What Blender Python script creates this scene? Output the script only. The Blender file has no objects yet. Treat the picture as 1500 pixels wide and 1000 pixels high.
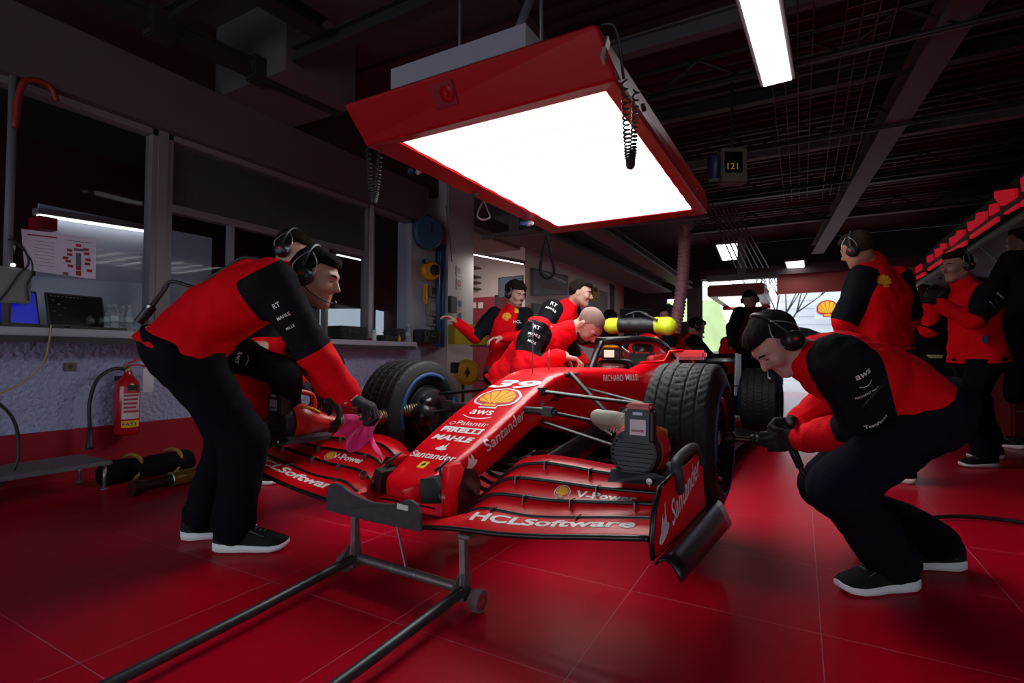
import bpy, bmesh, math, random
import numpy as np
from mathutils import Vector, Matrix
from mathutils.bvhtree import BVHTree
random.seed(7); rng = np.random.default_rng(11)
SC = bpy.context.scene
COL = SC.collection
PI = math.pi
V = Vector

# ------------------------------------------------------------------ camera
CAM_F, CAM_H = 760.0, 0.84
YAW, PIT, ROLL = [math.radians(a) for a in (29.1, 1.57, .33)]
def _rot():
    cy, sy = math.cos(YAW), math.sin(YAW)
    fw = V((-sy*math.cos(PIT), cy*math.cos(PIT), math.sin(PIT)))
    rt = V((cy, sy, 0)); up = rt.cross(fw)
    c, s = math.cos(ROLL), math.sin(ROLL)
    return fw, c*rt+s*up, -s*rt+c*up
FW, RT, UP = _rot(); EYE = V((0, 0, CAM_H))
def ray(px, py): return FW + (px-750)/CAM_F*RT + (500-py)/CAM_F*UP
def atd(px, py, d): return EYE + ray(px, py)*d
def atx(px, py, x): r = ray(px, py); return EYE + r*(x/r.x)
def aty(px, py, y): r = ray(px, py); return EYE + r*(y/r.y)
def atz(px, py, z): r = ray(px, py); return EYE + r*((z-CAM_H)/r.z)

# ------------------------------------------------------------------ materials
_M = {}
def mat(name, col=(.5,.5,.5), rough=.5, metal=0, coat=0, var=.06, vscale=8, bump=0, bscale=60, emit=0, ecol=None, alpha=1, trans=0, spec=.5, ior=1.45, sheen=0):
    if name in _M: return _M[name]
    m = bpy.data.materials.new(name); m.use_nodes = True
    nt = m.node_tree; b = nt.nodes['Principled BSDF']
    c = (*col, 1)
    tc = nt.nodes.new('ShaderNodeTexCoord')
    n = nt.nodes.new('ShaderNodeTexNoise'); n.inputs['Scale'].default_value = vscale; n.inputs['Detail'].default_value = 3
    nt.links.new(tc.outputs['Object'], n.inputs['Vector'])
    mx = nt.nodes.new('ShaderNodeMix'); mx.data_type = 'RGBA'
    mx.inputs[6].default_value = tuple(min(1, v*(1-var)) for v in col)+(1,)
    mx.inputs[7].default_value = tuple(min(1, v*(1+var)) for v in col)+(1,)
    nt.links.new(n.outputs['Fac'], mx.inputs[0]); nt.links.new(mx.outputs[2], b.inputs['Base Color'])
    b.inputs['Roughness'].default_value = rough; b.inputs['Metallic'].default_value = metal
    b.inputs['Coat Weight'].default_value = coat; b.inputs['Coat Roughness'].default_value = .08
    b.inputs['Specular IOR Level'].default_value = spec; b.inputs['IOR'].default_value = ior
    b.inputs['Transmission Weight'].default_value = trans
    b.inputs['Alpha'].default_value = alpha
    b.inputs['Sheen Weight'].default_value = sheen
    if emit:
        b.inputs['Emission Color'].default_value = (*(ecol or col), 1); b.inputs['Emission Strength'].default_value = emit
    if bump:
        n2 = nt.nodes.new('ShaderNodeTexNoise'); n2.inputs['Scale'].default_value = bscale; n2.inputs['Detail'].default_value = 4
        nt.links.new(tc.outputs['Object'], n2.inputs['Vector'])
        bp = nt.nodes.new('ShaderNodeBump'); bp.inputs['Strength'].default_value = bump; bp.inputs['Distance'].default_value = .01
        nt.links.new(n2.outputs['Fac'], bp.inputs['Height']); nt.links.new(bp.outputs['Normal'], b.inputs['Normal'])
    _M[name] = m
    return m

def zone_mat(name, cA, cB, rough=.8, bump=.25, bscale=140):
    """fabric in two colours; the vertex attribute 'zone' (>0) carries where the second cloth is sewn on"""
    if name in _M: return _M[name]
    m = mat(name, cA, rough, bump=bump, bscale=bscale, spec=.12)
    nt = m.node_tree; b = nt.nodes['Principled BSDF']
    a = nt.nodes.new('ShaderNodeAttribute'); a.attribute_name = 'zone'
    g = nt.nodes.new('ShaderNodeMath'); g.operation = 'GREATER_THAN'; g.inputs[1].default_value = 0
    nt.links.new(a.outputs['Fac'], g.inputs[0])
    mx = nt.nodes.new('ShaderNodeMix'); mx.data_type = 'RGBA'
    old = b.inputs['Base Color'].links[0].from_socket
    nt.links.new(old, mx.inputs[6]); mx.inputs[7].default_value = (*cB, 1)
    nt.links.new(g.outputs[0], mx.inputs[0]); nt.links.new(mx.outputs[2], b.inputs['Base Color'])
    return m

# ------------------------------------------------------------------ object helpers
def tag(o, label=None, cat=None, group=None, kind=None):
    if label: o['label'] = label
    if cat: o['category'] = cat
    if group: o['group'] = group
    if kind: o['kind'] = kind
    return o
def empty(name, loc=(0,0,0), label=None, cat=None, group=None, rz=0):
    o = bpy.data.objects.new(name, None); o.empty_display_size = .05
    COL.objects.link(o); o.location = loc; o.rotation_euler = (0,0,rz)
    return tag(o, label, cat, group)
def link(name, me, m, parent=None, smooth=True, matrix=None):
    o = bpy.data.objects.new(name, me); COL.objects.link(o)
    if m is not None:
        for mm in (m if isinstance(m, (list, tuple)) else [m]): me.materials.append(mm)
    if smooth:
        me.polygons.foreach_set('use_smooth', [True]*len(me.polygons))
    if parent is not None: o.parent = parent
    if matrix is not None: o.matrix_local = matrix
    return o
def wchild(o, parent):
    """parent a mesh whose vertices are in world coordinates"""
    bpy.context.view_layer.update()
    o.parent = parent; o.matrix_parent_inverse = parent.matrix_world.inverted()
    return o

class MB:
    def __init__(s): s.v = []; s.f = []; s.mi = []; s.cur = 0
    def add(s, vs, fs):
        n = len(s.v); s.v += [tuple(map(float, v)) for v in vs]
        s.f += [tuple(i+n for i in f) for f in fs]; s.mi += [s.cur]*len(fs); return s
    def box(s, c, d, R=None, bev=0):
        c = V(c); R = R or Matrix.Identity(3)
        h = [x/2 for x in d]
        if bev <= 0:
            vs = [c+R@V((sx*h[0], sy*h[1], sz*h[2])) for sx in (-1,1) for sy in (-1,1) for sz in (-1,1)]
            return s.add(vs, [(0,1,3,2),(4,6,7,5),(0,4,5,1),(2,3,7,6),(0,2,6,4),(1,5,7,3)])
        bm = bmesh.new(); bmesh.ops.create_cube(bm, size=1)
        for v in bm.verts: v.co = V((v.co.x*d[0], v.co.y*d[1], v.co.z*d[2]))
        bmesh.ops.bevel(bm, geom=bm.edges[:], offset=min(bev, min(d)*.45), segments=2, affect='EDGES')
        vs = [c+R@v.co for v in bm.verts]; fs = [[v.index for v in f.verts] for f in bm.faces]
        bm.free(); return s.add(vs, fs)
    def bb(s, lo, hi, bev=0):
        return s.box([(a+b)/2 for a, b in zip(lo, hi)], [abs(b-a) for a, b in zip(lo, hi)], None, bev)
    def tube(s, pts, r, n=8, caps=True, closed=False):
        pts = [V(p) for p in pts]; N = len(pts)
        rs = r if isinstance(r, (list, tuple)) else [r]*N
        t0 = (pts[1]-pts[0]).normalized(); ref = V((0,0,1)) if abs(t0.z) < .9 else V((1,0,0))
        u = t0.cross(ref).normalized(); vs = []
        for i, p in enumerate(pts):
            if closed: t = (pts[(i+1) % N]-pts[i-1]).normalized()
            else: t = (pts[min(i+1, N-1)]-pts[max(i-1, 0)]).normalized()
            u = (u-t*u.dot(t));  u = u.normalized() if u.length > 1e-6 else t.orthogonal().normalized()
            w = t.cross(u)
            vs += [p+(u*math.cos(a)+w*math.sin(a))*rs[i] for a in [2*PI*k/n for k in range(n)]]
        fs = []
        for i in range(N if closed else N-1):
            j = (i+1) % N
            for k in range(n): fs.append((i*n+k, i*n+(k+1) % n, j*n+(k+1) % n, j*n+k))
        if caps and not closed:
            fs.append(tuple(range(n))[::-1]); fs.append(tuple((N-1)*n+k for k in range(n)))
        return s.add(vs, fs)
    def cyl(s, a, b, r, r2=None, n=20): return s.tube([a, b], [r, r if r2 is None else r2], n)
    def lathe(s, o, ax, prof, n=32, a0=0, a1=2*PI):
        """prof: (radius, along axis)"""
        o = V(o); ax = V(ax).normalized(); u = ax.orthogonal().normalized(); w = ax.cross(u)
        full = abs(a1-a0-2*PI) < 1e-6; m = n if full else n+1; vs = []
        for r, h in prof:
            vs += [o+ax*h+(u*math.cos(a0+(a1-a0)*k/n)+w*math.sin(a0+(a1-a0)*k/n))*r for k in range(m)]
        fs = []
        for i in range(len(prof)-1):
            for k in range(n):
                k2 = (k+1) % m
                fs.append((i*m+k, i*m+k2, (i+1)*m+k2, (i+1)*m+k))
        return s.add(vs, fs)
    def grid(s, P, closed_u=False):
        """P[i][j] array of points"""
        nu, nv = len(P), len(P[0]); vs = [p for row in P for p in row]; fs = []
        for i in range(nu if closed_u else nu-1):
            for j in range(nv-1):
                i2 = (i+1) % nu; fs.append((i*nv+j, i2*nv+j, i2*nv+j+1, i*nv+j+1))
        return s.add(vs, fs)
    def prism(s, poly, off):
        """extrude a 3-D polygon along vector off"""
        n = len(poly); off = V(off); vs = [V(p) for p in poly]+[V(p)+off for p in poly]
        fs = [tuple(range(n))[::-1], tuple(range(n, 2*n))]+[(i, (i+1) % n, n+(i+1) % n, n+i) for i in range(n)]
        return s.add(vs, fs)
    def mesh(s, name='m'):
        me = bpy.data.meshes.new(name); me.from_pydata(s.v, [], s.f)
        if any(s.mi): me.polygons.foreach_set('material_index', s.mi)
        bm = bmesh.new(); bm.from_mesh(me); bmesh.ops.recalc_face_normals(bm, faces=bm.faces); bm.to_mesh(me); bm.free()
        me.update(); return me
    def obj(s, name, m, parent=None, smooth=False, auto=None, world=False):
        me = s.mesh(name); o = link(name, me, m, None if world else parent, smooth or auto is not None)
        if auto is not None:
            bm = bmesh.new(); bm.from_mesh(me)
            ca = math.radians(auto)
            for e in bm.edges:
                if len(e.link_faces) == 2 and e.calc_face_angle(0) > ca: e.smooth = False
            bm.to_mesh(me); bm.free()
        if world and parent is not None: wchild(o, parent)
        return o

def catmull(pts, n=8, closed=False):
    pts = [V(p) for p in pts]; out = []; N = len(pts)
    rg = range(N if closed else N-1)
    for i in rg:
        if closed: a, b, c, d = pts[i-1], pts[i], pts[(i+1) % N], pts[(i+2) % N]
        else: a, b, c, d = pts[max(i-1,0)], pts[i], pts[i+1], pts[min(i+2, N-1)]
        for k in range(n):
            t = k/n
            out.append(.5*((2*b)+(c-a)*t+(2*a-5*b+4*c-d)*t*t+(3*b-a-3*c+d)*t**3))
    if not closed: out.append(pts[-1])
    return out
def interp(x, xs, ys):
    return float(np.interp(x, xs, ys))

# ------------------------------------------------------------------ smooth implicit surfaces (surface nets)
class Field:
    """implicit figure: prims smoothly joined on a rectilinear grid"""
    def __init__(s, k=.02): s.p = []; s.k = k
    def cone(s, a, b, ra, rb=None, k=None, tag=None, op='u'):
        s.p.append(('c', V(a), V(b), ra, ra if rb is None else rb, k or s.k, tag, op)); return s
    def ell(s, c, r, R=None, k=None, tag=None, op='u'):
        R = R or Matrix.Identity(3); s.p.append(('e', V(c), V(r), R, None, k or s.k, tag, op)); return s
    @staticmethod
    def dist(p, X, Y, Z):
        if p[0] == 'c':
            a, b, ra, rb = p[1], p[2], p[3], p[4]
            d = b-a; L2 = max(d.length_squared, 1e-9)
            t = np.clip(((X-a.x)*d.x+(Y-a.y)*d.y+(Z-a.z)*d.z)/L2, 0, 1)
            return np.sqrt((X-a.x-t*d.x)**2+(Y-a.y-t*d.y)**2+(Z-a.z-t*d.z)**2)-(ra+(rb-ra)*t)
        c, r, R = p[1], p[2], p[3]
        x, y, z = X-c.x, Y-c.y, Z-c.z; Rt = R.transposed()
        lx = (Rt[0][0]*x+Rt[0][1]*y+Rt[0][2]*z)/r.x; ly = (Rt[1][0]*x+Rt[1][1]*y+Rt[1][2]*z)/r.y; lz = (Rt[2][0]*x+Rt[2][1]*y+Rt[2][2]*z)/r.z
        q = np.sqrt(lx*lx+ly*ly+lz*lz)
        return (q-1)*min(r.x, r.y, r.z)*np.where(q > 1, 1, 1) if True else q
    def bbox(s, p):
        if p[0] == 'c':
            m = max(p[3], p[4]); return [min(p[1][i], p[2][i])-m for i in range(3)], [max(p[1][i], p[2][i])+m for i in range(3)]
        m = max(p[2]); return [p[1][i]-m for i in range(3)], [p[1][i]+m for i in range(3)]
    def mesh(s, name, h=.01, fine=None, noise=0, nscale=9, cut=None, seed=0):
        """fine: list of (centre, radius, step)"""
        lo = [1e9]*3; hi = [-1e9]*3
        for p in s.p:
            if p[7] != 'u': continue
            a, b = s.bbox(p)
            for i in range(3): lo[i] = min(lo[i], a[i]); hi[i] = max(hi[i], b[i])
        ax = []
        for i in range(3):
            x = lo[i]-2*h-noise; L = [x]
            while x < hi[i]+2*h+noise:
                st = h
                for c, r, f in (fine or []):
                    if abs(x-c[i]) < r: st = min(st, f)
                x += st; L.append(x)
            ax.append(np.array(L))
        gx, gy, gz = ax; F = np.full((len(gx), len(gy), len(gz)), .2, np.float32)
        for p in s.p:
            a, b = s.bbox(p); mg = max(p[5], .02)+.05
            sl = [slice(max(0, np.searchsorted(ax[i], a[i]-mg)-1), np.searchsorted(ax[i], b[i]+mg)+1) for i in range(3)]
            X = gx[sl[0]][:, None, None]; Y = gy[sl[1]][None, :, None]; Z = gz[sl[2]][None, None, :]
            D = s.dist(p, X, Y, Z).astype(np.float32); S = F[sl[0], sl[1], sl[2]]; k = p[5]
            if p[7] == 'u':
                hh = np.clip(.5+.5*(S-D)/k, 0, 1); F[sl[0], sl[1], sl[2]] = S*(1-hh)+D*hh-k*hh*(1-hh)
            else:
                hh = np.clip(.5-.5*(S+D)/k, 0, 1); F[sl[0], sl[1], sl[2]] = S*(1-hh)-D*hh+k*hh*(1-hh)
        if noise or cut:
            X = gx[:, None, None]; Y = gy[None, :, None]; Z = gz[None, None, :]
            if noise:
                q = nscale; r = np.random.default_rng(seed); N = 0
                for o in range(5):
                    w = r.normal(size=(3,)); w /= np.linalg.norm(w); w2 = r.normal(size=(3,)); w2 /= np.linalg.norm(w2)
                    ph = r.uniform(0, 6.28, 3)
                    A = q*(w[0]*X+w[1]*Y+w[2]*Z)+ph[0]+1.3*np.sin(q*.6*(w2[0]*X+w2[1]*Y+w2[2]*Z)+ph[1])
                    N = N+(1-2*np.abs(np.sin(A*.5)))/(1+o*.6); q *= 1.45
                F += (noise*.55*N).astype(np.float32)
            if cut: F = np.maximum(F, cut(X, Y, Z).astype(np.float32)+F*0)
        # surface nets
        F[0]=F[-1]=.2; F[:,0]=F[:,-1]=.2; F[:,:,0]=F[:,:,-1]=.2
        I = F < 0
        nx, ny, nz = F.shape
        c = np.zeros((nx-1, ny-1, nz-1), np.uint8)
        for dx in (0,1):
            for dy in (0,1):
                for dz in (0,1): c += I[dx:nx-1+dx, dy:ny-1+dy, dz:nz-1+dz]
        act = (c > 0) & (c < 8); idx = np.argwhere(act); vid = np.full(act.shape, -1, np.int64); vid[act] = np.arange(len(idx))
        acc = np.zeros((len(idx), 3)); cnt = np.zeros(len(idx)); i0, j0, k0 = idx.T
        for axn in range(3):
            oth = [i for i in range(3) if i != axn]
            for a_ in (0,1):
                for b_ in (0,1):
                    o = [0,0,0]; o[oth[0]] = a_; o[oth[1]] = b_
                    o2 = list(o); o2[axn] = 1
                    f0 = F[i0+o[0], j0+o[1], k0+o[2]]; f1 = F[i0+o2[0], j0+o2[1], k0+o2[2]]
                    m = (f0 < 0) != (f1 < 0)
                    t = np.where(m, f0/np.where(m, f0-f1, 1), 0)
                    pos = np.stack([i0+o[0], j0+o[1], k0+o[2]], 1).astype(float); pos[:, axn] += t
                    acc[m] += pos[m]; cnt[m] += 1
        pv = acc/cnt[:, None]
        vs = np.stack([np.interp(pv[:, i], np.arange(len(ax[i])), ax[i]) for i in range(3)], 1)
        faces = []
        for axn in range(3):
            sh = [slice(1, n-1) for n in (nx, ny, nz)]; sh[axn] = slice(0, (nx, ny, nz)[axn]-1)
            s2 = list(sh); s2[axn] = slice(1, (nx, ny, nz)[axn])
            A = I[tuple(sh)]; B = I[tuple(s2)]; D = np.argwhere(A != B)
            off = [1,1,1]; off[axn] = 0; D = D+np.array(off)
            b, c_ = [(1,2),(2,0),(0,1)][axn]
            def g(db, dc):
                q = D.copy(); q[:, b] += db; q[:, c_] += dc; return vid[q[:,0], q[:,1], q[:,2]]
            Q = np.stack([g(-1,-1), g(0,-1), g(0,0), g(-1,0)], 1)
            fl = I[D[:,0], D[:,1], D[:,2]]
            Q[~fl] = Q[~fl][:, ::-1]
            faces.append(Q)
        Q = np.concatenate(faces)
        Q = Q[(Q >= 0).all(1)]
        # light relaxation
        for _ in range(2):
            acc = vs.copy(); cn = np.ones(len(vs))
            for a, b in ((0,1),(1,2),(2,3),(3,0)):
                np.add.at(acc, Q[:, a], vs[Q[:, b]]); np.add.at(cn, Q[:, a], 1)
            vs = .5*vs+.5*acc/cn[:, None]
        me = bpy.data.meshes.new(name)
        me.vertices.add(len(vs)); me.vertices.foreach_set('co', vs.ravel())
        me.loops.add(len(Q)*4); me.loops.foreach_set('vertex_index', Q.ravel().astype(np.int32))
        me.polygons.add(len(Q)); me.polygons.foreach_set('loop_start', np.arange(0, len(Q)*4, 4, dtype=np.int32))
        me.update(calc_edges=True); me.validate()
        return me, vs

def set_zone(me, z):
    a = me.attributes.new('zone', 'FLOAT', 'POINT'); a.data.foreach_set('value', np.asarray(z, np.float32))

# ------------------------------------------------------------------ lettering and marks
def text_polys(s, bold=0, shear=0, stretch=1.0, spacing=1.0, italic=False):
    cu = bpy.data.curves.new('t', 'FONT'); cu.body = s; cu.offset = bold; cu.shear = shear
    cu.space_character = spacing; cu.resolution_u = 3; cu.align_x = 'LEFT'
    ob = bpy.data.objects.new('t', cu); COL.objects.link(ob)
    dg = bpy.context.evaluated_depsgraph_get()
    me = bpy.data.meshes.new_from_object(ob.evaluated_get(dg))
    vs = [(v.co.x*stretch, v.co.y) for v in me.vertices]; fs = [tuple(p.vertices) for p in me.polygons]
    bpy.data.objects.remove(ob); bpy.data.curves.remove(cu); bpy.data.meshes.remove(me)
    return vs, fs
def norm_polys(vs, width=None, height=None, anchor=(0,0)):
    xs = [v[0] for v in vs]; ys = [v[1] for v in vs]
    x0, x1, y0, y1 = min(xs), max(xs), min(ys), max(ys)
    sx = width/(x1-x0) if width else None; sy = height/(y1-y0) if height else None
    if sx is None: sx = sy
    if sy is None: sy = sx
    return [((x-x0)*sx-(anchor[0])*(x1-x0)*sx, (y-y0)*sy-anchor[1]*(y1-y0)*sy) for x, y in vs]
def bvh_of(objs):
    vs = []; fs = []
    bpy.context.view_layer.update()
    for o in objs:
        M = o.matrix_world; n = len(vs)
        vs += [M@v.co for v in o.data.vertices]; fs += [tuple(i+n for i in p.vertices) for p in o.data.polygons]
    return BVHTree.FromPolygons(vs, fs)
def decal(name, polys, org, u, v, m, bvh=None, off=.0015, parent=None, cuts=0, depth=.25):
    """polys: (verts2d, faces) laid on the plane org+u*x+v*y, dropped along the plane normal on the surface"""
    vs, fs = polys; org = V(org); u = V(u).normalized(); v = V(v); v = (v-u*v.dot(u)).normalized(); n = u.cross(v)
    bm = bmesh.new(); bv = [bm.verts.new((x, y, 0)) for x, y in vs]
    for f in fs:
        try: bm.faces.new([bv[i] for i in f])
        except Exception: pass
    if cuts:
        xs = [p[0] for p in vs]; ys = [p[1] for p in vs]; st = cuts
        for ax, (a, b) in ((0, (min(xs), max(xs))), (1, (min(ys), max(ys)))):
            q = a+st
            while q < b:
                co = (q,0,0) if ax == 0 else (0,q,0); no = (1,0,0) if ax == 0 else (0,1,0)
                bmesh.ops.bisect_plane(bm, geom=bm.verts[:]+bm.edges[:]+bm.faces[:], plane_co=co, plane_no=no); q += st
    miss = []
    for w in bm.verts:
        P = org+u*w.co.x+v*w.co.y; q = P+n*off
        if bvh is not None:
            hit = bvh.ray_cast(P+n*depth, -n, depth*2)
            if hit[0] is not None: q = hit[0]+n*off
            else: miss.append(w)
        w.co = q
    if miss and len(miss) < len(bm.verts): bmesh.ops.delete(bm, geom=miss, context='VERTS')
    for f in bm.faces:
        f.normal_update()
        if f.normal.dot(n) < 0: f.normal_flip()
    me = bpy.data.meshes.new(name); bm.to_mesh(me); bm.free()
    o = link(name, me, m, None, False)
    if parent is not None: wchild(o, parent)
    return o
def text(name, s, org, u, v, m, width=None, height=None, anchor=(.5,.5), bold=.0, shear=0, bvh=None, parent=None, cuts=0, off=.0015, stretch=1, depth=.25):
    vs, fs = text_polys(s, bold, shear, stretch); vs = norm_polys(vs, width, height, anchor)
    return decal(name, (vs, fs), org, u, v, m, bvh, off, parent, cuts, depth)
def poly2(pts): return (list(pts), [tuple(range(len(pts)))])
def shell_shape(r, flare=1.0):
    pts = []
    for i in range(33):
        a = math.radians(-35+i*250/32); rr = r*(1+.045*abs(math.sin(i/32*PI*7)))
        pts.append((rr*math.cos(a)*1.08, rr*math.sin(a)*.98))
    pts += [(-.42*r, -.72*r), (-.45*r, -.95*r), (.45*r, -.95*r), (.42*r, -.72*r)]
    return pts
def fan(pts, c=(0,0)):
    n = len(pts); return ([c]+list(pts), [(0, 1+i, 1+(i+1) % n) for i in range(n)])
def ring_polys(r0, r1, n=28, sx=1.0, c=(0,0)):
    vs = []; 
    for k in range(n):
        a = 2*PI*k/n; vs += [(c[0]+r0*math.cos(a)*sx, c[1]+r0*math.sin(a)), (c[0]+r1*math.cos(a)*sx, c[1]+r1*math.sin(a))]
    return vs, [(2*k, 2*k+1, (2*k+3) % (2*n), (2*k+2) % (2*n)) for k in range(n)]
def layers(name, lays, org, u, v, bvh=None, parent=None, cuts=0, depth=.25):
    """several flat coloured layers (polys, material, offset) of one mark joined into one mesh"""
    obs = [decal(name, p, org, u, v, m, bvh, off, None, cuts, depth) for p, m, off in lays]
    me = bpy.data.meshes.new(name); vs = []; fs = []; mi = []; ms = []
    for k, o in enumerate(obs):
        n = len(vs); vs += [x.co[:] for x in o.data.vertices]; fs += [tuple(i+n for i in q.vertices) for q in o.data.polygons]
        mi += [k]*len(o.data.polygons); ms.append(o.data.materials[0])
    me.from_pydata(vs, [], fs); me.polygons.foreach_set('material_index', mi)
    for o in obs: bpy.data.objects.remove(o)
    r = link(name, me, ms, None, False)
    if parent is not None: wchild(r, parent)
    return r
def shell_mark(name, org, u, v, r, parent, bvh=None, cuts=0, white=True, off=.0012, depth=.25):
    W = mat('mark_white', (.8,.8,.8), .5); Rr = mat('mark_red', (.55,.015,.02), .5); Y = mat('mark_yellow', (.85,.42,.01), .5)
    vs = []; fs = []
    for i in range(7):
        a0 = math.radians(-28+i*236/7+2.2); a1 = math.radians(-28+(i+1)*236/7-2.2); am = (a0+a1)/2; n = len(vs)
        b = (0, -.62*r); rr = r*.9
        vs += [(b[0]+.10*r*(math.cos(a0)), b[1]+.1*r*abs(math.sin(a0))+.02*r), (rr*math.cos(a0)*1.04, rr*math.sin(a0)*.95), (rr*1.03*math.cos(am)*1.04, rr*1.03*math.sin(am)*.97), (rr*math.cos(a1)*1.04, rr*math.sin(a1)*.95), (b[0]+.10*r*math.cos(a1), b[1]+.1*r*abs(math.sin(a1))+.02*r)]
        fs.append((n, n+1, n+2, n+3, n+4))
    n = len(vs); vs += [(-.34*r,-.66*r),(-.37*r,-.86*r),(.37*r,-.86*r),(.34*r,-.66*r)]; fs.append((n,n+1,n+2,n+3))
    L = [(fan(shell_shape(r*1.12)), W, off)] if white else []
    L += [(fan(shell_shape(r)), Rr, off*1.7), ((vs, fs), Y, off*2.4)]
    return layers(name, L, org, u, v, bvh, parent, cuts, depth)
def flame_polys(s):
    """white flame mark of height s"""
    vs = []; fs = []
    def add(p):
        n = len(vs); vs.extend([(x*s, y*s) for x, y in p]); c = (sum(x for x, _ in p)/len(p)*s, sum(y for _, y in p)/len(p)*s)
        vs.append(c); m = len(p); fs.extend([(n+m, n+i, n+(i+1) % m) for i in range(m)])
    add([(.52*math.cos(a), .16+.19*math.sin(a)) for a in [2*PI*k/20 for k in range(20)]])
    add([(-.30,.2),(-.28,.42),(-.14,.60),(-.02,.78),(-.04,.6),(.06,.42),(.1,.2)])
    add([(-.02,.2),(.02,.45),(.14,.62),(.18,.92),(.26,.98),(.22,.72),(.30,.5),(.28,.22)])
    return vs, fs
# ------------------------------------------------------------------ people
RED_CLOTH = (.72,.001,.008); BLACK_CLOTH = (.006,.007,.011); NAVY = (.0035,.0042,.0085)
def frame(f, u):
    f = V(f).normalized(); u = V(u); u = (u-f*u.dot(f)).normalized(); r = f.cross(u)
    return r, f, u
def Rm(r, f, u): return Matrix((r, f, u)).transposed()
def ik(a, c, l1, l2, pole):
    """middle joint between a and c bending towards pole"""
    a, c, pole = V(a), V(c), V(pole); d = c-a; L = min(d.length, (l1+l2)*.999); dn = d.normalized()
    x = (l1*l1-l2*l2+L*L)/(2*L); h = math.sqrt(max(l1*l1-x*x, 0))
    p = pole-a; p = p-dn*p.dot(dn); p = p.normalized() if p.length > 1e-6 else dn.orthogonal()
    return a+dn*x+p*h, a+dn*L

def head_prims(F, c, f, u, s=1.0, beard=False):
    r, f, u = frame(f, u); R = Rm(r, f, u)
    def P(x, y, z): return c+(r*x+f*y+u*z)*s
    F.ell(P(0,-.012,.035), V((.074,.094,.088))*s, R, k=.02*s)
    F.ell(P(0,.025,-.015), V((.062,.066,.088))*s, R, k=.03*s)
    for q in (-1, 1):
        F.cone(P(.052*q,-.01,-.05), P(.015*q,.062,-.088), .026*s, .022*s, k=.03*s)
        F.ell(P(.034*q,.068,-.018), V((.026,.022,.026))*s, R, k=.02*s)
        F.cone(P(.012*q,.088,.034), P(.045*q,.074,.036), .011*s, .009*s, k=.012*s)
        F.ell(P(.032*q,.098,.014), V((.019,.016,.011))*s, R, k=.010*s, op='s')
        F.ell(P(.031*q,.078,.013), V((.0135,.013,.0125))*s, R, k=.004*s)
        F.ell(P(.078*q,-.008,.0), V((.012,.019,.032))*s, R@Matrix.Rotation(-.25*q, 3, 'Z'), k=.008*s)
        F.ell(P(.087*q,-.003,.0), V((.007,.010,.018))*s, R, k=.006*s, op='s')
        F.cone(P(.0,.095,-.026), P(.013*q,.092,-.027), .009*s, .008*s, k=.006*s)
    F.cone(P(0,.088,.02), P(0,.113,-.018), .009*s, .012*s, k=.012*s)
    F.cone(P(-.018,.082,-.054), P(.018,.082,-.054), .009*s, k=.006*s)
    F.cone(P(-.015,.081,-.066), P(.015,.081,-.066), .009*s, k=.006*s)
    F.cone(P(-.02,.094,-.060), P(.02,.094,-.060), .0025*s, k=.003*s, op='s')
    F.ell(P(0,.070,-.092), V((.024,.022,.020))*s, R, k=.02*s)
    return R, P

def hair_mesh(c, f, u, s=1.0, style='short', fine=.007, seed=3):
    r, f, u = frame(f, u); R = Rm(r, f, u)
    P = lambda x, y, z: c+(r*x+f*y+u*z)*s
    F = Field(.012)
    if style == 'curly':
        F.ell(P(0,-.018,.05), V((.098,.108,.098))*s, R, k=.02)
        rr = random.Random(seed)
        for i in range(46):
            a = rr.uniform(0, 2*PI); z = rr.uniform(-.2, 1); q = math.sqrt(1-z*z)
            F.ell(P(.095*q*math.cos(a), -.018+.10*q*math.sin(a), .05+.09*z), V((.022,.022,.022))*s, R, k=.012)
        lim = .045
    elif style == 'buzz':
        F.ell(P(0,-.012,.036), V((.0765,.097,.0905))*s, R, k=.02); lim = .04
    else:
        F.ell(P(0,-.014,.040), V((.083,.101,.096))*s, R, k=.02)
        F.ell(P(0,.045,.092), V((.060,.042,.028))*s, R, k=.02); lim = .05
    for q in (-1, 1): F.cone(P(.071*q,.0,.0), P(.074*q,.008,.035), .008*s, .010*s, k=.01)
    n = V((f.x, f.y, f.z))
    def cut(X, Y, Z):
        x = ((X-c.x)*r.x+(Y-c.y)*r.y+(Z-c.z)*r.z)/s
        y = ((X-c.x)*f.x+(Y-c.y)*f.y+(Z-c.z)*f.z)/s; z = ((X-c.x)*u.x+(Y-c.y)*u.y+(Z-c.z)*u.z)/s
        # hair line: above forehead in front, down to the nape behind
        front = np.minimum(.078-z, .30)
        line = np.where(y > .035, (.070-z)+0*y, np.where(y > -.02, (-.012+(y+.02)*1.6)-z, (-.055-(z))*.8))
        line = np.where((y > .005) & (y <= .035) & (np.abs(x) > .05), np.maximum(line, .03-z+(y-.005)*1.2), line)
        return line*s
    return F.mesh('hair', fine*s, noise=.004 if style != 'buzz' else .001, nscale=70, cut=cut, seed=seed)[0]

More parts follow.
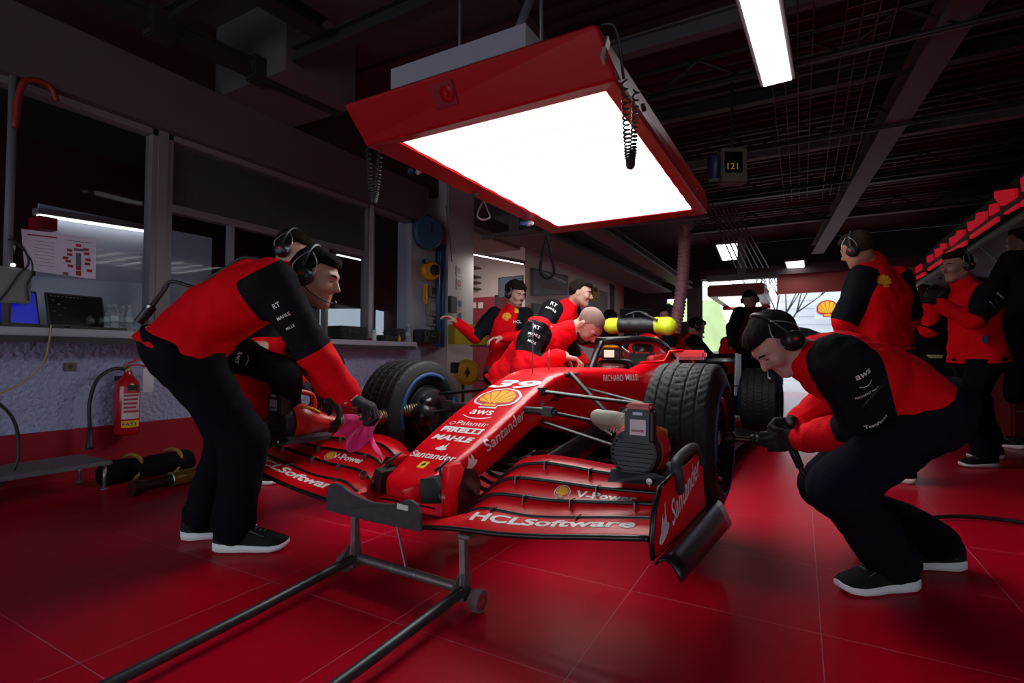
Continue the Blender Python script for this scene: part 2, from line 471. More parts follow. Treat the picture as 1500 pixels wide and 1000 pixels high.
def hand_mesh(name, w, d, pn, curl=.6, side=1, s=1.0, h=.0045, spread=.12, glove=0.0):
    """w wrist, d direction of the hand, pn palm normal, side: thumb on +/- d x pn"""
    d = V(d).normalized(); pn = V(pn); pn = (pn-d*pn.dot(d)).normalized(); a = d.cross(pn)*side   # thumb side
    F = Field(.008); g = glove
    P = lambda x, y, z: w+(d*x+a*y+pn*z)*s
    F.cone(P(-.035,0,0), P(.02,.0,0), .026*s+g, .027*s+g, k=.02)
    for y in (-.028,-.01,.010,.028): F.cone(P(.015,y*.7,0), P(.088-abs(y)*.15,y,0), .015*s+g, .0125*s+g, k=.014)
    fl = [(.030,.092,(.043,.026,.021)), (.010,.096,(.048,.030,.022)), (-.010,.092,(.044,.028,.021)), (-.029,.084,(.034,.021,.018))]
    for i, (y, x0, ls) in enumerate(fl):
        p = P(x0, y, 0); ang = curl*.55*(1+.12*i); sp = spread*(1.5-i)*.35
        r0 = (.0095,.0098,.0093,.0083)[i]*s+g
        dd = (d*math.cos(sp)+a*math.sin(sp))
        F.cone(P(x0-.025,y,0), p, r0*1.15, r0*1.05, k=.008)
        for j, L in enumerate(ls):
            v = dd*math.cos(ang)+pn*math.sin(ang); q = p+v*L*s
            F.cone(p, q, r0*(1-.07*j), r0*(.92-.07*j), k=.004); p = q; ang += curl*(.85 if j == 0 else .6)
    p = P(.012,.026,.006)
    for j, (L, an) in enumerate([(.042,.65),(.032,.42),(.026,.25)]):
        v = (d*math.cos(an)+a*math.sin(an))*math.cos(curl*.4*(j+.6))+pn*math.sin(curl*.4*(j+.6)); q = p+v.normalized()*L*s
        F.cone(p, q, (.0135-.001*j)*s+g, (.0115-.001*j)*s+g, k=.006); p = q
    return F.mesh(name, h)[0]

def shoe(parent, ank, toe, up=(0,0,1), s=1.0, sole_white=True, stripe=True, sole_col=(.85,.86,.90)):
    """ank: point on the ground under the heel/ankle; toe: horizontal direction"""
    t = V(toe).normalized(); up = V(up); up = (up-t*up.dot(t)).normalized(); sd = t.cross(up)
    o = V(ank)
    P = lambda x, y, z: o+(t*x+sd*y+up*z)*s
    # outline half widths along length (heel -.07 .. toe .205)
    xs = [-.078,-.070,-.045,0,.05,.10,.145,.18,.200,.208]
    hw = [.008,.026,.036,.036,.035,.043,.046,.038,.022,.006]
    hb = [.044,.045,.042,.037,.034,.032,.030,.032,.038,.044]      # top of the sole
    lo = [.016,.006,.001,0,0,0,.001,.006,.016,.026]
    ht = [.075,.098,.110,.112,.104,.082,.066,.056,.048,.044]
    N = 12
    sole = MB(); rows = []
    for x, w, b, l in zip(xs, hw, hb, lo):
        w2 = w*1.06+.002; ring = []
        for k in range(N):
            a = 2*PI*k/N; cy, cz = math.cos(a), math.sin(a)
            e = .45; yy = w2*math.copysign(abs(cy)**e, cy); zz = (b+l)/2+(b-l)/2*math.copysign(abs(cz)**e, cz); ring.append(P(x, yy, zz))
        rows.append(ring)
    sole.grid([list(r)+[r[0]] for r in rows]); sole.add(rows[0], [tuple(range(N))]); sole.add(rows[-1], [tuple(range(N))])
    ob = sole.obj('shoe', mat('shoe_fabric', (.006,.007,.010), .75, bump=.2, bscale=300, spec=.3), parent, smooth=True, world=True)
    me = ob.data; me.materials.clear()
    SW = mat('shoe_sole', sole_col, .5); UF = mat('shoe_fabric')
    up_ = MB(); rows = []
    for x, w, b, h in zip(xs, hw, hb, ht):
        ring = []
        for k in range(13):
            a = PI*k/12; cy, cz = math.cos(a), math.sin(a)
            ring.append(P(x, w*math.copysign(abs(cy)**.75, cy), b-.006+(h-b+.006)*cz**.85))
        rows.append(ring)
    up_.grid(rows)
    uo = up_.mesh()
    bm = bmesh.new(); bm.from_mesh(me); n = len(bm.faces)
    bm.from_mesh(uo)
    bm.faces.ensure_lookup_table()
    for i, f in enumerate(bm.faces): f.material_index = 0 if i < n else 1; f.smooth = True
    # laces and side stripes
    bm.to_mesh(me); bm.free(); me.materials.append(SW); me.materials.append(UF)
    if stripe:
        st = MB(); 
        for q in (-1, 1):
            for k in range(3):
                pts = []
                for j in range(7):
                    x = -.035+j*.022+.012*k; w = interp(x, xs, hw); z = .045+.040*math.sin(j/6*2.1)+.006*k-j*.001
                    b = interp(x, xs, hb); h = interp(x, xs, ht); z = min(z, h-.012)
                    cz = min(1, max(0, (z-b+.006)/(h-b+.006)))**(1/.85); yy = w*(max(0, 1-cz*cz)**.5)**.75
                    pts.append(P(x, q*(yy+.001), z))
                st.tube(pts, .0012*s, 5)
        for j in range(5):
            x = .05+j*.016; h = interp(x, xs, ht)
            st.tube([P(x,-.016,h-.004), P(x+.004,0,h+.002), P(x,.016,h-.004)], .0025*s, 5)
        st.obj('laces', mat('shoe_stripe', (.16,.17,.20), .4), ob, smooth=True, world=True)
    return ob

def headset(parent, c, f, u, s=1.0, boom=True, side=1, mark=True):
    r, f, u = frame(f, u); P = lambda x, y, z: c+(r*x+f*y+u*z)*s
    K = mat('headset_black', (.013,.014,.018), .38); G = mat('headset_wire', (.35,.36,.4), .3, .8)
    root = None
    hb = MB()
    arc = [P(.098*math.sin(a), -.015-.02*math.cos(a), .005+.135*math.cos(a)) for a in [(-90+180*k/16)*PI/180 for k in range(17)]]
    hb.tube(arc, .010*s, 8)
    root = hb.obj('headset', K, parent, smooth=True, world=True)
    for q in (-1, 1):
        m = MB()
        m.lathe(P(.070*q,-.012,-.002), r*q, [(.0,.0),(.036*s,.0),(.042*s,.006*s),(.043*s,.014*s),(.037*s,.018*s),(.038*s,.034*s),(.032*s,.044*s),(.018*s,.049*s),(0,.050*s)], 24)
        m.obj('ear_cup', K, root, smooth=True, world=True)
        w = MB(); w.tube(catmull([P(.10*q,.028,-.002), P(.105*q,.040,.03), P(.095*q,.03,.07), P(.082*q,-.005,.105)], 5), .0022*s, 6)
        w.tube(catmull([P(.10*q,-.050,-.002), P(.104*q,-.06,.03), P(.092*q,-.045,.07), P(.08*q,-.02,.105)], 5), .0022*s, 6)
        w.obj('wire_yoke', G, root, smooth=True, world=True)
    if mark:
        mm = MB()
        for q in (-1, 1): mm.lathe(P(.1185*q,-.012,.004), r*q, [(0,.004*s),(.008*s,.003*s),(.010*s,.0)], 5)
        mm.obj('ear_cup_emblem', mat('mark_red', (.55,.015,.02), .5), root, world=True)
    if boom:
        b = MB(); b.tube(catmull([P(.105*side,.0,-.03), P(.104*side,.05,-.06), P(.06*side,.115,-.078), P(.022*side,.128,-.072)], 6), .0028*s, 6)
        b.lathe(P(.034*side,.125,-.073), -r*side, [(0,-.004),(.009*s,.0),(.011*s,.012*s),(.008*s,.022*s),(0,.026*s)], 12)
        b.obj('microphone', K, root, smooth=True, world=True)
    return root

def person(label, J, s=1.0, h=.012, hd=.005, hair='short', haircol=(.012,.009,.007), skin=(.50,.27,.20), gloves=(True,True),
           sleeve='black_upper', jacket=RED_CLOTH, legs=True, head=True, hs=True, face=True, hscale=1.0, boom=True, boomside=1, arms=(True,True), group=None,
           folds=.008, trouser=NAVY, seed=1, shoes=(True,True), category='person', bare_hair=None, sole_col=(.85,.86,.90)):
    """J: joints in world space -- pelvis, chest, side (body right vector), neck, head, face, crown, and per side hand / elbow pole / foot"""
    L = lambda v: v*s
    SK = mat('skin%d' % int(skin[0]*100), skin, .5, var=.10, vscale=30, bump=.12, bscale=220)
    pel, che, rs = V(J['pelvis']), V(J['chest']), V(J['side']).normalized()
    spine = (che-pel).normalized(); rp = V(J.get('pside', rs)).normalized()
    fwd = spine.cross(rs)*-1; fwd = (rs.cross(spine))*-1 if False else spine.cross(rs)
    fwd = V(J.get('front', fwd)).normalized()
    neck = V(J['neck']) if 'neck' in J else che+spine*L(.17)
    headc = V(J['head']); ff, fu = V(J['face']), V(J['crown'])
    sh = {q: che+spine*L(.115)+rs*q*L(.165)+V(J.get('sh%+d' % q, (0,0,0))) for q in (-1, 1)}
    hip = {q: pel+rp*q*L(.09) for q in (-1, 1)}
    A = {}
    for q in (-1, 1):
        w = V(J['hand%+d' % q]); el, w = ik(sh[q], w, L(.285), L(.255), J['elbow%+d' % q]); A[q] = (sh[q], el, w)
    G = {}
    if legs:
        for q in (-1, 1):
            ft = V(J['foot%+d' % q]); an = ft+V((0,0,L(.09))); kn, an = ik(hip[q], an, L(.43)*J.get('leg',1), L(.41)*J.get('leg',1), J['knee%+d' % q]); G[q] = (hip[q], kn, an)
    # ---- the body, one continuous surface
    B = Field(.03)
    B.cone(pel, che, L(.07), L(.075)); B.cone(sh[-1].lerp(sh[1], .3), sh[-1].lerp(sh[1], .7), L(.05))
    if head:
        head_prims(B, headc, ff, fu, s*hscale)
        r_, f_, u_ = frame(ff, fu)
        B.cone(neck, headc-u_*L(.045)-f_*L(.018), L(.056), L(.054), k=.03)
        B.cone(neck-(neck-che).normalized()*L(.06), neck, L(.07), L(.058), k=.03)
    for q in (-1, 1):
        a, e, w = A[q]
        if arms[0 if q == -1 else 1]:
            B.cone(a, e, L(.042), L(.034)); B.cone(e, w, L(.036), L(.024))
            B.cone(w, w+(w-e).normalized()*L(.03), L(.022), L(.022), k=.01)
    if legs:
        B.cone(hip[-1], hip[1], L(.055))
        for q in (-1, 1):
            a, k_, an = G[q]; B.cone(a, k_, L(.050), L(.045)); B.cone(k_, an, L(.046), L(.033))
    fine = [(headc, .13*s*hscale, hd)] if head else []
    me, _ = B.mesh('person', h, fine)
    body = link('person', me, SK); tag(body, label, category, group)
    # ---- jacket
    Jk = Field(.04)
    mid = pel.lerp(che, .5)+V(J.get('belly', (0,0,0)))
    for q in (-1, 1):
        Jk.cone(pel+rp*q*L(.072)+spine*L(.0), mid+rs*q*L(.062), L(.104), L(.106))
        Jk.cone(mid+rs*q*L(.062), che+rs*q*L(.078), L(.106), L(.120))
        Jk.cone(che+rs*q*L(.06)+spine*L(.06), sh[q]*.82+neck*.18, L(.095), L(.066))
    Jk.cone(pel-spine*L(.05), mid, L(.132), L(.116)); Jk.cone(mid, che+spine*L(.04), L(.108), L(.118))
    for q in (-1, 1): Jk.cone(pel+rp*q*L(.085)-spine*L(.05), pel+rp*q*L(.085)+spine*L(.04), L(.130), L(.120), k=.03)
    Jk.cone(neck-(neck-che).normalized()*L(.09), neck-(neck-che).normalized()*L(.015), L(.095), L(.078), k=.05)
    if head: Jk.cone(neck-(neck-che).normalized()*L(.03), neck.lerp(headc, .18), L(.072), L(.066), k=.02)
    for q in (-1, 1):
        if not arms[0 if q == -1 else 1]: continue
        a, e, w = A[q]; wd = (w-e).normalized()
        Jk.cone(a, e, L(.078), L(.064), k=.045); Jk.cone(e, w-wd*L(.012), L(.065), L(.040), k=.03)
        rr = random.Random(seed+q)
        for t in (.12,.24,.38,.52,.68,.86):    # rucks of the sleeve
            Jk.cone((e.lerp(w, t))+V([rr.uniform(-.006,.006) for _ in range(3)]), e.lerp(w, t+.03), L(.063-.020*t), k=.018)
    hn = V(J.get('hemdir', spine)).normalized(); hem = pel+hn*L(J.get('hem', -.055))
    def cut(X, Y, Z):
        da = np.minimum(*[np.minimum(Field.dist(('c', A[q][1], A[q][2], .001, .001), X, Y, Z), Field.dist(('c', A[q][0], A[q][1], .001, .001), X, Y, Z)) for q in (-1, 1)])
        return -((X-hem.x)*hn.x+(Y-hem.y)*hn.y+(Z-hem.z)*hn.z)+np.where((np.sqrt((X-pel.x)**2+(Y-pel.y)**2+(Z-pel.z)**2) > L(.27)) | (da < L(.085)), -1, 0)
    jm, vs = Jk.mesh('jacket', h*.85, noise=folds, nscale=36/s, seed=seed, cut=cut)
    X, Y, Z = vs.T; z = np.full(len(vs), -1.0)
    if sleeve:
        tor = np.full(len(vs), 9.)
        for p in (('c', pel, che, L(.16), L(.17)), ('c', che, neck, L(.17), L(.09)), ('c', sh[-1]*.8+che*.2, sh[1]*.8+che*.2, L(.06), L(.06))):
            tor = np.minimum(tor, Field.dist(p, X, Y, Z))
        for q in (-1, 1):
            a, e, w = A[q]; d = e-a; l = d.length
            t = ((X-a.x)*d.x+(Y-a.y)*d.y+(Z-a.z)*d.z)/l
            da = Field.dist(('c', a, e, L(.07), L(.056)), X, Y, Z)
            dfo = Field.dist(('c', e, w, L(.055), L(.03)), X, Y, Z)
            zz = np.minimum(.040*s-da, np.minimum(t+J.get('cap', .085)*s, (tor+.10*s)))
            if sleeve == 'black_upper': zz = np.minimum(zz, l*J.get('slend', 1.0)-t+.015*s)
            elif sleeve == 'black_all':
                zz = np.maximum(zz, np.minimum(.05*s-dfo, .2))
            z = np.maximum(z, zz)
    set_zone(jm, z)
    jo = link('jacket', jm, zone_mat('jacket_%d' % int(jacket[0]*1000), jacket, BLACK_CLOTH)); wchild(jo, body)
    # ---- trousers
    if legs:
        T = Field(.035)
        T.cone(hip[-1]+spine*L(.02), hip[1]+spine*L(.02), L(.104)); T.cone(hip[-1]*.8+pel*.2, hip[-1]*.8+pel*.2+spine*L(J.get('hem',-.055)+.06), L(.104), L(.098), k=.05); T.cone(hip[1]*.8+pel*.2, hip[1]*.8+pel*.2+spine*L(J.get('hem',-.055)+.06), L(.104), L(.098), k=.05); 
        T.cone(pel+spine*L(.02)-fwd*L(.02), pel-fwd*L(.03), L(.100), k=.05); T.cone(hip[-1].lerp(G[-1][1], .12), hip[1].lerp(G[1][1], .12), L(.085), k=.04)
        for q in (-1, 1):
            a, k_, an = G[q]; T.cone(a, k_, L(.104), L(.084), k=.05); T.cone(a*.85+pel*.15, a*.85+pel*.15+((a-k_).normalized()*.5-fwd*.5)*L(.07*J.get('butt', 1)), L(.106), L(.095), k=.05); T.cone(k_, an+(k_-an)*.10, L(.083), L(.066), k=.03)
            T.cone(k_.lerp(an, .75), an+(k_-an).normalized()*L(.01), L(.071), L(.064), k=.02)
            rr = random.Random(seed*3+q)
            for t in (.55,.70,.83,.93):
                T.cone(k_.lerp(an, t)+V([rr.uniform(-.007,.007) for _ in range(3)]), k_.lerp(an, t+.02), L(.072), k=.02)
        tc_ = hem+hn*L(.045)
        tcut = lambda X, Y, Z: ((X-tc_.x)*hn.x+(Y-tc_.y)*hn.y+(Z-tc_.z)*hn.z)+np.where(np.sqrt((X-pel.x)**2+(Y-pel.y)**2+(Z-pel.z)**2) > L(.24), -1, 0)
        tm, _ = T.mesh('trousers', h*.9, noise=folds*.9, nscale=30/s, seed=seed+5, cut=tcut)
        to = link('trousers', tm, mat('trousers_%d' % int(trouser[2]*1000), trouser, .9, bump=.25, bscale=160, sheen=0, spec=.12)); wchild(to, body)
        for q in (-1, 1):
            if shoes[0 if q == -1 else 1]:
                td = V(J.get('toe%+d' % q, fwd)); td.z = J.get('tz%+d' % q, 0); shoe(body, V(J['foot%+d' % q]), td, s=s*1.03, sole_col=sole_col)
    # ---- hands
    for i, q in enumerate((-1, 1)):
        if not arms[i] or not gloves[i]: continue
        a, e, w = A[q]; wd = V(J.get('hdir%+d' % q, w-e)); pn = V(J.get('palm%+d' % q, (0,0,-1)))
        gl = gloves[i] == True
        m = hand_mesh('hand', w, wd, pn, J.get('curl%+d' % q, .7), J.get('thumb%+d' % q, 1), s, .0045 if h < .012 else .007, glove=.0012 if gl else 0)
        o = link('glove' if gl else 'hand', m, mat('glove_black', (.014,.014,.017), .8, bump=.3, bscale=250) if gl else SK); wchild(o, body)
    if head and hair:
        ho = link('hair', hair_mesh(headc, ff, fu, s*hscale, hair, .006 if h < .012 else .009, seed), mat('hair%d' % int(haircol[0]*1000), haircol, .85, spec=.1, bump=.6, bscale=120)); wchild(ho, body)
    if head and face:
        r_, f_, u_ = frame(ff, fu); hs_ = s*hscale; PP = lambda x, y, z: headc+(r_*x+f_*y+u_*z)*hs_
        for q in (-1, 1):
            eb = MB(); eb.tube([PP(.014*q,.0985,.031), PP(.030*q,.0975,.037), PP(.048*q,.086,.033)], [.003*hs_,.0042*hs_,.002*hs_], 8)
            eb.obj('eyebrow', mat('hair%d' % int(haircol[0]*1000), haircol, .85, spec=.1, bump=.6, bscale=120), body, smooth=True, world=True)
            ey = MB(); ey.tube([PP(.020*q,.0905,.0125), PP(.031*q,.0925,.0105), PP(.043*q,.086,.0125)], [.0015*hs_,.0022*hs_,.0012*hs_], 6)
            ey.obj('eyelashes', mat('lash', (.015,.01,.008), .6), body, smooth=True, world=True)
    if head and hs: headset(body, headc, ff, fu, s*hscale, boom, boomside)
    return dict(body=body, jacket=jo, A=A, G=G, sh=sh, spine=spine, fwd=fwd, rs=rs)

def sleeve_text(P, q, lines, view, parent=None, seg=0, t0=.15, dt=.2, m=None, along=True, hgt=.03, d=.2):
    """lettering sewn on a sleeve, read along or across the bone, on the side that faces 'view'"""
    a, e = P['A'][q][seg], P['A'][q][seg+1]; ax = (e-a).normalized(); n = V(view); n = (n-ax*n.dot(ax)).normalized()
    bv = bvh_of([P['jacket']]); m = m or mat('mark_white', (.8,.8,.8), .5)
    for i, (s, w, k) in enumerate(lines):
        c = a.lerp(e, t0+dt*i)+n*.03
        u = (ax.cross(n))*-1 if not along else ax; v = n.cross(u)
        if k == 'smile':
            pts = catmull([(-.5*w,.0,0),(-.2*w,-.16*w,0),(.2*w,-.16*w,0),(.5*w,.02*w,0)], 6)
            vs = [(p.x, p.y) for p in pts]+[(p.x, p.y+.05*w) for p in pts]; N = len(pts); fs = [(j, j+1, N+j+1, N+j) for j in range(N-1)]
            decal('sleeve_lettering', (vs, fs), c, u, v, m, bv, .0025, P['jacket'], .01, d)
        else:
            text('sleeve_lettering', s, c, u, v, m, width=w, bold=.012, bvh=bv, parent=P['jacket'], cuts=.012, off=.0025, depth=d)
# ------------------------------------------------------------------ the race car (local frame: x to its left side, y backwards, z up, origin on the front axle)
CR = mat('car_red', (.78,.001,.009), .30, coat=.22, var=.03, spec=.35)
CRM = mat('car_red_wing', (.72,.001,.009), .40, coat=.08, var=.03, spec=.3)
CF = mat('carbon', (.007,.008,.010), .35, coat=.15, var=.3, vscale=200)
CFM = mat('carbon_satin', (.008,.008,.010), .5, var=.2, vscale=60)
RUB = mat('tyre_rubber', (.011,.012,.015), .62, spec=.35, bump=.15, bscale=90)
STL = mat('brushed_steel', (.30,.29,.29), .35, .85)
W_ = mat('mark_white', (.8,.8,.8), .5)
cyaw, cpit = .039, .024
_x = V((math.cos(cyaw), -math.sin(cyaw), 0)); _y0 = V((math.sin(cyaw), math.cos(cyaw), 0))
_y = _y0*math.cos(cpit)-V((0,0,1))*math.sin(cpit); _z = _y0*math.sin(cpit)+V((0,0,1))*math.cos(cpit)
CT = V((-1.30, 2.53, .476))
CMX = Matrix.Translation(CT)@Rm(_x, _y, _z).to_4x4()
car = bpy.data.objects.new('race_car', None); COL.objects.link(car); car.matrix_world = CMX
tag(car, 'red open-wheel race car raised on a stand under the light box, nose towards us', 'race car')
CW = lambda x, y, z: CMX@V((x, y, z))
bpy.context.view_layer.update()

def ring(y, hw, zt, zb, et=3.0, eb=3.0, n=28, hwb=None, cy=0):
    """rounded section at station y"""
    pts = []; zc = (zt+zb)/2; hh = (zt-zb)/2
    for k in range(n):
        a = 2*PI*k/n; c, s_ = math.cos(a), math.sin(a); e = et if s_ >= 0 else eb
        x = math.copysign(abs(c)**(2/e), c); z = math.copysign(abs(s_)**(2/e), s_)
        w = hw if hwb is None else hw+(hwb-hw)*(.5-.5*z)
        pts.append((x*w+cy, y, zc+z*hh))
    return pts
def loft(secs, n=28, caps=(True, True), **kw):
    m = MB(); rows = [ring(*s, n=n, **kw) if not isinstance(s, dict) else ring(n=n, **s) for s in secs]
    m.grid([r+[r[0]] for r in rows])
    if caps[0]: m.add(rows[0], [tuple(range(n))])
    if caps[1]: m.add(rows[-1], [tuple(range(n))])
    return m
def dense(stations, f, n):
    out = []
    for i in range(n+1):
        y = stations[0]+(stations[-1]-stations[0])*i/n; out.append(f(y))
    return out

# nose cone: stations (y, half width, top, bottom)
NS = [(-1.012,.03,-.165,-.195),(-1.00,.066,-.148,-.212),(-.96,.100,-.128,-.222),(-.88,.122,-.108,-.225),(-.80,.140,-.070,-.215),(-.6,.158,.020,-.165),(-.4,.162,.109,-.090),(-.2,.158,.196,-.015),(0,.155,.262,.03)]
nm = loft([(y, w*1.05, zt, zb) for y, w, zt, zb in NS], et=7.5, eb=3.6)
nose = nm.obj('nose_cone', CR, car, smooth=True)
nmod = nose.modifiers.new('s', 'SUBSURF'); nmod.levels = 1; nmod.render_levels = 2
# chassis
CS = [(0,.161,.262,.03),(.10,.17,.285,.00),(.25,.185,.298,-.05),(.5,.215,.305,-.10),(.8,.25,.308,-.15),(1.0,.27,.31,-.18),(1.1,.29,.30,-.20)]
ch = loft([(a,b*1.03,c,d) for a,b,c,d in CS], et=7.5, eb=4)
chassis = ch.obj('chassis', CR, car, smooth=True); chassis.modifiers.new('s', 'SUBSURF').render_levels = 1
# cockpit sides and opening
ck = MB()
for q in (-1, 1):
    rows = []
    for y, w, zt in [(1.05,.24,.30),(1.15,.26,.33),(1.35,.275,.355),(1.6,.285,.38),(1.85,.29,.42),(2.1,.27,.50)]:
        rows.append([(q*(w+.03), y, -.2), (q*(w+.035), y, .1), (q*(w+.025), y, zt-.06), (q*(w+.0), y, zt-.01), (q*(w-.03), y, zt), (q*(w-.065), y, zt-.015), (q*(w-.08), y, zt-.08), (q*(w-.085), y, -.1)])
    ck.grid(rows)
ck.obj('cockpit_side', CR, car, smooth=True)
inn = MB(); inn.bb((-.2,1.05,-.25),(.2,2.1,-.18)); inn.bb((-.19,1.06,-.2),(.19,1.08,.26)); inn.obj('cockpit_floor', CFM, car)
st = MB(); st.box((0,1.95,.1),(.34,.10,.5),Matrix.Rotation(-.3,3,'X'),.04); st.box((0,2.02,.36),(.36,.12,.16),None,.04); st.obj('seat', mat('seat_black',(.02,.02,.022),.8), car, smooth=True, auto=40)
hr = MB(); hr.tube(catmull([(-.19,1.62,.375),(-.21,1.85,.40),(-.13,2.03,.42),(.13,2.03,.42),(.21,1.85,.40),(.19,1.62,.375)],6),.035,8); hr.obj('headrest', mat('headrest_red',(.4,.01,.012),.6), car, smooth=True)
# steering wheel with lit screen
sw = MB(); sw.tube(catmull([(-.13,1.36,.28),(-.14,1.35,.33),(-.09,1.34,.36),(.09,1.34,.36),(.14,1.35,.33),(.13,1.36,.28),(.10,1.37,.23),(-.10,1.37,.23)],5,True),.016,8,closed=True); sw.box((0,1.37,.30),(.2,.03,.11),None,.012)
swo = sw.obj('steering_wheel', CFM, car, smooth=True, auto=40)
# windscreen deflector
wd = MB(); wd.grid([[(-.16+.32*i/10, .98+.06*abs(i/5-1)**2+.03*j, .30+.022*j*(1-.3*abs(i/5-1))) for j in range(3)] for i in range(11)]); 
wdo = wd.obj('wind_deflector', mat('smoked_screen',(.10,.02,.02),.1,alpha=.7), car, smooth=True)
wdo.modifiers.new('s','SOLIDIFY').thickness = .004
# engine cover and airbox
EC = [(2.05,.15,.60,.2),(2.15,.16,.625,.1),(2.35,.15,.60,.0),(2.7,.13,.53,-.1),(3.1,.11,.43,-.15),(3.6,.07,.30,-.15),(4.0,.04,.2,-.12)]
loft(EC, et=2.4, eb=3).obj('engine_cover', CR, car, smooth=True)
ai = MB(); ai.lathe((0,2.04,.49),(0,-1,0),[(.085,0),(.095,.02),(.088,.03),(.07,0),(0,-.01)],24); ai.obj('air_intake', CF, car, smooth=True)
# sidepods
for q in (-1, 1):
    m = MB(); rows = []
    for y, xo, zt, zb in [(1.32,.66,.22,-.05),(1.36,.70,.245,-.12),(1.6,.71,.24,-.2),(2.0,.70,.19,-.24),(2.4,.62,.10,-.25),(2.8,.46,.0,-.26),(3.3,.30,-.06,-.26),(3.7,.2,-.08,-.26)]:
        xi = .18; w = (xo-xi)/2; c = (xo+xi)/2
        rows.append([(q*x, yy, z) for x, yy, z in ring(y, w, zt, zb, 4, 4, 24, cy=c)])
    m.grid([r+[r[0]] for r in rows]); m.add(rows[-1], [tuple(range(24))])
    m.obj('sidepod', CR, car, smooth=True)
    k = MB(); k.box((q*.43,1.345,.08),(.44,.03,.20),None,.01); k.obj('sidepod_inlet', CFM, car)
# floor and barge boards
fl = MB(); fl.prism([(-.25,.75,-.300),(-.30,1.15,-.300),(-.78,1.3,-.300),(-.80,3.1,-.300),(-.5,3.5,-.300),(.5,3.5,-.300),(.80,3.1,-.300),(.78,1.3,-.300),(.30,1.15,-.300),(.25,.75,-.300)],(0,0,.018)); fl.obj('floor_tray', CFM, car)
for q in (-1, 1):
    for i in range(5):
        b = MB(); y0 = .62+.14*i; x0 = q*(.30+.075*i)
        P = [[(x0+q*(.03*math.sin(j/6*PI)+.02*k*.5), y0+.05*j-.03*k, -.27+.085*k) for j in range(7)] for k in range(5-(i % 2))]
        b.grid(P); o = b.obj('barge_board', CF, car, smooth=True); o.modifiers.new('s','SOLIDIFY').thickness = .004
    vn = MB(); vn.grid([[(q*(.20+.01*k), -.35+.18*j, -.16+.05*j*0-.045*k+.028*j) for j in range(8)] for k in range(4)])
    o = vn.obj('under_nose_vane', CF, car, smooth=True); o.modifiers.new('s','SOLIDIFY').thickness = .004
# cape under the nose: stacked ribs
cp = MB()
for i in range(7): cp.tube(catmull([(.10,-.70+.05*i,-.215+.018*i),(.17,-.69+.05*i,-.235+.018*i),(.22,-.62+.05*i,-.20+.018*i)],5),.009,6)
cp.obj('nose_cape', CF, car, smooth=True)

# pylons and slots at the nose tip
for q in (-1, 1):
    m = MB(); P = []
    for t in range(11):
        f = t/10; z = -.082-.172*f; x = q*(.135+.062*math.sin(min(1, f*1.25)*PI/2)-.012*f)
        yf = -.90-.085*math.sin(min(1, f*1.4)*PI/2)+.02*f; yb = -.80+.015*f
        P.append([(x-q*.008, yf+.012, z), (x-q*.001, yf, z), (x+q*.014, yf+.003, z), (x+q*.020, yf+.02, z), (x+q*.018, yb-.02, z), (x+q*.006, yb, z), (x-q*.004, yb-.02, z), (x-q*.008, yf+.012, z)])
    m.grid(P); m.add(P[0][:-1], [tuple(range(7))]); m.add(P[-1][:-1], [tuple(range(7))])
    po = m.obj('nose_pylon', CR, car, smooth=True, auto=45)
    e = MB(); e.tube([(a[0][0]-q*.002, a[0][1]-.010, a[0][2]) for a in P[:8]], [.004]+[.0075]*6+[.004], 8)
    e.tube([(P[0][0][0]+q*.0,-.94+.02*k,-.095+.008*k) for k in range(5)],.006,8)
    e.obj('carbon_rim', CF, po, smooth=True)
    sl = MB(); sl.prism([(q*.098,-.992,-.120),(q*.150,-.975,-.112),(q*.176,-.965,-.150),(q*.168,-.965,-.205),(q*.105,-.99,-.210)],(0,.10,0)); sl.obj('nose_slot', mat('slot_black',(.008,.008,.01),.5), po)
    tv = MB(); tv.prism([(q*.205,-.86,-.088),(q*.212,-.90,-.150),(q*.205,-.90,-.258),(q*.215,-.79,-.258),(q*.215,-.77,-.16),(q*.21,-.80,-.10)],(q*.006,0,0)); tv.obj('turning_vane', CF, car)

# ---- front wing
BND = {
 'LE':(-1.06,[(.0,-.268),(.10,-.275),(.3,-.245),(.5,-.230),(.65,-.210),(.82,-.180),(.975,-.155)]),
 'B1':(-.955,[(.28,-.228),(.33,-.200),(.38,-.194),(.45,-.195),(.55,-.195),(.68,-.177),(.82,-.153),(.975,-.130)]),
 'B2':(-.87,[(.26,-.215),(.32,-.172),(.37,-.160),(.45,-.157),(.57,-.155),(.70,-.140),(.82,-.125),(.975,-.108)]),
 'B3':(-.79,[(.24,-.20),(.30,-.145),(.36,-.118),(.43,-.110),(.56,-.107),(.70,-.108),(.975,-.094)]),
 'B4':(-.71,[(.23,-.19),(.29,-.125),(.36,-.080),(.47,-.060),(.57,-.063),(.67,-.069),(.975,-.075)]),
 'T':(-.64,[(.25,-.15),(.30,-.085),(.35,-.060),(.45,-.040),(.57,-.043),(.76,-.054),(.975,-.070)])}
def bz(k, x):
    xs, zs = zip(*BND[k][1]); return interp(x, xs, zs)
fw = bpy.data.objects.new('front_wing', None); COL.objects.link(fw); fw.parent = car
fw.parent = car
order = ['LE','B1','B2','B3','B4','T']; NX = 34
WINGS = []
def smooth_line(k, x0, x1, n):
    xs = [x0+(x1-x0)*i/n for i in range(n+1)]; z = [bz(k, x) for x in xs]
    for _ in range(2): z = [z[0]]+[(z[i-1]+2*z[i]+z[i+1])/4 for i in range(1, n)]+[z[-1]]
    return xs, z
bpy.data.objects.remove(fw); fw = None
WB = {-1: .925, 1: .975}
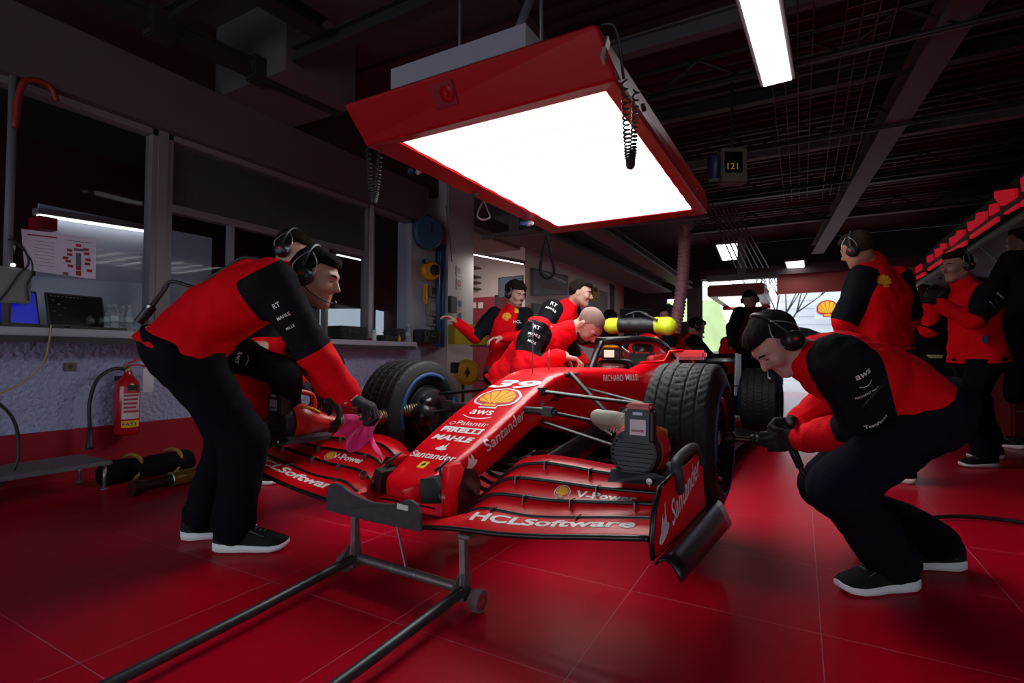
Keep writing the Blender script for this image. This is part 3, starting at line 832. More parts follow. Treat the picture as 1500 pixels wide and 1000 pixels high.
for q in (-1, 1):
    for i in range(5):
        a, b = order[i], order[i+1]; x0a = BND[a][1][0][0] if i else 0.0; x0b = BND[b][1][0][0]
        if i == 0: x0b = 0.0
        ya, yb = BND[a][0], BND[b][0]
        na = smooth_line(a, x0a, .975, NX); nb = smooth_line(b, max(x0b, BND[b][1][0][0]) if i else .28, .975, NX)
        m = MB(); top = []; bot = []
        for j in range(NX+1):
            f = j/NX
            xa = x0a+(.975-x0a)*f; za = interp(xa, *na)
            if i == 0:
                xb = xa; zb = interp(max(xb, .28), *nb) if xb > .28 else -.258+(bz('B1',.28)+.258)*max(0, (xb-.18)/.10)
                yb_ = yb if xb > .28 else yb-.0
            else: xb = x0b+(.975-x0b)*f; zb = interp(xb, *nb); yb_ = yb
            gap = .010 if i else 0
            r1 = []; r2 = []
            for k in range(8):
                t = k/7; y = (ya+.018*(i > 0))+(yb_+.006-ya-.018*(i > 0))*t; x = xa+(xb-xa)*t
                z = (za-gap)+(zb-za+gap)*t; cam = (-.012 if i else .004)*math.sin(PI*t)
                th = .010*math.sin(PI*min(1, t*1.2+.08))+.001
                r1.append((q*x, y, z+cam+th*.5)); r2.append((q*x, y, z+cam-th*.5))
            top.append(r1); bot.append(r2)
        rows = [r1+r2[::-1]+[r1[0]] for r1, r2 in zip(top, bot)]
        m.grid(rows); m.add(rows[0][:-1], [tuple(range(16))]); m.add(rows[-1][:-1], [tuple(range(16))])
        o = m.obj('wing_main_plane' if i == 0 else 'wing_flap', CRM, car, smooth=True, auto=60); WINGS.append(o)
        # black carbon lip at the front edge
        e = MB()
        if i == 0: pts = [(q*xx, ya-.004, interp(xx, *na)-.001) for xx in [.975*j/NX for j in range(NX+1)]]
        else: pts = [(q*(x0a+(.975-x0a)*j/NX), ya+.006, interp(x0a+(.975-x0a)*j/NX, *na)+.000) for j in range(NX+1)]
        e.tube(pts, .0075 if i else .009, 8); e.obj('carbon_lip', CF, o, smooth=True)
        if i:
            for xx in ([.40,.72] if i % 2 else [.48,.66,.88]):
                zz = interp(xx, *na); g = MB(); g.box((q*xx, ya+.002, zz-.006), (.003,.045,.030), None, .001); g.obj('slot_bracket', STL, o)
    # inboard carbon curl of the flaps
    for k, (dx, y) in enumerate([(.24,-.70),(.27,-.80),(.30,-.90)] if q < 0 else []):
        c = MB(); c.lathe((q*dx, y, -.13-.02*k), (1,0,0), [(.016,-.004),(.020,-.004),(.020,.004),(.016,.004),(.016,-.004)], 20, 0, 2*PI); c.obj('adjuster_ring', STL, car, smooth=False)
    # endplate
    ep = MB()
    outl = [(-1.045,-.215),(-1.06,-.165),(-1.035,-.09),(-.985,-.035),(-.86,-.022),(-.72,-.018),(-.62,-.02),(-.455,-.005),(-.43,-.015),(-.40,-.09),(-.355,-.225),(-.60,-.232),(-.9,-.222)]
    ep.prism([(q*.978, y, z) for y, z in outl], (q*.010,0,0)); epo = ep.obj('wing_endplate', CRM if q > 0 else CF, car); WINGS.append(epo)
    eb = MB(); eb.tube([(q*.983, y, z) for y, z in outl[:4]]+[(q*.983,-.975,-.032)], .008, 8)
    eb.tube([(q*.983, y, z) for y, z in outl[3:6]], .006, 6); eb.obj('carbon_edge', CF, epo, smooth=True)
    fp = MB(); P = []
    for j in range(11):
        t = j/10; y = -1.04+.84*t; P.append([(q*(.985+.075*k/6), y+.01*k/6, -.228+.030*math.sin(PI*k/6)-.035*(k/6)**1.5+.0*t-.055*t*(k/6)) for k in range(7)])
    fp.grid(P); fo = fp.obj('foot_plate', CF, epo, smooth=True); fo.modifiers.new('s','SOLIDIFY').thickness = .007
    hk = MB(); hk.tube(catmull([(q*.995,-.79,-.085),(q*.995,-.815,-.03),(q*.985,-.80,.005),(q*.978,-.73,.014),(q*.975,-.60,.022),(q*.978,-.50,.020),(q*.985,-.455,-.02),(q*.99,-.445,-.05)],6),[.010,.014]+[.017]*39+[.012,.008],10)
    if q > 0: hk.obj('edge_guard', mat('guard_rubber',(.028,.030,.036),.6), epo, smooth=True)
wmb = MB(); wmb.tube([(x*.075,-.952+.002*x,-.232) for x in (-1.8,-.9,0,.9,1.8)],.003,6); wmb.obj('main_plane_seam', CF, WINGS[5])

# ---- wheels
def tyre(x0, x1, q, R=.335, rim=.175, wet=True, face=True):
    """x0 inner, x1 outer face"""
    r = bpy.data.objects.new('wheel', None); COL.objects.link(r); r.parent = car
    m = MB(); W = x1-x0; NT, NSg = 240, 46; rows = []
    def prof(s):   # s 0..1 over width: radius
        e = abs(2*s-1); return R*(1-.018*e**2)-.040*max(0, (e-.80)/.20)**2.6
    for t in range(NT):
        a = 2*PI*t/NT; row = [(0, 0)]
        row = []
        # inner sidewall, tread, outer sidewall
        pr = [(rim, .050), (rim+.035, .016), (rim+.08, .004), (R-.062, .008)]
        for rr, dx in pr: row.append((dx, rr))
        for k in range(NSg+1):
            s = k/NSg; rr = prof(s); u = s*W; g = 0
            for c in (.22,.40,.60,.78):
                if abs(s-c) < .012: g = 1
            ph = (a/(2*PI)*52+ (abs(s-.5)**1.5)*7.0) % 1
            if ph < .18 and .06 < s < .96: g = 1
            if wet: rr -= .0048*g
            row.append((.014+(W-.028)*s, rr))
        for rr, dx in pr[::-1]: row.append((W-dx, rr))
        rows.append([((x0+u), rr*math.cos(a), rr*math.sin(a)) for u, rr in row])
    m.grid(rows, closed_u=True); to = m.obj('tyre', RUB, r, smooth=True, auto=32)
    o_ = x1 if q > 0 else x0; sg = q
    for side, xf in ((1, x1), (-1, x0)):
        bd = MB(); 
        for (a0, a1) in ((.25,2.65),(3.35,5.9)):
            bd.lathe((xf-side*.006,0,0),(side,0,0),[(rim+.058,.003),(rim+.060,.0065),(rim+.080,.0060),(rim+.083,.001)],40,a0,a1)
        bd.obj('blue_band', mat('tyre_blue',(.008,.060,.20),.6), to, smooth=True)
    rm = MB(); xo = x1 if q > 0 else x0
    L = lambda d: xo-q*d
    rm.lathe((0,0,0),(1,0,0),[(rim+.006,L(.045)),(rim+.006,L(.055)),(rim-.006,L(.060)),(rim-.010,L(.03)),(rim+.004,L(.020)),(rim+.010,L(.022)),(rim+.010,L(.03))],48)
    rm.lathe((0,0,0),(1,0,0),[(rim-.008,L(.06)),(rim-.014,L(W*.9)),(rim+.006,L(W*.93))],48)
    for k in range(9):
        a = 2*PI*k/9; d = V((0, math.cos(a), math.sin(a))); 
        for sp in (-.16,.16):
            d2 = V((0, math.cos(a+sp), math.sin(a+sp)))
            rm.tube([V((L(.085),0,0))+d*.045, V((L(.075),0,0))+d2*.11, V((L(.045),0,0))+d2*(rim-.008)], [.012,.010,.010], 6)
    rm.obj('rim', mat('magnesium_rim',(.07,.07,.08),.35,.8), r, smooth=True, auto=35)
    hb = MB(); hb.lathe((0,0,0),(q,0,0),[(.05,abs(L(.12))),(.055,abs(L(.08))),(.042,abs(L(.07))),(.036,abs(L(.045))),(.030,abs(L(.03))),(0,abs(L(.03)))],24); hb.obj('wheel_nut', STL, r, smooth=True, auto=35)
    return r
for q in (-1, 1):
    w = tyre(*(sorted((q*.695, q*1.01))), q)
for q in (-1, 1):
    w = tyre(*(sorted((q*.60, q*.985))), q, wet=True); w.location = (0,3.6,0)
# brake ducts and drums
for q in (-1, 1):
    d = MB(); d.lathe((q*.72,0,0),(-q,0,0),[(.165,-.1),(.165,.02),(.15,.05),(.10,.07),(.07,.075),(0,.08)],40); d.obj('brake_drum', CF, car, smooth=True, auto=35)
    s_ = MB(); s_.tube(catmull([(q*.66,-.05,.0),(q*.62,-.13,.01),(q*.60,-.20,.02)],5),[.06]*11,14); s_.tube(catmull([(q*.63,-.10,.03),(q*.60,-.16,.10)],4),[.035]*5,10); s_.obj('brake_duct', CF, car, smooth=True)
    d = MB(); d.lathe((q*.62,3.6,0),(-q,0,0),[(.165,-.1),(.165,.02),(.13,.05),(0,.06)],32); d.obj('brake_drum', CF, car, smooth=True, auto=35)
# suspension arms: flattened carbon blades
def blade(a, b, w, t, name='suspension_arm', m=None, lab=None):
    a, b = V(a), V(b); d = (b-a).normalized(); sdv = d.cross(V((0,0,1))).normalized(); up = sdv.cross(d)
    mb = MB(); rows = []
    for p in (a, b):
        rows.append([p+sdv*w*math.cos(k*2*PI/12)*.5+up*t*math.sin(k*2*PI/12)*.5 for k in range(12)])
    mb.grid([r+[r[0]] for r in rows]); mb.add(rows[0],[tuple(range(12))]); mb.add(rows[1],[tuple(range(12))])
    return mb.obj(name, m or CF, car, smooth=True, auto=50)
ARMS = []
for q in (-1, 1):
    a1 = blade((q*.155,-.145,.180),(q*.63,.03,.130),.055,.022); ARMS.append(a1)     # upper front arm
    blade((q*.19,.33,.185),(q*.63,.06,.130),.035,.016)                               # upper rear arm
    blade((q*.17,.155,.275),(q*.60,.03,-.08),.035,.022,'push_rod')
    blade((q*.10,-.12,.035),(q*.65,.0,-.115),.050,.018)
    blade((q*.14,.42,.0),(q*.65,.03,-.12),.035,.018)
    blade((q*.16,-.16,.085),(q*.64,-.10,.02),.03,.02,'track_rod')
    blade((q*.18,3.3,.12),(q*.6,3.58,.14),.04,.018); blade((q*.18,3.4,-.1),(q*.6,3.6,-.11),.05,.018); blade((q*.15,3.1,.2),(q*.6,3.56,.0),.03,.018,'push_rod')
    jo_ = MB(); jo_.box((q*.155,-.145,.180),(.05,.075,.040),None,.01); jo_.obj('arm_mount', CF, car)
    # nose camera pods
    cpod = MB(); cpod.lathe((q*.15,-.33,.098),(q,0,0),[(.0,0),(.016,.002),(.018,.02),(.018,.105),(.017,.11)],16); cpod.box((q*.29,-.33,.098),(.075,.055,.042),None,.012); cpod.obj('nose_camera', mat('camera_dark',(.03,.03,.033),.4), car, smooth=True, auto=35)
# halo
hl = MB()
arc = catmull([(-.285,1.95,.40),(-.285,1.72,.475),(-.27,1.45,.515),(-.20,1.22,.515),(-.10,1.10,.505),(0,1.06,.50),(.10,1.10,.505),(.20,1.22,.515),(.27,1.45,.515),(.285,1.72,.475),(.285,1.95,.40)],6)
hl.tube(arc, .030, 12); hl.tube(catmull([(0,1.065,.495),(0,.99,.44),(0,.91,.35),(0,.86,.29)],5),[.026]*16,10)
halo = hl.obj('halo', CF, car, smooth=True)
# mirrors
for q in (-1, 1):
    m = MB(); m.box((q*.60,1.18,.405),(.20,.075,.068),None,.02)
    mo = m.obj('mirror', CR, car, smooth=True, auto=40)
    g = MB(); g.bb((q*.60-.085,1.217,.378),(q*.60+.085,1.2195,.432)); g.obj('mirror_glass', mat('mirror_glass',(.6,.6,.62),.03,1), mo)
    s_ = MB(); s_.tube([(q*.27,1.10,.345),(q*.44,1.10,.36),(q*.47,1.12,.425),(q*.55,1.15,.435)],.010,8); s_.tube([(q*.60,1.2,.375),(q*.66,1.28,.24)],.010,8); s_.obj('mirror_stalk', CR, mo, smooth=True)
# aerials on the nose
for x, h_, y in ((0,.285,.03),(.045,.135,.14)):
    m = MB(); m.cyl((x,y,.255),(x,y,.27+h_),.004,.002,8)
    if h_ > .2:
        m.tube([(x,y,.27+h_),(x,y-.055,.27+h_)],.0022,6); m.tube([(x,y,.27+h_*.72),(x,y-.055,.27+h_*.70)],.0022,6)
    m.obj('pitot_tube', STL, car, smooth=True)
# dark vent slots beside the chassis top
for q in (-1, 1):
    m = MB()
    for k in range(3): m.tube([(q*(.158+.007*k),.10+.09*k,.255),(q*(.165+.007*k),.16+.09*k,.268)],[.016,.012],8)
    m.obj('chassis_vent', mat('slot_black',(.008,.008,.01),.5), car, smooth=True)
# rear wing and beam, far behind
for q in (-1, 1):
    m = MB(); m.prism([(q*.50,3.75,.02),(q*.50,4.25,.02),(q*.50,4.25,.50),(q*.50,3.85,.50)],(q*.012,0,0)); m.obj('rear_wing_endplate', CF, car)
m = MB(); m.box((0,4.0,.42),(1.0,.26,.018),Matrix.Rotation(.18,3,'X'),.006); m.box((0,4.18,.47),(1.0,.12,.012),Matrix.Rotation(.6,3,'X'),.004); m.obj('rear_wing_plane', CF, car)

# ---- lettering of the car
bn = bvh_of([nose]); cu = Vector
def nose_frame(y, z):      # on the sloping top
    return CW(0, y, z), _x, (CW(0,.0,.262)-CW(0,-.8,-.074)).normalized()
def tz(y): return interp(y, [n[0] for n in NS], [n[2] for n in NS])
def ntext(s, y, w, h, **k):
    o, u, v = nose_frame(y, tz(y)+.02); n = u.cross(v)
    # letters stand upright when read from the front, so u runs from car right (-x) to left (+x)
    return text('nose_lettering', s, o+k.pop('dx',0)*u, u, v, W_, width=w, height=h, bvh=bn, parent=nose, cuts=.03, depth=.15, **k)
ntext('39', -.160, .275, .125, bold=.035, shear=.25)
o, u, v = nose_frame(-.325, tz(-.325)+.02); shell_mark('scallop_mark', o, u, v, .100, nose, bn, .02, True, .0015, .15)
ntext('aws', -.462, .125, .042, bold=.012)
p = catmull([(-.085,0.004,0),(-.03,-.018,0),(.03,-.018,0),(.078,.0,0)],6); vs = [(q.x,q.y) for q in p]+[(q.x,q.y+.006) for q in p]; n_ = len(p)
o, u, v = nose_frame(-.500, tz(-.5)+.02); decal('nose_lettering', (vs,[(j,j+1,n_+j+1,n_+j) for j in range(n_-1)]), o, u, v, W_, bn, .0015, nose, .03, .15)
ntext('Palantir', -.560, .170, .036, dx=.020); o, u, v = nose_frame(-.572, tz(-.572)+.02)
decal('nose_lettering', ring_polys(.011,.015,20,1,(-.090,.006)), o, u, v, W_, bn, .0015, nose, 0, .15)
ntext('PIRELLI', -.620, .215, .036, bold=.04); o, u, v = nose_frame(-.603, tz(-.603)+.02); decal('nose_lettering', poly2([(-.112,0),(.112,0),(.112,.009),(-.112,.009)]), o, u, v, W_, bn, .0015, nose, .02, .15)
ntext('MAHLE', -.680, .215, .042, bold=.045, shear=.15)
o, u, v = nose_frame(-.768, tz(-.768)+.02); decal('nose_lettering', flame_polys(.058), o, u, v, W_, bn, .0015, nose, .02, .15)
ntext('Santander', -.808, .235, .044, bold=.015)
o, u, v = nose_frame(-.872, tz(-.872)+.02)
layers('shield_badge', [(poly2([(-.020,-.026),(.020,-.026),(.020,.026),(-.020,.026)]), mat('badge_yellow',(.8,.55,.02),.5), .0015), (poly2([(-.006,-.018),(.002,-.012),(.008,-.018),(.005,-.004),(.010,.006),(.006,.016),(-.002,.018),(-.006,.008),(-.010,.0)]), mat('badge_black',(.01,.01,.01),.5), .0025)], o, u, v, bn, nose, 0, .15)
# side of the nose: lettering runs back and up
sv = (CW(0,-.2,.09)-CW(0,-.85,-.18)).normalized()
def side_o(t, dz=0, dx=.2): 
    y = -.86+t; z = -.175+.415*t; return CW(dx, y, z+dz)
un = sv.cross(_x)*-1
decal('nose_lettering', flame_polys(.068), CW(.26,-.735,-.108), sv, un if un.z > 0 else -un, W_, bn, .0015, nose, .03, .16)
text('nose_lettering', 'Santander', CW(.26,-.65,-.045), sv, un if un.z > 0 else -un, W_, height=.052, width=.33, anchor=(0,.35), bold=.012, bvh=bn, parent=nose, cuts=.03, depth=.16)
bc = bvh_of([chassis, nose])
text('nose_lettering', 'FIA', CW(.3,-.16,.11), _y, _z, W_, height=.022, width=.034, bold=.02, bvh=bc, parent=nose, cuts=.02, depth=.25)
decal('nose_lettering', ring_polys(.0075,.010,16,1,(-.008,.020)), CW(.3,-.16,.11), _y, _z, W_, bc, .0015, nose, 0, .25)
decal('nose_lettering', ring_polys(.0075,.010,16,1,(.010,.020)), CW(.3,-.16,.11), _y, _z, W_, bc, .0015, nose, 0, .25)
text('chassis_lettering', 'RICHARD', CW(.4,.66,.243), _y, _z, W_, height=.040, width=.27, bold=.005, bvh=bc, parent=chassis, cuts=.04, depth=.3)
text('chassis_lettering', 'MILLE', CW(.4,.93,.245), _y, _z, W_, height=.040, width=.19, bold=.005, bvh=bc, parent=chassis, cuts=.04, depth=.3)
text('arm_lettering', 'RICHARD MILLE WATCH', CW(.40,-.075,.18), (CW(.63,.03,.13)-CW(.155,-.145,.18)), -_y+_z*.5, W_, height=.011, width=.16, bold=.01, bvh=bvh_of([ARMS[1]]), parent=ARMS[1], depth=.1)
# wing lettering: lies on the flaps, read from the front
def wtext(s, x0, x1, i, t, h, q, **k):
    """flap i between boundaries i and i+1, at chord fraction t, from |x| x0 to x1"""
    a, b = order[i], order[i+1]; xm = (x0+x1)/2
    za, zb = bz(a, x0), bz(b, x0)
    y = BND[a][0]+(BND[b][0]-BND[a][0])*t
    z0 = bz(a, x0)+(bz(b, x0)-bz(a, x0))*t; z1 = bz(a, x1)+(bz(b, x1)-bz(a, x1))*t
    A_, B_ = ((x0, z0), (x1, z1)) if q > 0 else ((-x1, z1), (-x0, z0))
    Aw, Bw = CW(A_[0], y, A_[1]+.03), CW(B_[0], y, B_[1]+.03)
    u = Bw-Aw; v = CW(0, BND[b][0], bz(b, xm))-CW(0, BND[a][0], bz(a, xm))
    return text('wing_lettering', s, Aw, u, v, W_, width=u.length, height=h, anchor=(0,.5), bvh=bvh_of([WINGS[i+(6 if q > 0 else 0)]]), parent=WINGS[i+(6 if q > 0 else 0)], cuts=.02, depth=.12, **k)
for q in (-1, 1):
    wtext('HCLSoftware', .345 if q > 0 else .32, .92, 0, .5, .052, q, bold=.03)
    wtext('V-Power', .645 if q > 0 else .40, .86 if q > 0 else .60, 2, .56, .032, q, bold=.03)
    y = -.83; x = .595 if q > 0 else .62; z = (bz('B2',x)+bz('B3',x))/2+.03
    shell_mark('scallop_mark', CW(q*x, y, z), _x, CW(0,-.79,bz('B3',x))-CW(0,-.87,bz('B2',x)), .025, WINGS[2+(6 if q > 0 else 0)], bvh_of([WINGS[2+(6 if q > 0 else 0)]]), .02, True, .0012, .1)
be = bvh_of([WINGS[11]]); ud = (CW(1,-.43,-.045)-CW(1,-.95,-.175)).normalized(); vd = _z
decal('endplate_lettering', flame_polys(.105), CW(1.05,-.945,-.185), ud, vd, W_, be, .0015, WINGS[11], 0, .2)
text('endplate_lettering', 'Santander', CW(1.05,-.86,-.16), ud, vd, W_, width=.40, height=.085, anchor=(0,.2), bold=.012, bvh=be, parent=WINGS[11], depth=.2)
# smile mark on the inner face of the far endplate
bl = bvh_of([WINGS[5]]); 
# ------------------------------------------------------------------ things around the car
BLK = mat('plastic_black', (.014,.015,.018), .45, var=.1)
DGR = mat('plastic_graphite', (.030,.034,.042), .5)
REDP = mat('plastic_red', (.50,.010,.012), .38, coat=.2)
YEL = mat('plastic_yellow', (.62,.30,.012), .45)
def lo(name, label, cat, p, group=None):
    o = bpy.data.objects.new(name, None); COL.objects.link(o); o.matrix_world = CMX@Matrix.Translation(V(p))
    bpy.context.view_layer.update(); return tag(o, label, cat, group)
def hose(mb, pts, r, pitch=.009, n=12, amp=.10):
    c = catmull(pts, 30); L = [0]
    for a, b in zip(c, c[1:]): L.append(L[-1]+(b-a).length)
    N = max(20, int(L[-1]/(pitch/4))); P = []; R_ = []
    for i in range(N+1):
        s_ = L[-1]*i/N; k = min(len(L)-2, max(0, int(np.searchsorted(L, s_))-1)); t = (s_-L[k])/max(1e-9, L[k+1]-L[k])
        P.append(c[k].lerp(c[k+1], min(1, max(0, t)))); R_.append(r*(1+amp*math.sin(2*PI*s_/pitch)))
    return mb.tube(P, R_, n)
def blower(label, p, q):
    b = lo('brake_blower', label, 'blower', p, 'battery blowers cooling the front brakes')
    m = MB(); m.lathe((0,.05,.085),(0,-1,0),[(.078,-.03),(.083,-.02),(.083,.03),(.078,.048),(.070,.050),(.068,.044),(0,.042)],32); mo = m.obj('motor_housing', BLK, b, smooth=True, auto=35)
    g = MB()
    for k in range(9):
        z = -.060+.015*k; w = math.sqrt(max(.0, .072**2-z*z)); g.box((0,.001,.085+z),(2*w,.010,.005))
    g.obj('grille', DGR, mo)
    s_ = MB(); rows = []
    for y, r, zc, xo in [(.05,.088,.088,0),(.08,.096,.092,0),(.12,.094,.090,0),(.17,.078,.085,0),(.22,.058,.078,q*-.01),(.27,.042,.070,q*-.03),(.31,.034,.066,q*-.055)]:
        rows.append([(xo+r*math.cos(a), y, zc+r*.98*math.sin(a)) for a in [2*PI*k/28 for k in range(29)]])
    s_.grid(rows); s_.add(rows[0][:-1],[tuple(range(28))]); so = s_.obj('casing', REDP, b, smooth=True, auto=40)
    y_ = MB()
    for e in (-1, 1): y_.tube([(e*.066,.09,.162),(e*.066,.15,.150),(e*.055,.20,.128)],.0075,8)
    y_.obj('yellow_stripe', YEL, so, smooth=True)
    h = MB(); h.tube(catmull([(0,.07,.178),(0,.075,.215),(0,.11,.232),(0,.19,.215),(0,.21,.175),(0,.21,.14)],6),.013,10); h.obj('handle', REDP, b, smooth=True)
    bx = MB(); bx.box((.025,.0,.180),(.092,.062,.106),None,.008); bo = bx.obj('battery', BLK, b, smooth=True, auto=35)
    cp_ = MB(); cp_.box((.025,.0,.241),(.084,.060,.020),None,.007); cp_.obj('battery_cap', REDP, bo, smooth=True, auto=35)
    l = MB(); l.bb((.000,-.0325,.150),(.052,-.031,.200)); l.obj('sticker', mat('sticker_white',(.62,.58,.60),.5), bo)
    l = MB(); l.bb((.006,-.0335,.160),(.046,-.0322,.168)); l.obj('sticker_print', mat('sticker_print',(.35,.12,.13),.5), bo)
    l = MB(); l.bb((.009,-.0325,.214),(.041,-.031,.224)); l.obj('battery_gauge', mat('gauge_lit',(.5,.55,.7),.4), bo)
    f = MB(); f.prism([(-.075,-.03,-.012),(.11,-.03,.0),(.11,.0,.02),(.07,.0,.03),(-.075,-.0,.025)],(0,.24,0)); fo = f.obj('mounting_foot', DGR, b)
    k = MB(); k.lathe((.065,-.03,.008),(0,-1,0),[(.010,0),(.010,.006),(0,.007)],14); k.obj('bolt', STL, fo)
    return b
B1 = blower('red and black battery blower with a white sticker, on the near front wing end', (.845,-.80,-.060), 1)
B2 = blower('red blower with yellow stripe on the far wing end, under the reaching arm', (-.80,-.98,-.068), -1)
# hoses
m = MB(); hose(m, [CW(.79,-.50,.01),CW(.74,-.43,.06),CW(.66,-.40,.088),CW(.56,-.33,.088),CW(.50,-.25,.08),CW(.53,-.19,.05),CW(.60,-.17,.02)], .030, .015, 14, .16)
tag(m.obj('air_hose', mat('hose_cream',(.42,.38,.30),.5), None, smooth=True), 'short pale ribbed hose from the near blower to the brake', 'hose')
m = MB(); hose(m, [CW(-.84,-.66,.0),CW(-.80,-.50,-.01),CW(-.77,-.34,.005),CW(-.72,-.22,.03),CW(-.63,-.12,.045)], .036, .015, 14, .14)
tag(m.obj('air_hose', mat('hose_brass',(.20,.16,.09),.35,.6), None, smooth=True), 'brass-coloured ribbed hose running into the far front wheel', 'hose')
# pink cloth
F = Field(.012)
c0 = CW(-.83,-.62,-.02)
def cl(name):
    m = MB(); P = []
    for i in range(30):
        row = []
        for j in range(22):
            u, v = i/29, j/21
            x = (u-.5)*.17; y = (v-.5)*.06
            z = -.06*v-.05*abs(u-.45)*v
            x += .02*math.sin(v*5+u*3); yy = y+.022*math.sin(u*13+v*3)+.012*math.sin(u*25+v*6); zz = z+.018*math.sin(u*9+1)*(.4+v)-.035*(u-.2)*v
            p = atd(528,612,2.24)+RT*(x*.95)+UP*(zz*1.5+.005)-FW*yy*1.2
            row.append(p)
        P.append(row)
    m.grid(P); o = m.obj(name, mat('cloth_pink',(.80,.012,.20),.85,bump=.3,bscale=200,sheen=.3), None, smooth=True)
    o.modifiers.new('s','SOLIDIFY').thickness = .003; return o
tag(cl('cleaning_cloth'), 'crumpled bright pink cloth hanging from the bending mechanic\'s gloved hand', 'cloth')

# wing guard
gp = [(-.255,-.262),(-.262,-.20),(-.250,-.165),(-.215,-.152),(-.178,-.158),(-.12,-.178),(-.06,-.190),(0,-.194),(.06,-.190),(.10,-.183),(.14,-.166),(.172,-.160),(.200,-.172),(.214,-.198),(.218,-.258),(0,-.262)]
m = MB(); m.prism([(x,-1.125+.02*abs(x)*4*abs(x), z) for x, z in gp],(0,.012,0))
g = m.obj('wing_guard', mat('guard_grey',(.045,.045,.050),.75,var=.4,vscale=25,bump=.4,bscale=40), None); g.matrix_world = CMX; tag(g, 'grey rubber guard hung on the middle of the wing nose edge', 'guard')
m = MB(); m.bb((.115,-1.128,-.196),(.165,-1.1245,-.178)); bpy.context.view_layer.update()
m.obj('guard_tag', mat('sticker_pale',(.7,.7,.7),.5), g)

# front stand (jack)
JS = mat('jack_steel', (.20,.18,.18), .42, .7, var=.3, vscale=20)
JD = mat('jack_dark', (.045,.052,.058), .4, .5, var=.3, vscale=20)
jk = empty('car_stand', (-1.24,1.46,0), 'long low steel stand with two rails holding up the car nose', 'stand')
def jp(name, mb, m, parent=jk, **k): return mb.obj(name, m, parent, smooth=True, auto=40, world=True, **k)
m = MB(); m.cyl((-1.49,1.475,.062),(-.985,1.455,.062),.017); cb = jp('cross_tube', m, JS)
m = MB(); m.lathe((-1.31,1.468,.062),(1,0,0),[(.017,0),(.019,.001),(.019,.006),(.017,.007)],16); m.lathe((-1.20,1.464,.062),(1,0,0),[(.017,0),(.019,.001),(.019,.006),(.017,.007)],16); jp('weld_ring', m, STL, cb)
for x in (-1.500,-.985):
    y = 1.47 if x < -1.2 else 1.455
    m = MB(); rows = []
    for z, w, dx in [(.03,.040,0),(.06,.040,0),(.10,.030,-.0),(.16,.022,-.004),(.228,.017,-.008)]:
        rows.append([(x+dx-.011, y-w*.55, z),(x+dx+.011, y-w*.55, z),(x+dx+.013, y+w*.55, z),(x+dx-.013, y+w*.55, z),(x+dx-.011, y-w*.55, z)])
    m.grid(rows); m.add(rows[0][:-1],[(0,1,2,3)]); m.add(rows[-1][:-1],[(0,1,2,3)]); up_ = m.obj('upright', JS, jk, world=True)
    m = MB(); m.box((x-.005,y+.02,.234),(.05,.05,.012),None,.003); m.obj('saddle', JS, up_, world=True)
    m = MB(); m.prism([(x-.008,y-.03,.045),(x-.008,y-.10,.05),(x-.008,y-.03,.12)],(.008,0,0)); m.obj('gusset', JS, up_, world=True)
    sx = -1 if x < -1.2 else 1
    wx = x+sx*.052
    m = MB(); m.lathe((wx,y,.036),(sx,0,0),[(.010,-.018),(.034,-.018),(.036,-.014),(.036,.014),(.034,.018),(.024,.018)],28); wo = jp('castor', m, mat('castor_rubber',(.16,.10,.11),.7,var=.25))
    m = MB(); m.lathe((wx,y,.036),(sx,0,0),[(.0,.024),(.006,.024),(.008,.019),(.016,.018),(.025,.016),(.026,.0185),(.024,.019)],24); jp('castor_hub', m, mat('castor_red',(.35,.03,.035),.5), wo)
    m = MB(); m.cyl((x,y,.036),(wx+sx*.02,y,.036),.007); jp('axle', m, STL, wo)
    m = MB(); x2 = -1.455 if x < -1.2 else -.978
    m.tube([(x,y,.062),(x+.001,y-.10,.058),((x+x2)/2,y-.45,.050),(x2,.30,.036)],[.019,.017,.0155,.0155],12); jp('rail', m, JD)
m = MB(); m.cyl((-1.455,.30,.036),(-.978,.30,.036),.0155); jp('end_tube', m, JD)
m = MB(); m.cyl((-1.245,1.465,.070),(-1.325,1.50,.215),.0045); jp('latch_rod', m, JS)

# wheel gun
gun = empty('wheel_gun', (-.30,2.49,.476), 'black and chrome wheel gun pressed on the near front wheel nut', 'wheel gun')
ax = V((1,-.02,.02)).normalized(); g0 = V((-.285,2.492,.478))
BR = mat('socket_brown', (.06,.030,.025), .35, .6)
m = MB(); m.lathe(g0, ax, [(0,-.02),(.030,-.02),(.032,.02),(.024,.028),(.014,.032),(.013,.095),(.0,.096)],24); m.obj('socket', BR, gun, smooth=True, auto=35, world=True)
m = MB(); m.lathe(g0+ax*.09, ax, [(0,0),(.020,0),(.024,.006),(.024,.014),(.019,.018),(.024,.022),(.025,.034),(.020,.038),(.022,.042),(.022,.05),(0,.05)],24); m.obj('clutch', BLK, gun, smooth=True, auto=35, world=True)
m = MB(); m.lathe(g0+ax*.14, ax, [(0,0),(.026,0),(.029,.006),(.029,.058),(.031,.06),(.031,.066),(.024,.07),(.024,.16),(.018,.18),(0,.182)],28); m.obj('gun_body', mat('gun_chrome',(.10,.11,.13),.18,.9), gun, smooth=True, auto=35, world=True)
m = MB(); m.tube([g0+ax*.24, g0+ax*.26+V((0,0,-.05)), g0+ax*.28+V((0,-.01,-.10))],[.016,.018,.016],10); m.obj('pistol_grip', BLK, gun, smooth=True, world=True)
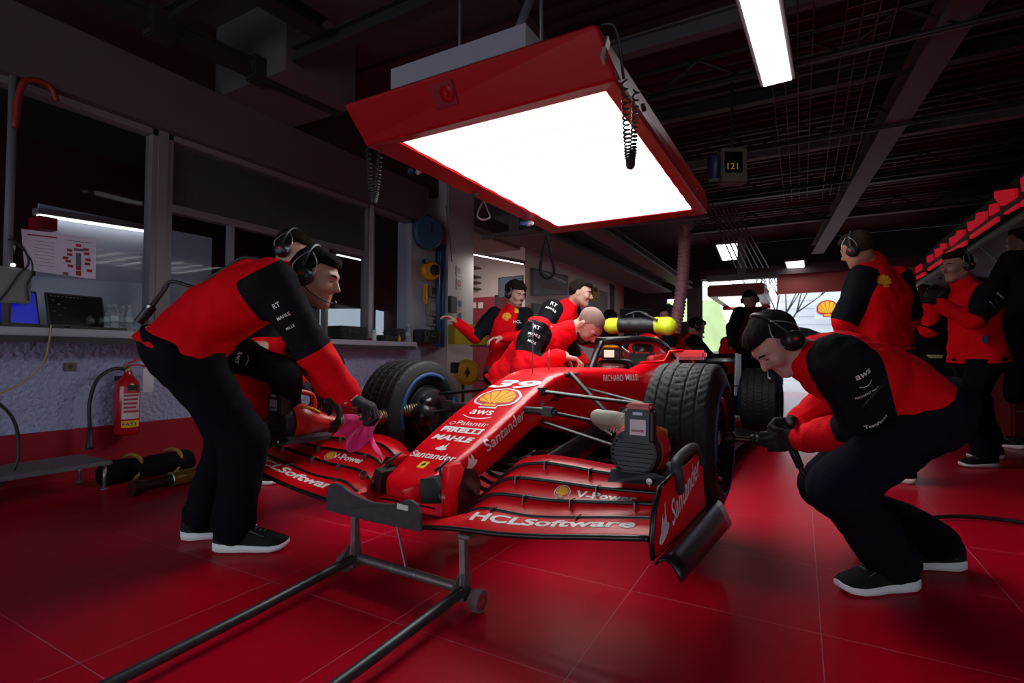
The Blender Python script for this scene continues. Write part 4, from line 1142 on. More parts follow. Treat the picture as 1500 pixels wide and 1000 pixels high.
m = MB(); h0 = g0+ax*.28+V((0,-.01,-.10)); m.tube(catmull([h0, h0+V((.02,-.0,-.04)), V((.10,2.55,.22)), V((.20,2.75,.04)), V((.32,3.05,.018)), V((.62,3.45,.018)), V((.95,3.55,.018)), V((1.45,3.35,.018)), V((1.55,3.05,.018)), V((1.25,2.98,.018)), V((1.15,3.15,.018)), V((1.5,3.5,.018)), V((2.2,3.6,.018))],10),.011,8)
tag(m.obj('air_line', BLK, None, smooth=True), 'black rubber air line lying in a loop on the floor behind the squatting mechanic', 'hose')

# padded bag with neon ends lying over the engine intake
bag = lo('cooling_bag', 'black padded bag with neon yellow ends lying across the car behind the cockpit', 'bag', (0,1.86,.675))
NE = mat('neon_fabric', (.62,.80,.02), .6)
F = Field(.03); F.cone((-.15,0,.0),(.15,0,.0),.064,.066); me_, _ = F.mesh('bag_body', .01, noise=.006, nscale=30); link('bag_body', me_, BLK, bag)
for e, w in ((-1,.10),(1,.13)):
    F = Field(.02); F.cone((e*.17,0,.0),(e*(.17+w-.04),0,-.012 if e > 0 else 0),.067,.068 if e < 0 else .078); me_, _ = F.mesh('bag_end', .01, noise=.004, nscale=30); link('bag_end', me_, NE, bag)
m = MB(); m.tube(catmull([(.05,-.03,.10),(.12,-.06,.07),(.20,-.085,.03)],6),.010,8); m.tube(catmull([(-.1,.0,.09),(0,.02,.12),(.1,.0,.09)],5),.009,8); m.obj('carry_strap', BLK, bag, smooth=True)
# instrument on the cockpit rim: lit display box and yellow board camera
sc = lo('data_display', 'small lit display with yellow top clipped inside the cockpit', 'display', (-.02,1.30,.415))
m = MB(); m.box((0,0,0),(.17,.05,.085),None,.012); m.obj('display_case', BLK, sc, smooth=True, auto=35)
m = MB(); m.bb((-.045,-.028,-.028),(.035,-.0255,.028)); m.obj('screen', mat('screen_warm',(.75,.45,.35),.4,emit=.7,ecol=(1,.62,.5)), sc)
m = MB(); m.box((-.005,-.0,.052),(.13,.05,.022),None,.008); m.obj('yellow_cap', YEL, sc, smooth=True, auto=35)
m = MB(); 
for k in range(5): m.tube(catmull([(.08+.012*k,.0,.02),(.10+.012*k,-.03,.05-.01*k),(.125+.008*k,.0,-.03)],5),.006,6)
m.obj('cable_bundle', STL, sc, smooth=True)
# ------------------------------------------------------------------ the garage
XW = -4.3
def struct(o): o['kind'] = 'structure'; return o
def boxo(name, lo_, hi_, m, parent=None, bev=0, world=False):
    return MB().bb(lo_, hi_, bev).obj(name, m, parent, world=world, smooth=bev > 0, auto=40 if bev > 0 else None)
# floor: red resin tiles with fine pale joints
fm = mat('floor_red', (.46,.0005,.018), .38, spec=.10, var=.10, vscale=1.2, bump=.05, bscale=30)
nt = fm.node_tree; b = nt.nodes['Principled BSDF']
geo = nt.nodes.new('ShaderNodeNewGeometry'); sep = nt.nodes.new('ShaderNodeSeparateXYZ'); nt.links.new(geo.outputs['Position'], sep.inputs[0])
def joint(sock, off, step, w):
    a = nt.nodes.new('ShaderNodeMath'); a.operation = 'SUBTRACT'; nt.links.new(sock, a.inputs[0]); a.inputs[1].default_value = off
    p = nt.nodes.new('ShaderNodeMath'); p.operation = 'PINGPONG'; nt.links.new(a.outputs[0], p.inputs[0]); p.inputs[1].default_value = step/2
    l = nt.nodes.new('ShaderNodeMath'); l.operation = 'LESS_THAN'; nt.links.new(p.outputs[0], l.inputs[0]); l.inputs[1].default_value = w; return l.outputs[0]
jx = joint(sep.outputs[0], -1.129, .588, .0013); jy = joint(sep.outputs[1], 1.27, .588, .0013)
mx = nt.nodes.new('ShaderNodeMath'); mx.operation = 'MAXIMUM'; nt.links.new(jx, mx.inputs[0]); nt.links.new(jy, mx.inputs[1])
mc = nt.nodes.new('ShaderNodeMix'); mc.data_type = 'RGBA'; nt.links.new(b.inputs['Base Color'].links[0].from_socket, mc.inputs[6]); mc.inputs[7].default_value = (.50,.13,.19,1)
nt.links.new(mx.outputs[0], mc.inputs[0]); nt.links.new(mc.outputs[2], b.inputs['Base Color'])
n = nt.nodes.new('ShaderNodeTexNoise'); n.inputs['Scale'].default_value = 2.3; n.inputs['Detail'].default_value = 6
mr = nt.nodes.new('ShaderNodeMapRange'); nt.links.new(n.outputs['Fac'], mr.inputs[0]); mr.inputs[3].default_value = .30; mr.inputs[4].default_value = .46; nt.links.new(mr.outputs[0], b.inputs['Roughness'])
lw = nt.nodes.new('ShaderNodeLayerWeight'); lw.inputs[0].default_value = .5
mrc = nt.nodes.new('ShaderNodeMapRange'); mrc.interpolation_type = 'SMOOTHSTEP'; nt.links.new(lw.outputs['Facing'], mrc.inputs[0]); mrc.inputs[1].default_value = .78; mrc.inputs[2].default_value = .95; mrc.inputs[3].default_value = 0; mrc.inputs[4].default_value = .8
nt.links.new(mrc.outputs[0], b.inputs['Coat Weight']); b.inputs['Coat Roughness'].default_value = .22
struct(boxo('floor', (-9,-3.5,-.1), (6,14.2,0), fm))
DK = mat('ceiling_dark', (.020,.015,.017), .8, var=.2)
# ceiling: corrugated deck on the right and in the middle, plaster panels on the left
m = MB(); P = []
ys = [-3.5+.045*i for i in range(int(17.7/.045)+1)]
for i, y in enumerate(ys):
    z = 3.62+(.03 if (i % 4) in (0, 1) else 0); P.append([(-1.9, y, z), (6, y, z)])
m.grid(P); struct(m.obj('ceiling', mat('deck_metal', (.034,.019,.022), .55, .3, var=.2), None))
struct(boxo('trim_1', (-9,-3.5,3.60), (-1.9,14.2,3.72), mat('ceiling_panel', (.055,.043,.050), .85)))
struct(boxo('trim_2', (-9,-3.5,3.95), (6.1,14.2,4.1), DK))
for i, y in enumerate((.2,1.9,3.6,5.3)):
    struct(boxo('trim_%d' % (3+i), (-4.4,y,3.585), (-1.9,y+.03,3.60), DK))
struct(boxo('wall_front_blocker', (-9,-3.6,2.3), (6,-3.5,3.6), DK)); struct(boxo('wall_front_right_blocker', (.3,-3.6,0), (6,-3.5,2.3), DK))  # unseen front walls, added and sized to cut daylight on ceiling and right-hand men
struct(boxo('wall_right_near_blocker', (4.2,-3.5,1.9), (4.3,1.0,3.6), DK))  # unseen header, its height set to hold back daylight from the right
struct(boxo('wall_right_return', (2.95,.95,0), (4.3,1.0,3.6), DK))
# left wall
ST = mat('stucco', (.36,.39,.60), .85, var=.10, vscale=40, bump=1.0, bscale=34)
for n__ in ST.node_tree.nodes:
    if n__.type == 'BUMP': n__.inputs['Distance'].default_value = .045
RB = mat('band_red', (.24,.001,.012), .45)
struct(boxo('wall_left', (XW-.2,-3.5,.33), (XW,5.3,.93), ST))
struct(boxo('baseboard_left', (XW-.2,-3.5,0), (XW+.006,5.3,.33), RB))
FRM = mat('window_frame', (.17,.16,.175), .5)
struct(boxo('wall_left_header', (XW-.2,-3.5,2.55), (XW+.10,5.3,3.0), mat('header_plaster', (.085,.070,.078), .85)))
struct(boxo('wall_left_upper', (XW-.2,-3.5,3.0), (XW-.02,14,3.6), mat('upper_red', (.040,.014,.018), .8)))
# worktop along the wall
wt = boxo('worktop', (XW-.15,-3.5,.945), (XW+.27,4.9,.995), mat('worktop_grey', (.34,.35,.42), .5), bev=.006); tag(wt, 'long pale grey worktop running under the windows along the left wall', 'worktop')
boxo('front_edge', (XW+.23,-3.5,.905), (XW+.262,4.88,.944), mat('edge_dark', (.03,.03,.04), .6), wt)
# window bays: mullions and transoms at real places along the wall
def wy(px): return atx(px, 430, XW).y
yA, yB, yC, yD, yE = wy(5), wy(232), wy(540), wy(655), 5.3
n_w = [0]
def window(y0, y1, z0, z1, parts=(), transom=None):
    n_w[0] += 1; k = n_w[0]
    w = empty('window_%d' % k, (XW,(y0+y1)/2,z0)); struct(w)
    m = MB(); t = .045
    m.bb((XW-.08,y0,z0),(XW+.02,y0+t,z1)); m.bb((XW-.08,y1-t,z0),(XW+.02,y1,z1)); m.bb((XW-.08,y0,z1-t),(XW+.02,y1,z1)); m.bb((XW-.08,y0,z0),(XW+.02,y1,z0+.02))
    m.obj('window_frame', FRM, w, world=True)
    ztop = z1
    if transom:
        boxo('transom', (XW-.07,y0,transom-.03), (XW+.015,y1,transom+.03), FRM, w, world=True)
        for p in parts: boxo('mullion', (XW-.06,p-.018,z0), (XW+.01,p+.018,transom), FRM, w, world=True)
        ztop = transom
        bl = MB()
        z = transom+.04
        while z < z1-t: bl.box((XW-.03,(y0+y1)/2,z),(.022,y1-y0-2*t,.0016),Matrix.Rotation(.9,3,'Y')); z += .0165
        bl.obj('blind_slats', mat('blind_slat', (.115,.105,.115), .5), w, world=True)
    gl = boxo('pane', (XW-.045,y0+t,z0), (XW-.041,y1-t,ztop), mat('glass', (.9,.92,.95), .02, trans=1, ior=1.12, spec=.5, var=.0), w, world=True)
    return w
window(-2.6, yB-.03, .995, 2.55)
window(yB+.03, yC, .995, 2.55, (wy(338), wy(415), wy(478)), 1.98)
window(yC+.02, yD-.25, .995, 2.55)
struct(boxo('trim_8', (XW-.08,yB-.035,.995), (XW+.03,yB+.035,2.55), FRM)); struct(boxo('trim_9', (XW-.08,yC-.02,.995), (XW+.03,yC+.035,2.55), mat('frame_light',(.40,.39,.42),.5)))
# room behind the glass
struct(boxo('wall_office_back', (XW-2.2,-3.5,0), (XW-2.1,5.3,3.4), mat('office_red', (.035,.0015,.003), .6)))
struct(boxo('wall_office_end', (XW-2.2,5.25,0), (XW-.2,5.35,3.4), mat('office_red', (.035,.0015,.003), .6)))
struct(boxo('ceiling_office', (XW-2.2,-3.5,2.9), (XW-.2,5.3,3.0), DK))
GP = mat('office_panel', (.42,.44,.54), .6)
def office_panel(px0, py0, px1, py1, d, label, mt=GP, yt2=None):
    a = atx(px0, py0, XW-d); b_ = atx(px1, py1, XW-d); z0 = min(a.z, b_.z); zt = a.z
    m = MB(); z2 = atx(px1, yt2 or py0, XW-d).z
    m.prism([(XW-d,a.y,.9),(XW-d,b_.y,.9),(XW-d,b_.y,z2),(XW-d,a.y,zt)],(-.02,0,0))
    return tag(m.obj('partition_or_reflection', mt), label, 'partition')
office_panel(57, 298, 221, 400, 1.2, 'pale partition panel behind the left window, below the glowing strip', GP, 331)
office_panel(20, 402, 212, 480, .35, 'low pale cupboard back seen through the left window under the plan sheet', mat('cupboard_white', (.62,.74,.85), .6), 415)
office_panel(248, 336, 308, 470, .8, 'pale board standing behind the second window pane', GP, 348)
office_panel(470, 452, 532, 470, .5, 'glowing band for the daylight reflected in the window right of the headset men', mat('reflected_daylight', (.2,.2,.2), .5, emit=.42, ecol=(.72,.86,1)), 452)  # emissive band added behind the pane to imitate daylight reflected in the glass
office_panel(552, 454, 590, 470, .6, 'low glowing band for the daylight reflected in the red-tinted window', mat('reflected_daylight', (.2,.2,.2), .5), 462)  # same glow, another imitated reflection of daylight in the window
def lamp_or_reflection(name, a, b_, w, e, label, col=(1,.97,.93), par=None, grp='ceiling strip lamps and lamp reflections'):
    r = empty(name, (a+b_)/2, label, 'lamp', grp)
    d = (b_-a).normalized(); sdv = d.cross(V((0,0,1))).normalized()
    M3 = Matrix((d, sdv, V((0,0,1)))).transposed(); c = (a+b_)/2
    MB().box(c+V((0,0,.03)), ((b_-a).length+.04, w+.05, .05), M3).obj('lamp_housing', mat('lamp_housing',(.16,.12,.13),.5), r, world=True)
    MB().box(c, ((b_-a).length, w, .012), M3).obj('diffuser', mat('lamp_lit_%s' % int(e*10), col, .5, emit=e), r, world=True)
    return r
lamp_or_reflection('lamp_or_reflection', atx(56,315,XW-1.15), atx(222,340,XW-1.15), .07, 3.0, 'thin glowing strip for the ceiling lamp reflected in the left window', (.80,.82,.78))  # glowing strip stands in for the ceiling lamp reflected in the glass
lamp_or_reflection('lamp_or_reflection', atx(494,373,XW-.45), atx(530,381,XW-.45), .04, 1.2, 'short strip lamp behind the window right of the mechanic\'s head', (.9,.9,.86))  # short emissive strip in place of a lamp reflection in the pane
# pipes and stub behind glass
m = MB(); a = atx(569,318,XW-.6); m.bb((a.x,a.y-.03,a.z-.27),(a.x+.04,a.y+.03,a.z)); tag(m.obj('hanging_bracket', mat('bracket_grey',(.12,.11,.12),.5)), 'short grey bracket hanging behind the dark red window', 'bracket')
# plan sheets on the window
sh = tag(MB().prism([atx(31,335,XW+.012), atx(141,349,XW+.012), atx(140,409,XW+.012), atx(36,395,XW+.012)],(.002,0,0)).obj('plan_sheet', mat('paper',(.62,.56,.72),.7)), 'white plan sheets taped on the left window, with a small car diagram', 'paper')
def wq(x0, y0, x1, y1, d=.0155): return [atx(x0,y0,XW+d), atx(x1,y0+(x1-x0)*.12,XW+d), atx(x1,y1+(x1-x0)*.12,XW+d), atx(x0,y1,XW+d)]
MB().prism(wq(40,342,84,344),(.001,0,0)).obj('heading_bar', mat('print_red',(.30,.01,.03),.6), sh, world=True)
for (x, y) in [(111,357),(98,364),(98,370),(92,375),(96,380),(99,387),(122,363),(123,369),(125,378),(124,384),(111,391),(92,398),(111,396),(127,394),(111,399)]: MB().prism(wq(x,y,x+8,y+4),(.001,0,0)).obj('red_box', mat('print_red',(.30,.01,.03),.6), sh, world=True)
m = MB(); m.prism(wq(111,370,119,391),(.001,0,0)); m.prism(wq(108,363,122,367),(.001,0,0))
for k in range(8): m.prism(wq(50,352+k*5,80,352.5+k*5),(.001,0,0))
m.prism(wq(96,351,134,351.8),(.001,0,0)); m.obj('car_diagram', mat('print_grey',(.10,.09,.13),.6), sh, world=True)
for (q, l) in (((57,315,84,338),'dark red box on the shelf behind the left window'),):
    a = atx(q[0],q[1],XW-1.0); b_ = atx(q[2],q[3],XW-1.0); tag(boxo('storage_box',(XW-1.2,a.y,b_.z),(XW-1.0,b_.y,a.z),RB), l, 'box')

# conduits at the far left
m = MB(); a = atx(14,300,XW+.05)
for dy in (0,): m.cyl((a.x,a.y,.995),(a.x,a.y,2.7),.022); 
tag(m.obj('riser_pipe', mat('pipe_pale',(.12,.11,.12),.6), smooth=True), 'pale riser pipe at the far left end of the window', 'pipe')
m = MB(); a = atx(30,130,XW+.1); m.tube(catmull([a+V((0,-.02,-.25)), a, a+V((0,.05,.08)), a+V((0,.14,.08)), a+V((0,.18,0))],6),.018,8); tag(m.obj('pipe_elbow', mat('pipe_red',(.22,.012,.010),.5), smooth=True), 'red bent pipe high on the left above the window', 'pipe')
sb = boxo('socket_box', tuple(atx(12,415,XW+.05)-V((.04,.10,.12))), tuple(atx(12,415,XW+.05)+V((.04,.10,.10))), mat('socket_pale',(.16,.16,.18),.5), bev=.01); tag(sb, 'small pale socket box at the left edge above the worktop', 'socket')
a = atx(19,388,XW+.09); m = MB(); m.box(a,(.02,.022,.022),None,.004); m.obj('indicator', mat('led_white',(.7,.75,.8),.4,emit=1.2), sb, world=True)
for i, (pts, c, l, r_) in enumerate([([(12,350),(32,360),(42,385),(28,402),(12,425),(0,440)],(.014,.014,.017),'black cable looping from the socket box at the left edge',.006),
    ([(14,345),(44,378),(47,402),(40,418),(42,440)],(.014,.014,.017),'thin black cable hanging beside the plan sheets',.005)]):
    m = MB(); m.tube(catmull([atx(x,y,XW+.10) for x, y in pts],8),r_,6); tag(m.obj('cable', mat('cable_%d' % i, c,.5), smooth=True), l, 'cable')
m = MB(); m.tube(catmull([atx(75,476,XW+.275),atx(72,500,XW+.28),atx(64,530,XW+.27),atx(40,555,XW+.26),atx(10,572,XW+.27),atx(-40,590,XW+.27)],8),.005,6); tag(m.obj('cable', mat('cable_yellow',(.35,.26,.10),.5), smooth=True), 'thin yellow cable hanging from the worktop across the white wall', 'cable')
m = MB(); m.tube(catmull([atx(-30,575,-3.9),atx(0,592,-3.9),atx(20,615,-3.9),atx(27,650,-3.9),atx(18,690,-3.9),V((-3.95,1.05,.02)),V((-4.0,.6,.02))],8),.009,8); tag(m.obj('cable', BLK, smooth=True), 'thick black cable drooping at the left edge down to the floor', 'cable')
# wall switch
a = atx(102,537,XW); p = tag(boxo('wall_plate',(XW,a.y-.035,a.z-.028),(XW+.012,a.y+.035,a.z+.028),mat('plate_bronze',(.12,.10,.085),.5,.4),bev=.003), 'small bronze socket plate on the rough white wall', 'socket')
MB().cyl((XW+.01,a.y,a.z),(XW+.018,a.y,a.z),.012).obj('plug_hole', BLK, p, world=True)
# fire extinguisher
a = atx(186,590,XW+.12); ez = atx(186,637,XW+.12).z; et = atx(186,534,XW+.12).z
ex = empty('fire_extinguisher', (a.x,a.y,ez), 'red fire extinguisher hanging on the rough white wall', 'fire extinguisher')
EX = mat('extinguisher_red',(.42,.006,.012),.25,coat=.5)
r_ = .076; m = MB(); m.lathe((0,0,0),(0,0,1),[(0,0),(r_*.8,.004),(r_,.02),(r_,et-ez-.16),(r_*.9,et-ez-.12),(r_*.55,et-ez-.09),(.026,et-ez-.07),(.024,et-ez-.045),(0,et-ez-.045)],36)
ebody = m.obj('cylinder', EX, ex, smooth=True, auto=50)
H = et-ez
fa = math.degrees(math.atan2(EYE.y-a.y, EYE.x-a.x))
def arc_(name, r, z0, z1, a0, a1, m_):
    m = MB(); m.grid([[(r*math.cos(math.radians(fa+t)), r*math.sin(math.radians(fa+t)), z) for z in (z0, z1)] for t in [a0+(a1-a0)*k/14 for k in range(15)]]); return m.obj(name, m_, ebody, smooth=True)
arc_('instruction_label', r_+.001, .12, H-.20, -22, 68, mat('label_white',(.50,.42,.46),.5))
arc_('black_label', r_+.001, H-.19, H-.14, 0, 60, BLK)
for k in range(6): arc_('label_print', r_+.0022, .165+k*.028, .180+k*.028, -14, 60-((k*17) % 22), mat('print_red2',(.30,.03,.04),.6))
arc_('yellow_label', r_+.001, .062, .108, -22, 68, mat('label_yellow',(.62,.42,.03),.5))
if 0: m = MB(); m.lathe((0,0,0),(0,0,1),[(r_+.001,.12),(r_+.001,H-.19)],20,math.radians(20),math.radians(150)); m.obj('instruction_label', mat('label_white',(.50,.42,.46),.5), ebody)
bvx = bvh_of([ebody]); ea = V((a.x,a.y,ez)); en = (EYE-ea); en.z = 0; en.normalize(); eu = V((-en.y,en.x,0))
text('label_text','FAST',ea+en*.1+V((0,0,.085))+eu*.02,eu,V((0,0,1)),BLK,width=.085,height=.026,bvh=bvx,parent=ebody,depth=.1,off=.003,bold=.01)
m = MB(); m.lathe((0,0,H-.05),(0,0,1),[(.022,0),(.024,.01),(.018,.035),(0,.036)],16); m.obj('valve', mat('brass',(.25,.20,.08),.4,.7), ex, smooth=True)
m = MB(); m.tube([(0,-.01,H-.01),(0,.06,H+.0),(0,.15,H-.02)],.006,6); m.tube([(0,-.01,H+.005),(0,.06,H+.035),(0,.15,H+.055)],.006,6); m.obj('squeeze_handle', EX, ex, smooth=True)
m = MB(); m.tube(catmull([(0,-.02,H-.03),(.01,-.10,H-.03),(.02,-.19,H-.10),(.02,-.23,H-.25),(.02,-.225,H-.42)],8),.012,8); m.tube([(.02,-.225,H-.42),(.02,-.224,H-.54),(.02,-.224,H-.56)],[.016,.018,.026],10); m.obj('discharge_hose', BLK, ex, smooth=True)
m = MB(); m.bb((.02,.09,H-.20),(.022,.16,H-.03)); m.obj('inspection_tag', mat('tag_white',(.55,.55,.60),.6), ex)
m = MB(); m.bb((-.12,-.03,H-.12),(-.07,.03,H-.08)); m.obj('wall_bracket', BLK, ex)
# low bench
bp = atz(150,718,0)
bn_ = empty('low_bench', (-3.95,.6,0), 'low aluminium step bench along the red wall base', 'bench')
m = MB(); m.box((-3.94,.45,.165),(.42,2.35,.025),None,.004); m.obj('bench_top', mat('alu_tread',(.17,.16,.18),.5,.5,bump=.6,bscale=80), bn_, world=True)
for y in (-.6,.7,1.6):
    for x in (-3.77,-4.1):
        m = MB(); m.cyl((x,y,0),(x,y,.155),.010); m.cyl((x,y,0),(x,y,.008),.022); m.obj('leg', STL, bn_, world=True, smooth=True)
# bag and torch on the floor
gb = empty('tool_bag', (-3.85,2.15,0), 'black duffel bag with yellow straps on the floor by the wall', 'bag')
F = Field(.04); F.cone((-3.9,1.68,.075),(-3.9,2.15,.07),.075,.07); F.cone((-3.82,1.8,.085),(-3.82,2.05,.08),.05); me_,_ = F.mesh('bag_body',.014,noise=.012,nscale=16); o = link('bag_body',me_,mat('bag_fabric',(.004,.0045,.007),.9,spec=.1,bump=.4,bscale=120)); wchild(o,gb)
for y in (1.80,2.05):
    m = MB(); m.tube([(-3.88+.098*math.cos(t),y+.02*math.sin(t*2),.072+.098*math.sin(t)) for t in [-.9+i*.3 for i in range(12)]],.012,6); m.obj('yellow_strap', mat('strap_yellow',(.28,.16,.02),.7), gb, world=True, smooth=True)
t0 = atz(195,715,.045); t1 = atz(290,693,.05)
tr = empty('air_tool', t0, 'brown and yellow air gun lying on the floor in front of the black bag', 'air gun')
d = (t1-t0).normalized(); m = MB(); m.lathe(t0,d,[(0,-.01),(.045,-.01),(.048,.02),(.034,.05),(.030,.16),(.036,.17),(.036,.22)],24); m.obj('nose_piece', BR, tr, smooth=True, auto=35, world=True)
m = MB(); m.lathe(t0,d,[(.036,.22),(.042,.225),(.045,.24),(.045,.36),(.042,.37)],24); m.obj('amber_sleeve', mat('amber',(.30,.15,.02),.3), tr, smooth=True, auto=35, world=True)
m = MB(); m.lathe(t0,d,[(.044,.215),(.048,.218),(.048,.226),(.044,.23)],24); m.obj('steel_ring', STL, tr, smooth=True, auto=35, world=True)
m = MB(); m.lathe(t0,d,[(.044,.37),(.046,.375),(.046,.41),(.02,.42),(0,.42)],24); m.obj('steel_ring', STL, tr, smooth=True, auto=35, world=True)

# ---- on the worktop
zt = .9955
def wtp(px, dx=.15): p = atx(px, 480, XW+dx); p.z = zt; return p
def laptop(px, label, tilt, lit, scr, yaw, w=.34, keys=True):
    p = wtp(px[0],.12); r = empty('laptop', (p.x,p.y,zt), label, 'laptop', rz=yaw)
    MB().box((0,-.02,.009),(w,.24,.018),None,.005).obj('base', BLK, r, smooth=True, auto=40)
    Rx = Matrix.Rotation(-tilt,3,'X')
    MB().box(V((0,.10,.018))+Rx@V((0,0,.115)),(w,.012,.235),Rx,.004).obj('lid', BLK, r, smooth=True, auto=40)
    s_ = MB().box(V((0,.10,.018))+Rx@V((0,-.0068,.117)),(w-.025,.001,.205),Rx).obj('screen', scr, r)
    if keys:
        m = MB()
        for i in range(12):
            for j in range(4): m.box((-w/2+.04+i*(w-.08)/11,-.10+.03*j,.0185),(.018,.018,.002))
        m.obj('keyboard', DGR, r)
    return r, Rx
LY = math.radians(90+12)
r, Rx = laptop((28,483), 'laptop with a blue screen at the left end of the worktop', .22, True, mat('screen_blue',(.01,.02,.20),.4,emit=.28,ecol=(.012,.02,.75)), LY)
r, Rx = laptop((128,494), 'laptop with a black screen beside the water bottles', .25, True, mat('screen_black',(.004,.004,.005),.2), LY-.1)
m = MB(); 
for k in range(9): m.box(V((0,.10,.018))+Rx@V((-.14+.022*k,-.0078,.208)),(.013,.0006,.004),Rx)
for k in range(5): m.box(V((0,.10,.018))+Rx@V((-.13+.03*(k % 3),-.0078,.18-.025*k)),(.016,.0006,.004),Rx)
m.obj('screen_text', mat('screen_text',(.10,.13,.14),.5,emit=.08), r)
def bottle(p, label, cap, s_=1.0, grp='water bottles on the worktop'):
    r = empty('water_bottle', (p.x,p.y,zt), label, 'bottle', grp); 
    m = MB(); m.lathe((0,0,0),(0,0,1),[(0,.002),(.028,.0),(.032,.01),(.032,.05),(.029,.06),(.032,.07),(.032,.12),(.030,.145),(.016,.175),(.0125,.185),(.0125,.20)],24)
    for v in range(len(m.v)): m.v[v] = tuple(c*s_ for c in m.v[v])
    m.obj('bottle_body', mat('bottle_plastic',(.75,.82,.88),.08,trans=.85,ior=1.3,alpha=.75), r, smooth=True)
    m = MB(); m.lathe((0,0,0),(0,0,1),[(.0145*s_,.195*s_),(.0145*s_,.215*s_),(0,.216*s_)],16); m.obj('cap', cap, r, smooth=True, auto=40)
    m = MB(); m.lathe((0,0,0),(0,0,1),[(.0325*s_,.075*s_),(.0325*s_,.115*s_)],20); m.obj('paper_label', mat('label_pale',(.35,.42,.46),.6), r, smooth=True)
for px, l in (((159,489),'leftmost small water bottle beside the black laptop'),((168,492),'second water bottle from the left, nearer the worktop edge'),((180,491),'third water bottle from the left'),((189,494),'rightmost of the four small water bottles')):
    bottle(wtp(px[0],.10 if px[1] < 492 else .20), l, mat('cap_pale',(.25,.28,.32),.5), .85)
bottle(wtp(598,.2), 'clear water bottle standing alone between the black cases', mat('cap_pale2',(.35,.35,.42),.5), 1.0)
def case(px, w, h_, dd, label, m_=BLK):
    p = wtp(px[0],.08); c = V((XW+.08-dd*0,p.y,zt+h_/2)); r = empty('tool_case', (c.x,c.y,zt), label, 'tool case', 'tool cases on the worktop')
    MB().box(c,(dd,w,h_),None,.018).obj('case_body', m_, r, smooth=True, auto=40, world=True)
    MB().box(c+V((0,0,h_*.18)),(dd+.006,w+.006,.012),None,.004).obj('seam', DGR, r, world=True)
    for e in (-.25,.25): MB().box(c+V((dd/2+.006,w*e,h_*.15)),(.012,.035,.04),None,.004).obj('latch', DGR, r, world=True)
    MB().tube([c+V((dd/2,-.05,-.0)),c+V((dd/2+.02,-.045,-.0)),c+V((dd/2+.02,.045,-.0)),c+V((dd/2,.05,-.0))],.006,6).obj('handle', DGR, r, world=True)
case((508,496),.38,.145,.26,'wide black case at the right window, near the headset men')
case((563,498),.30,.07,.2,'flat black case between the two taller cases')
case((578,500),.20,.16,.2,'narrow black case behind the water bottle')
case((623,503),.34,.17,.22,'square black case at the right end of the worktop')
a = wtp(560); tag(boxo('sheet_box',(XW+.0,a.y-.2,zt),(XW+.10,a.y+.06,zt+.035),mat('box_red_dark',(.20,.01,.015),.5)), 'flat red tray behind the bottle on the worktop', 'tray')
a = wtp(548,.17); r = empty('spray_can',(XW+.17,a.y,zt),'white spray can with green cap on the worktop','can'); MB().lathe((0,0,0),(0,0,1),[(0,0),(.026,0),(.026,.11),(.018,.12),(0,.12)],20).obj('can_body',mat('can_white',(.45,.48,.48),.4),r,smooth=True,auto=40); MB().lathe((0,0,.12),(0,0,1),[(.018,0),(.018,.025),(0,.026)],16).obj('can_cap',mat('cap_green',(.01,.16,.08),.5),r,smooth=True,auto=40)
a = wtp(585,.2); r = empty('glue_bottle',(XW+.20,a.y,zt),'tiny yellow bottle beside the clear water bottle','bottle'); MB().lathe((0,0,0),(0,0,1),[(0,0),(.018,0),(.018,.05),(.006,.062),(.004,.08),(0,.08)],16).obj('bottle_body',YEL,r,smooth=True)

# ---- pillar with reels, boards and pipes
PX = -4.15; yP0, yP1 = atx(655,400,PX).y, atx(685,400,PX).y
pil = struct(boxo('wall_pillar', (-4.6,yP0+.02,0), (PX,yP1+.15,3.6), mat('pillar_cream',(.40,.37,.38),.7)))
m = MB(); y1_ = atx(600,400,XW).y
struct(boxo('wall_left_pier', (XW-.2,y1_,.93), (XW+.02,yP0+.05,2.55), mat('pier_pale',(.33,.34,.42),.7)))
bp_ = mat('pipe_blue',(.012,.10,.30),.4)
for i, px in enumerate((642,649)):
    p = atx(px,400,XW+.10); m = MB(); m.cyl((p.x,p.y,.95),(p.x,p.y,2.32),.026 if i else .02); 
    tag(m.obj('service_pipe', bp_, smooth=True), ('left' if not i else 'right')+' one of the two bright blue vertical pipes on the pillar', 'pipe', 'blue pipes on the pillar')
def wallpt(px, py, dx=.05): return atx(px, py, XW+dx)
# blue hose reel
p = wallpt(627,341,.12); rl = empty('hose_reel', p, 'round blue hose reel high on the pillar', 'hose reel')
m = MB(); m.lathe(p,(1,-.35,-.1),[(0,.04),(.08,.05),(.19,.045),(.215,.02),(.215,-.05),(.19,-.07),(0,-.07)],40); m.obj('reel_drum', mat('reel_blue',(.022,.09,.18),.5), rl, smooth=True, auto=40, world=True)
m = MB(); m.tube([p+V((.06,0,.0)),p+V((.07,0,.10)),p+V((.0,0,.24))],.012,6); m.obj('bracket', BLK, rl, smooth=True, world=True)
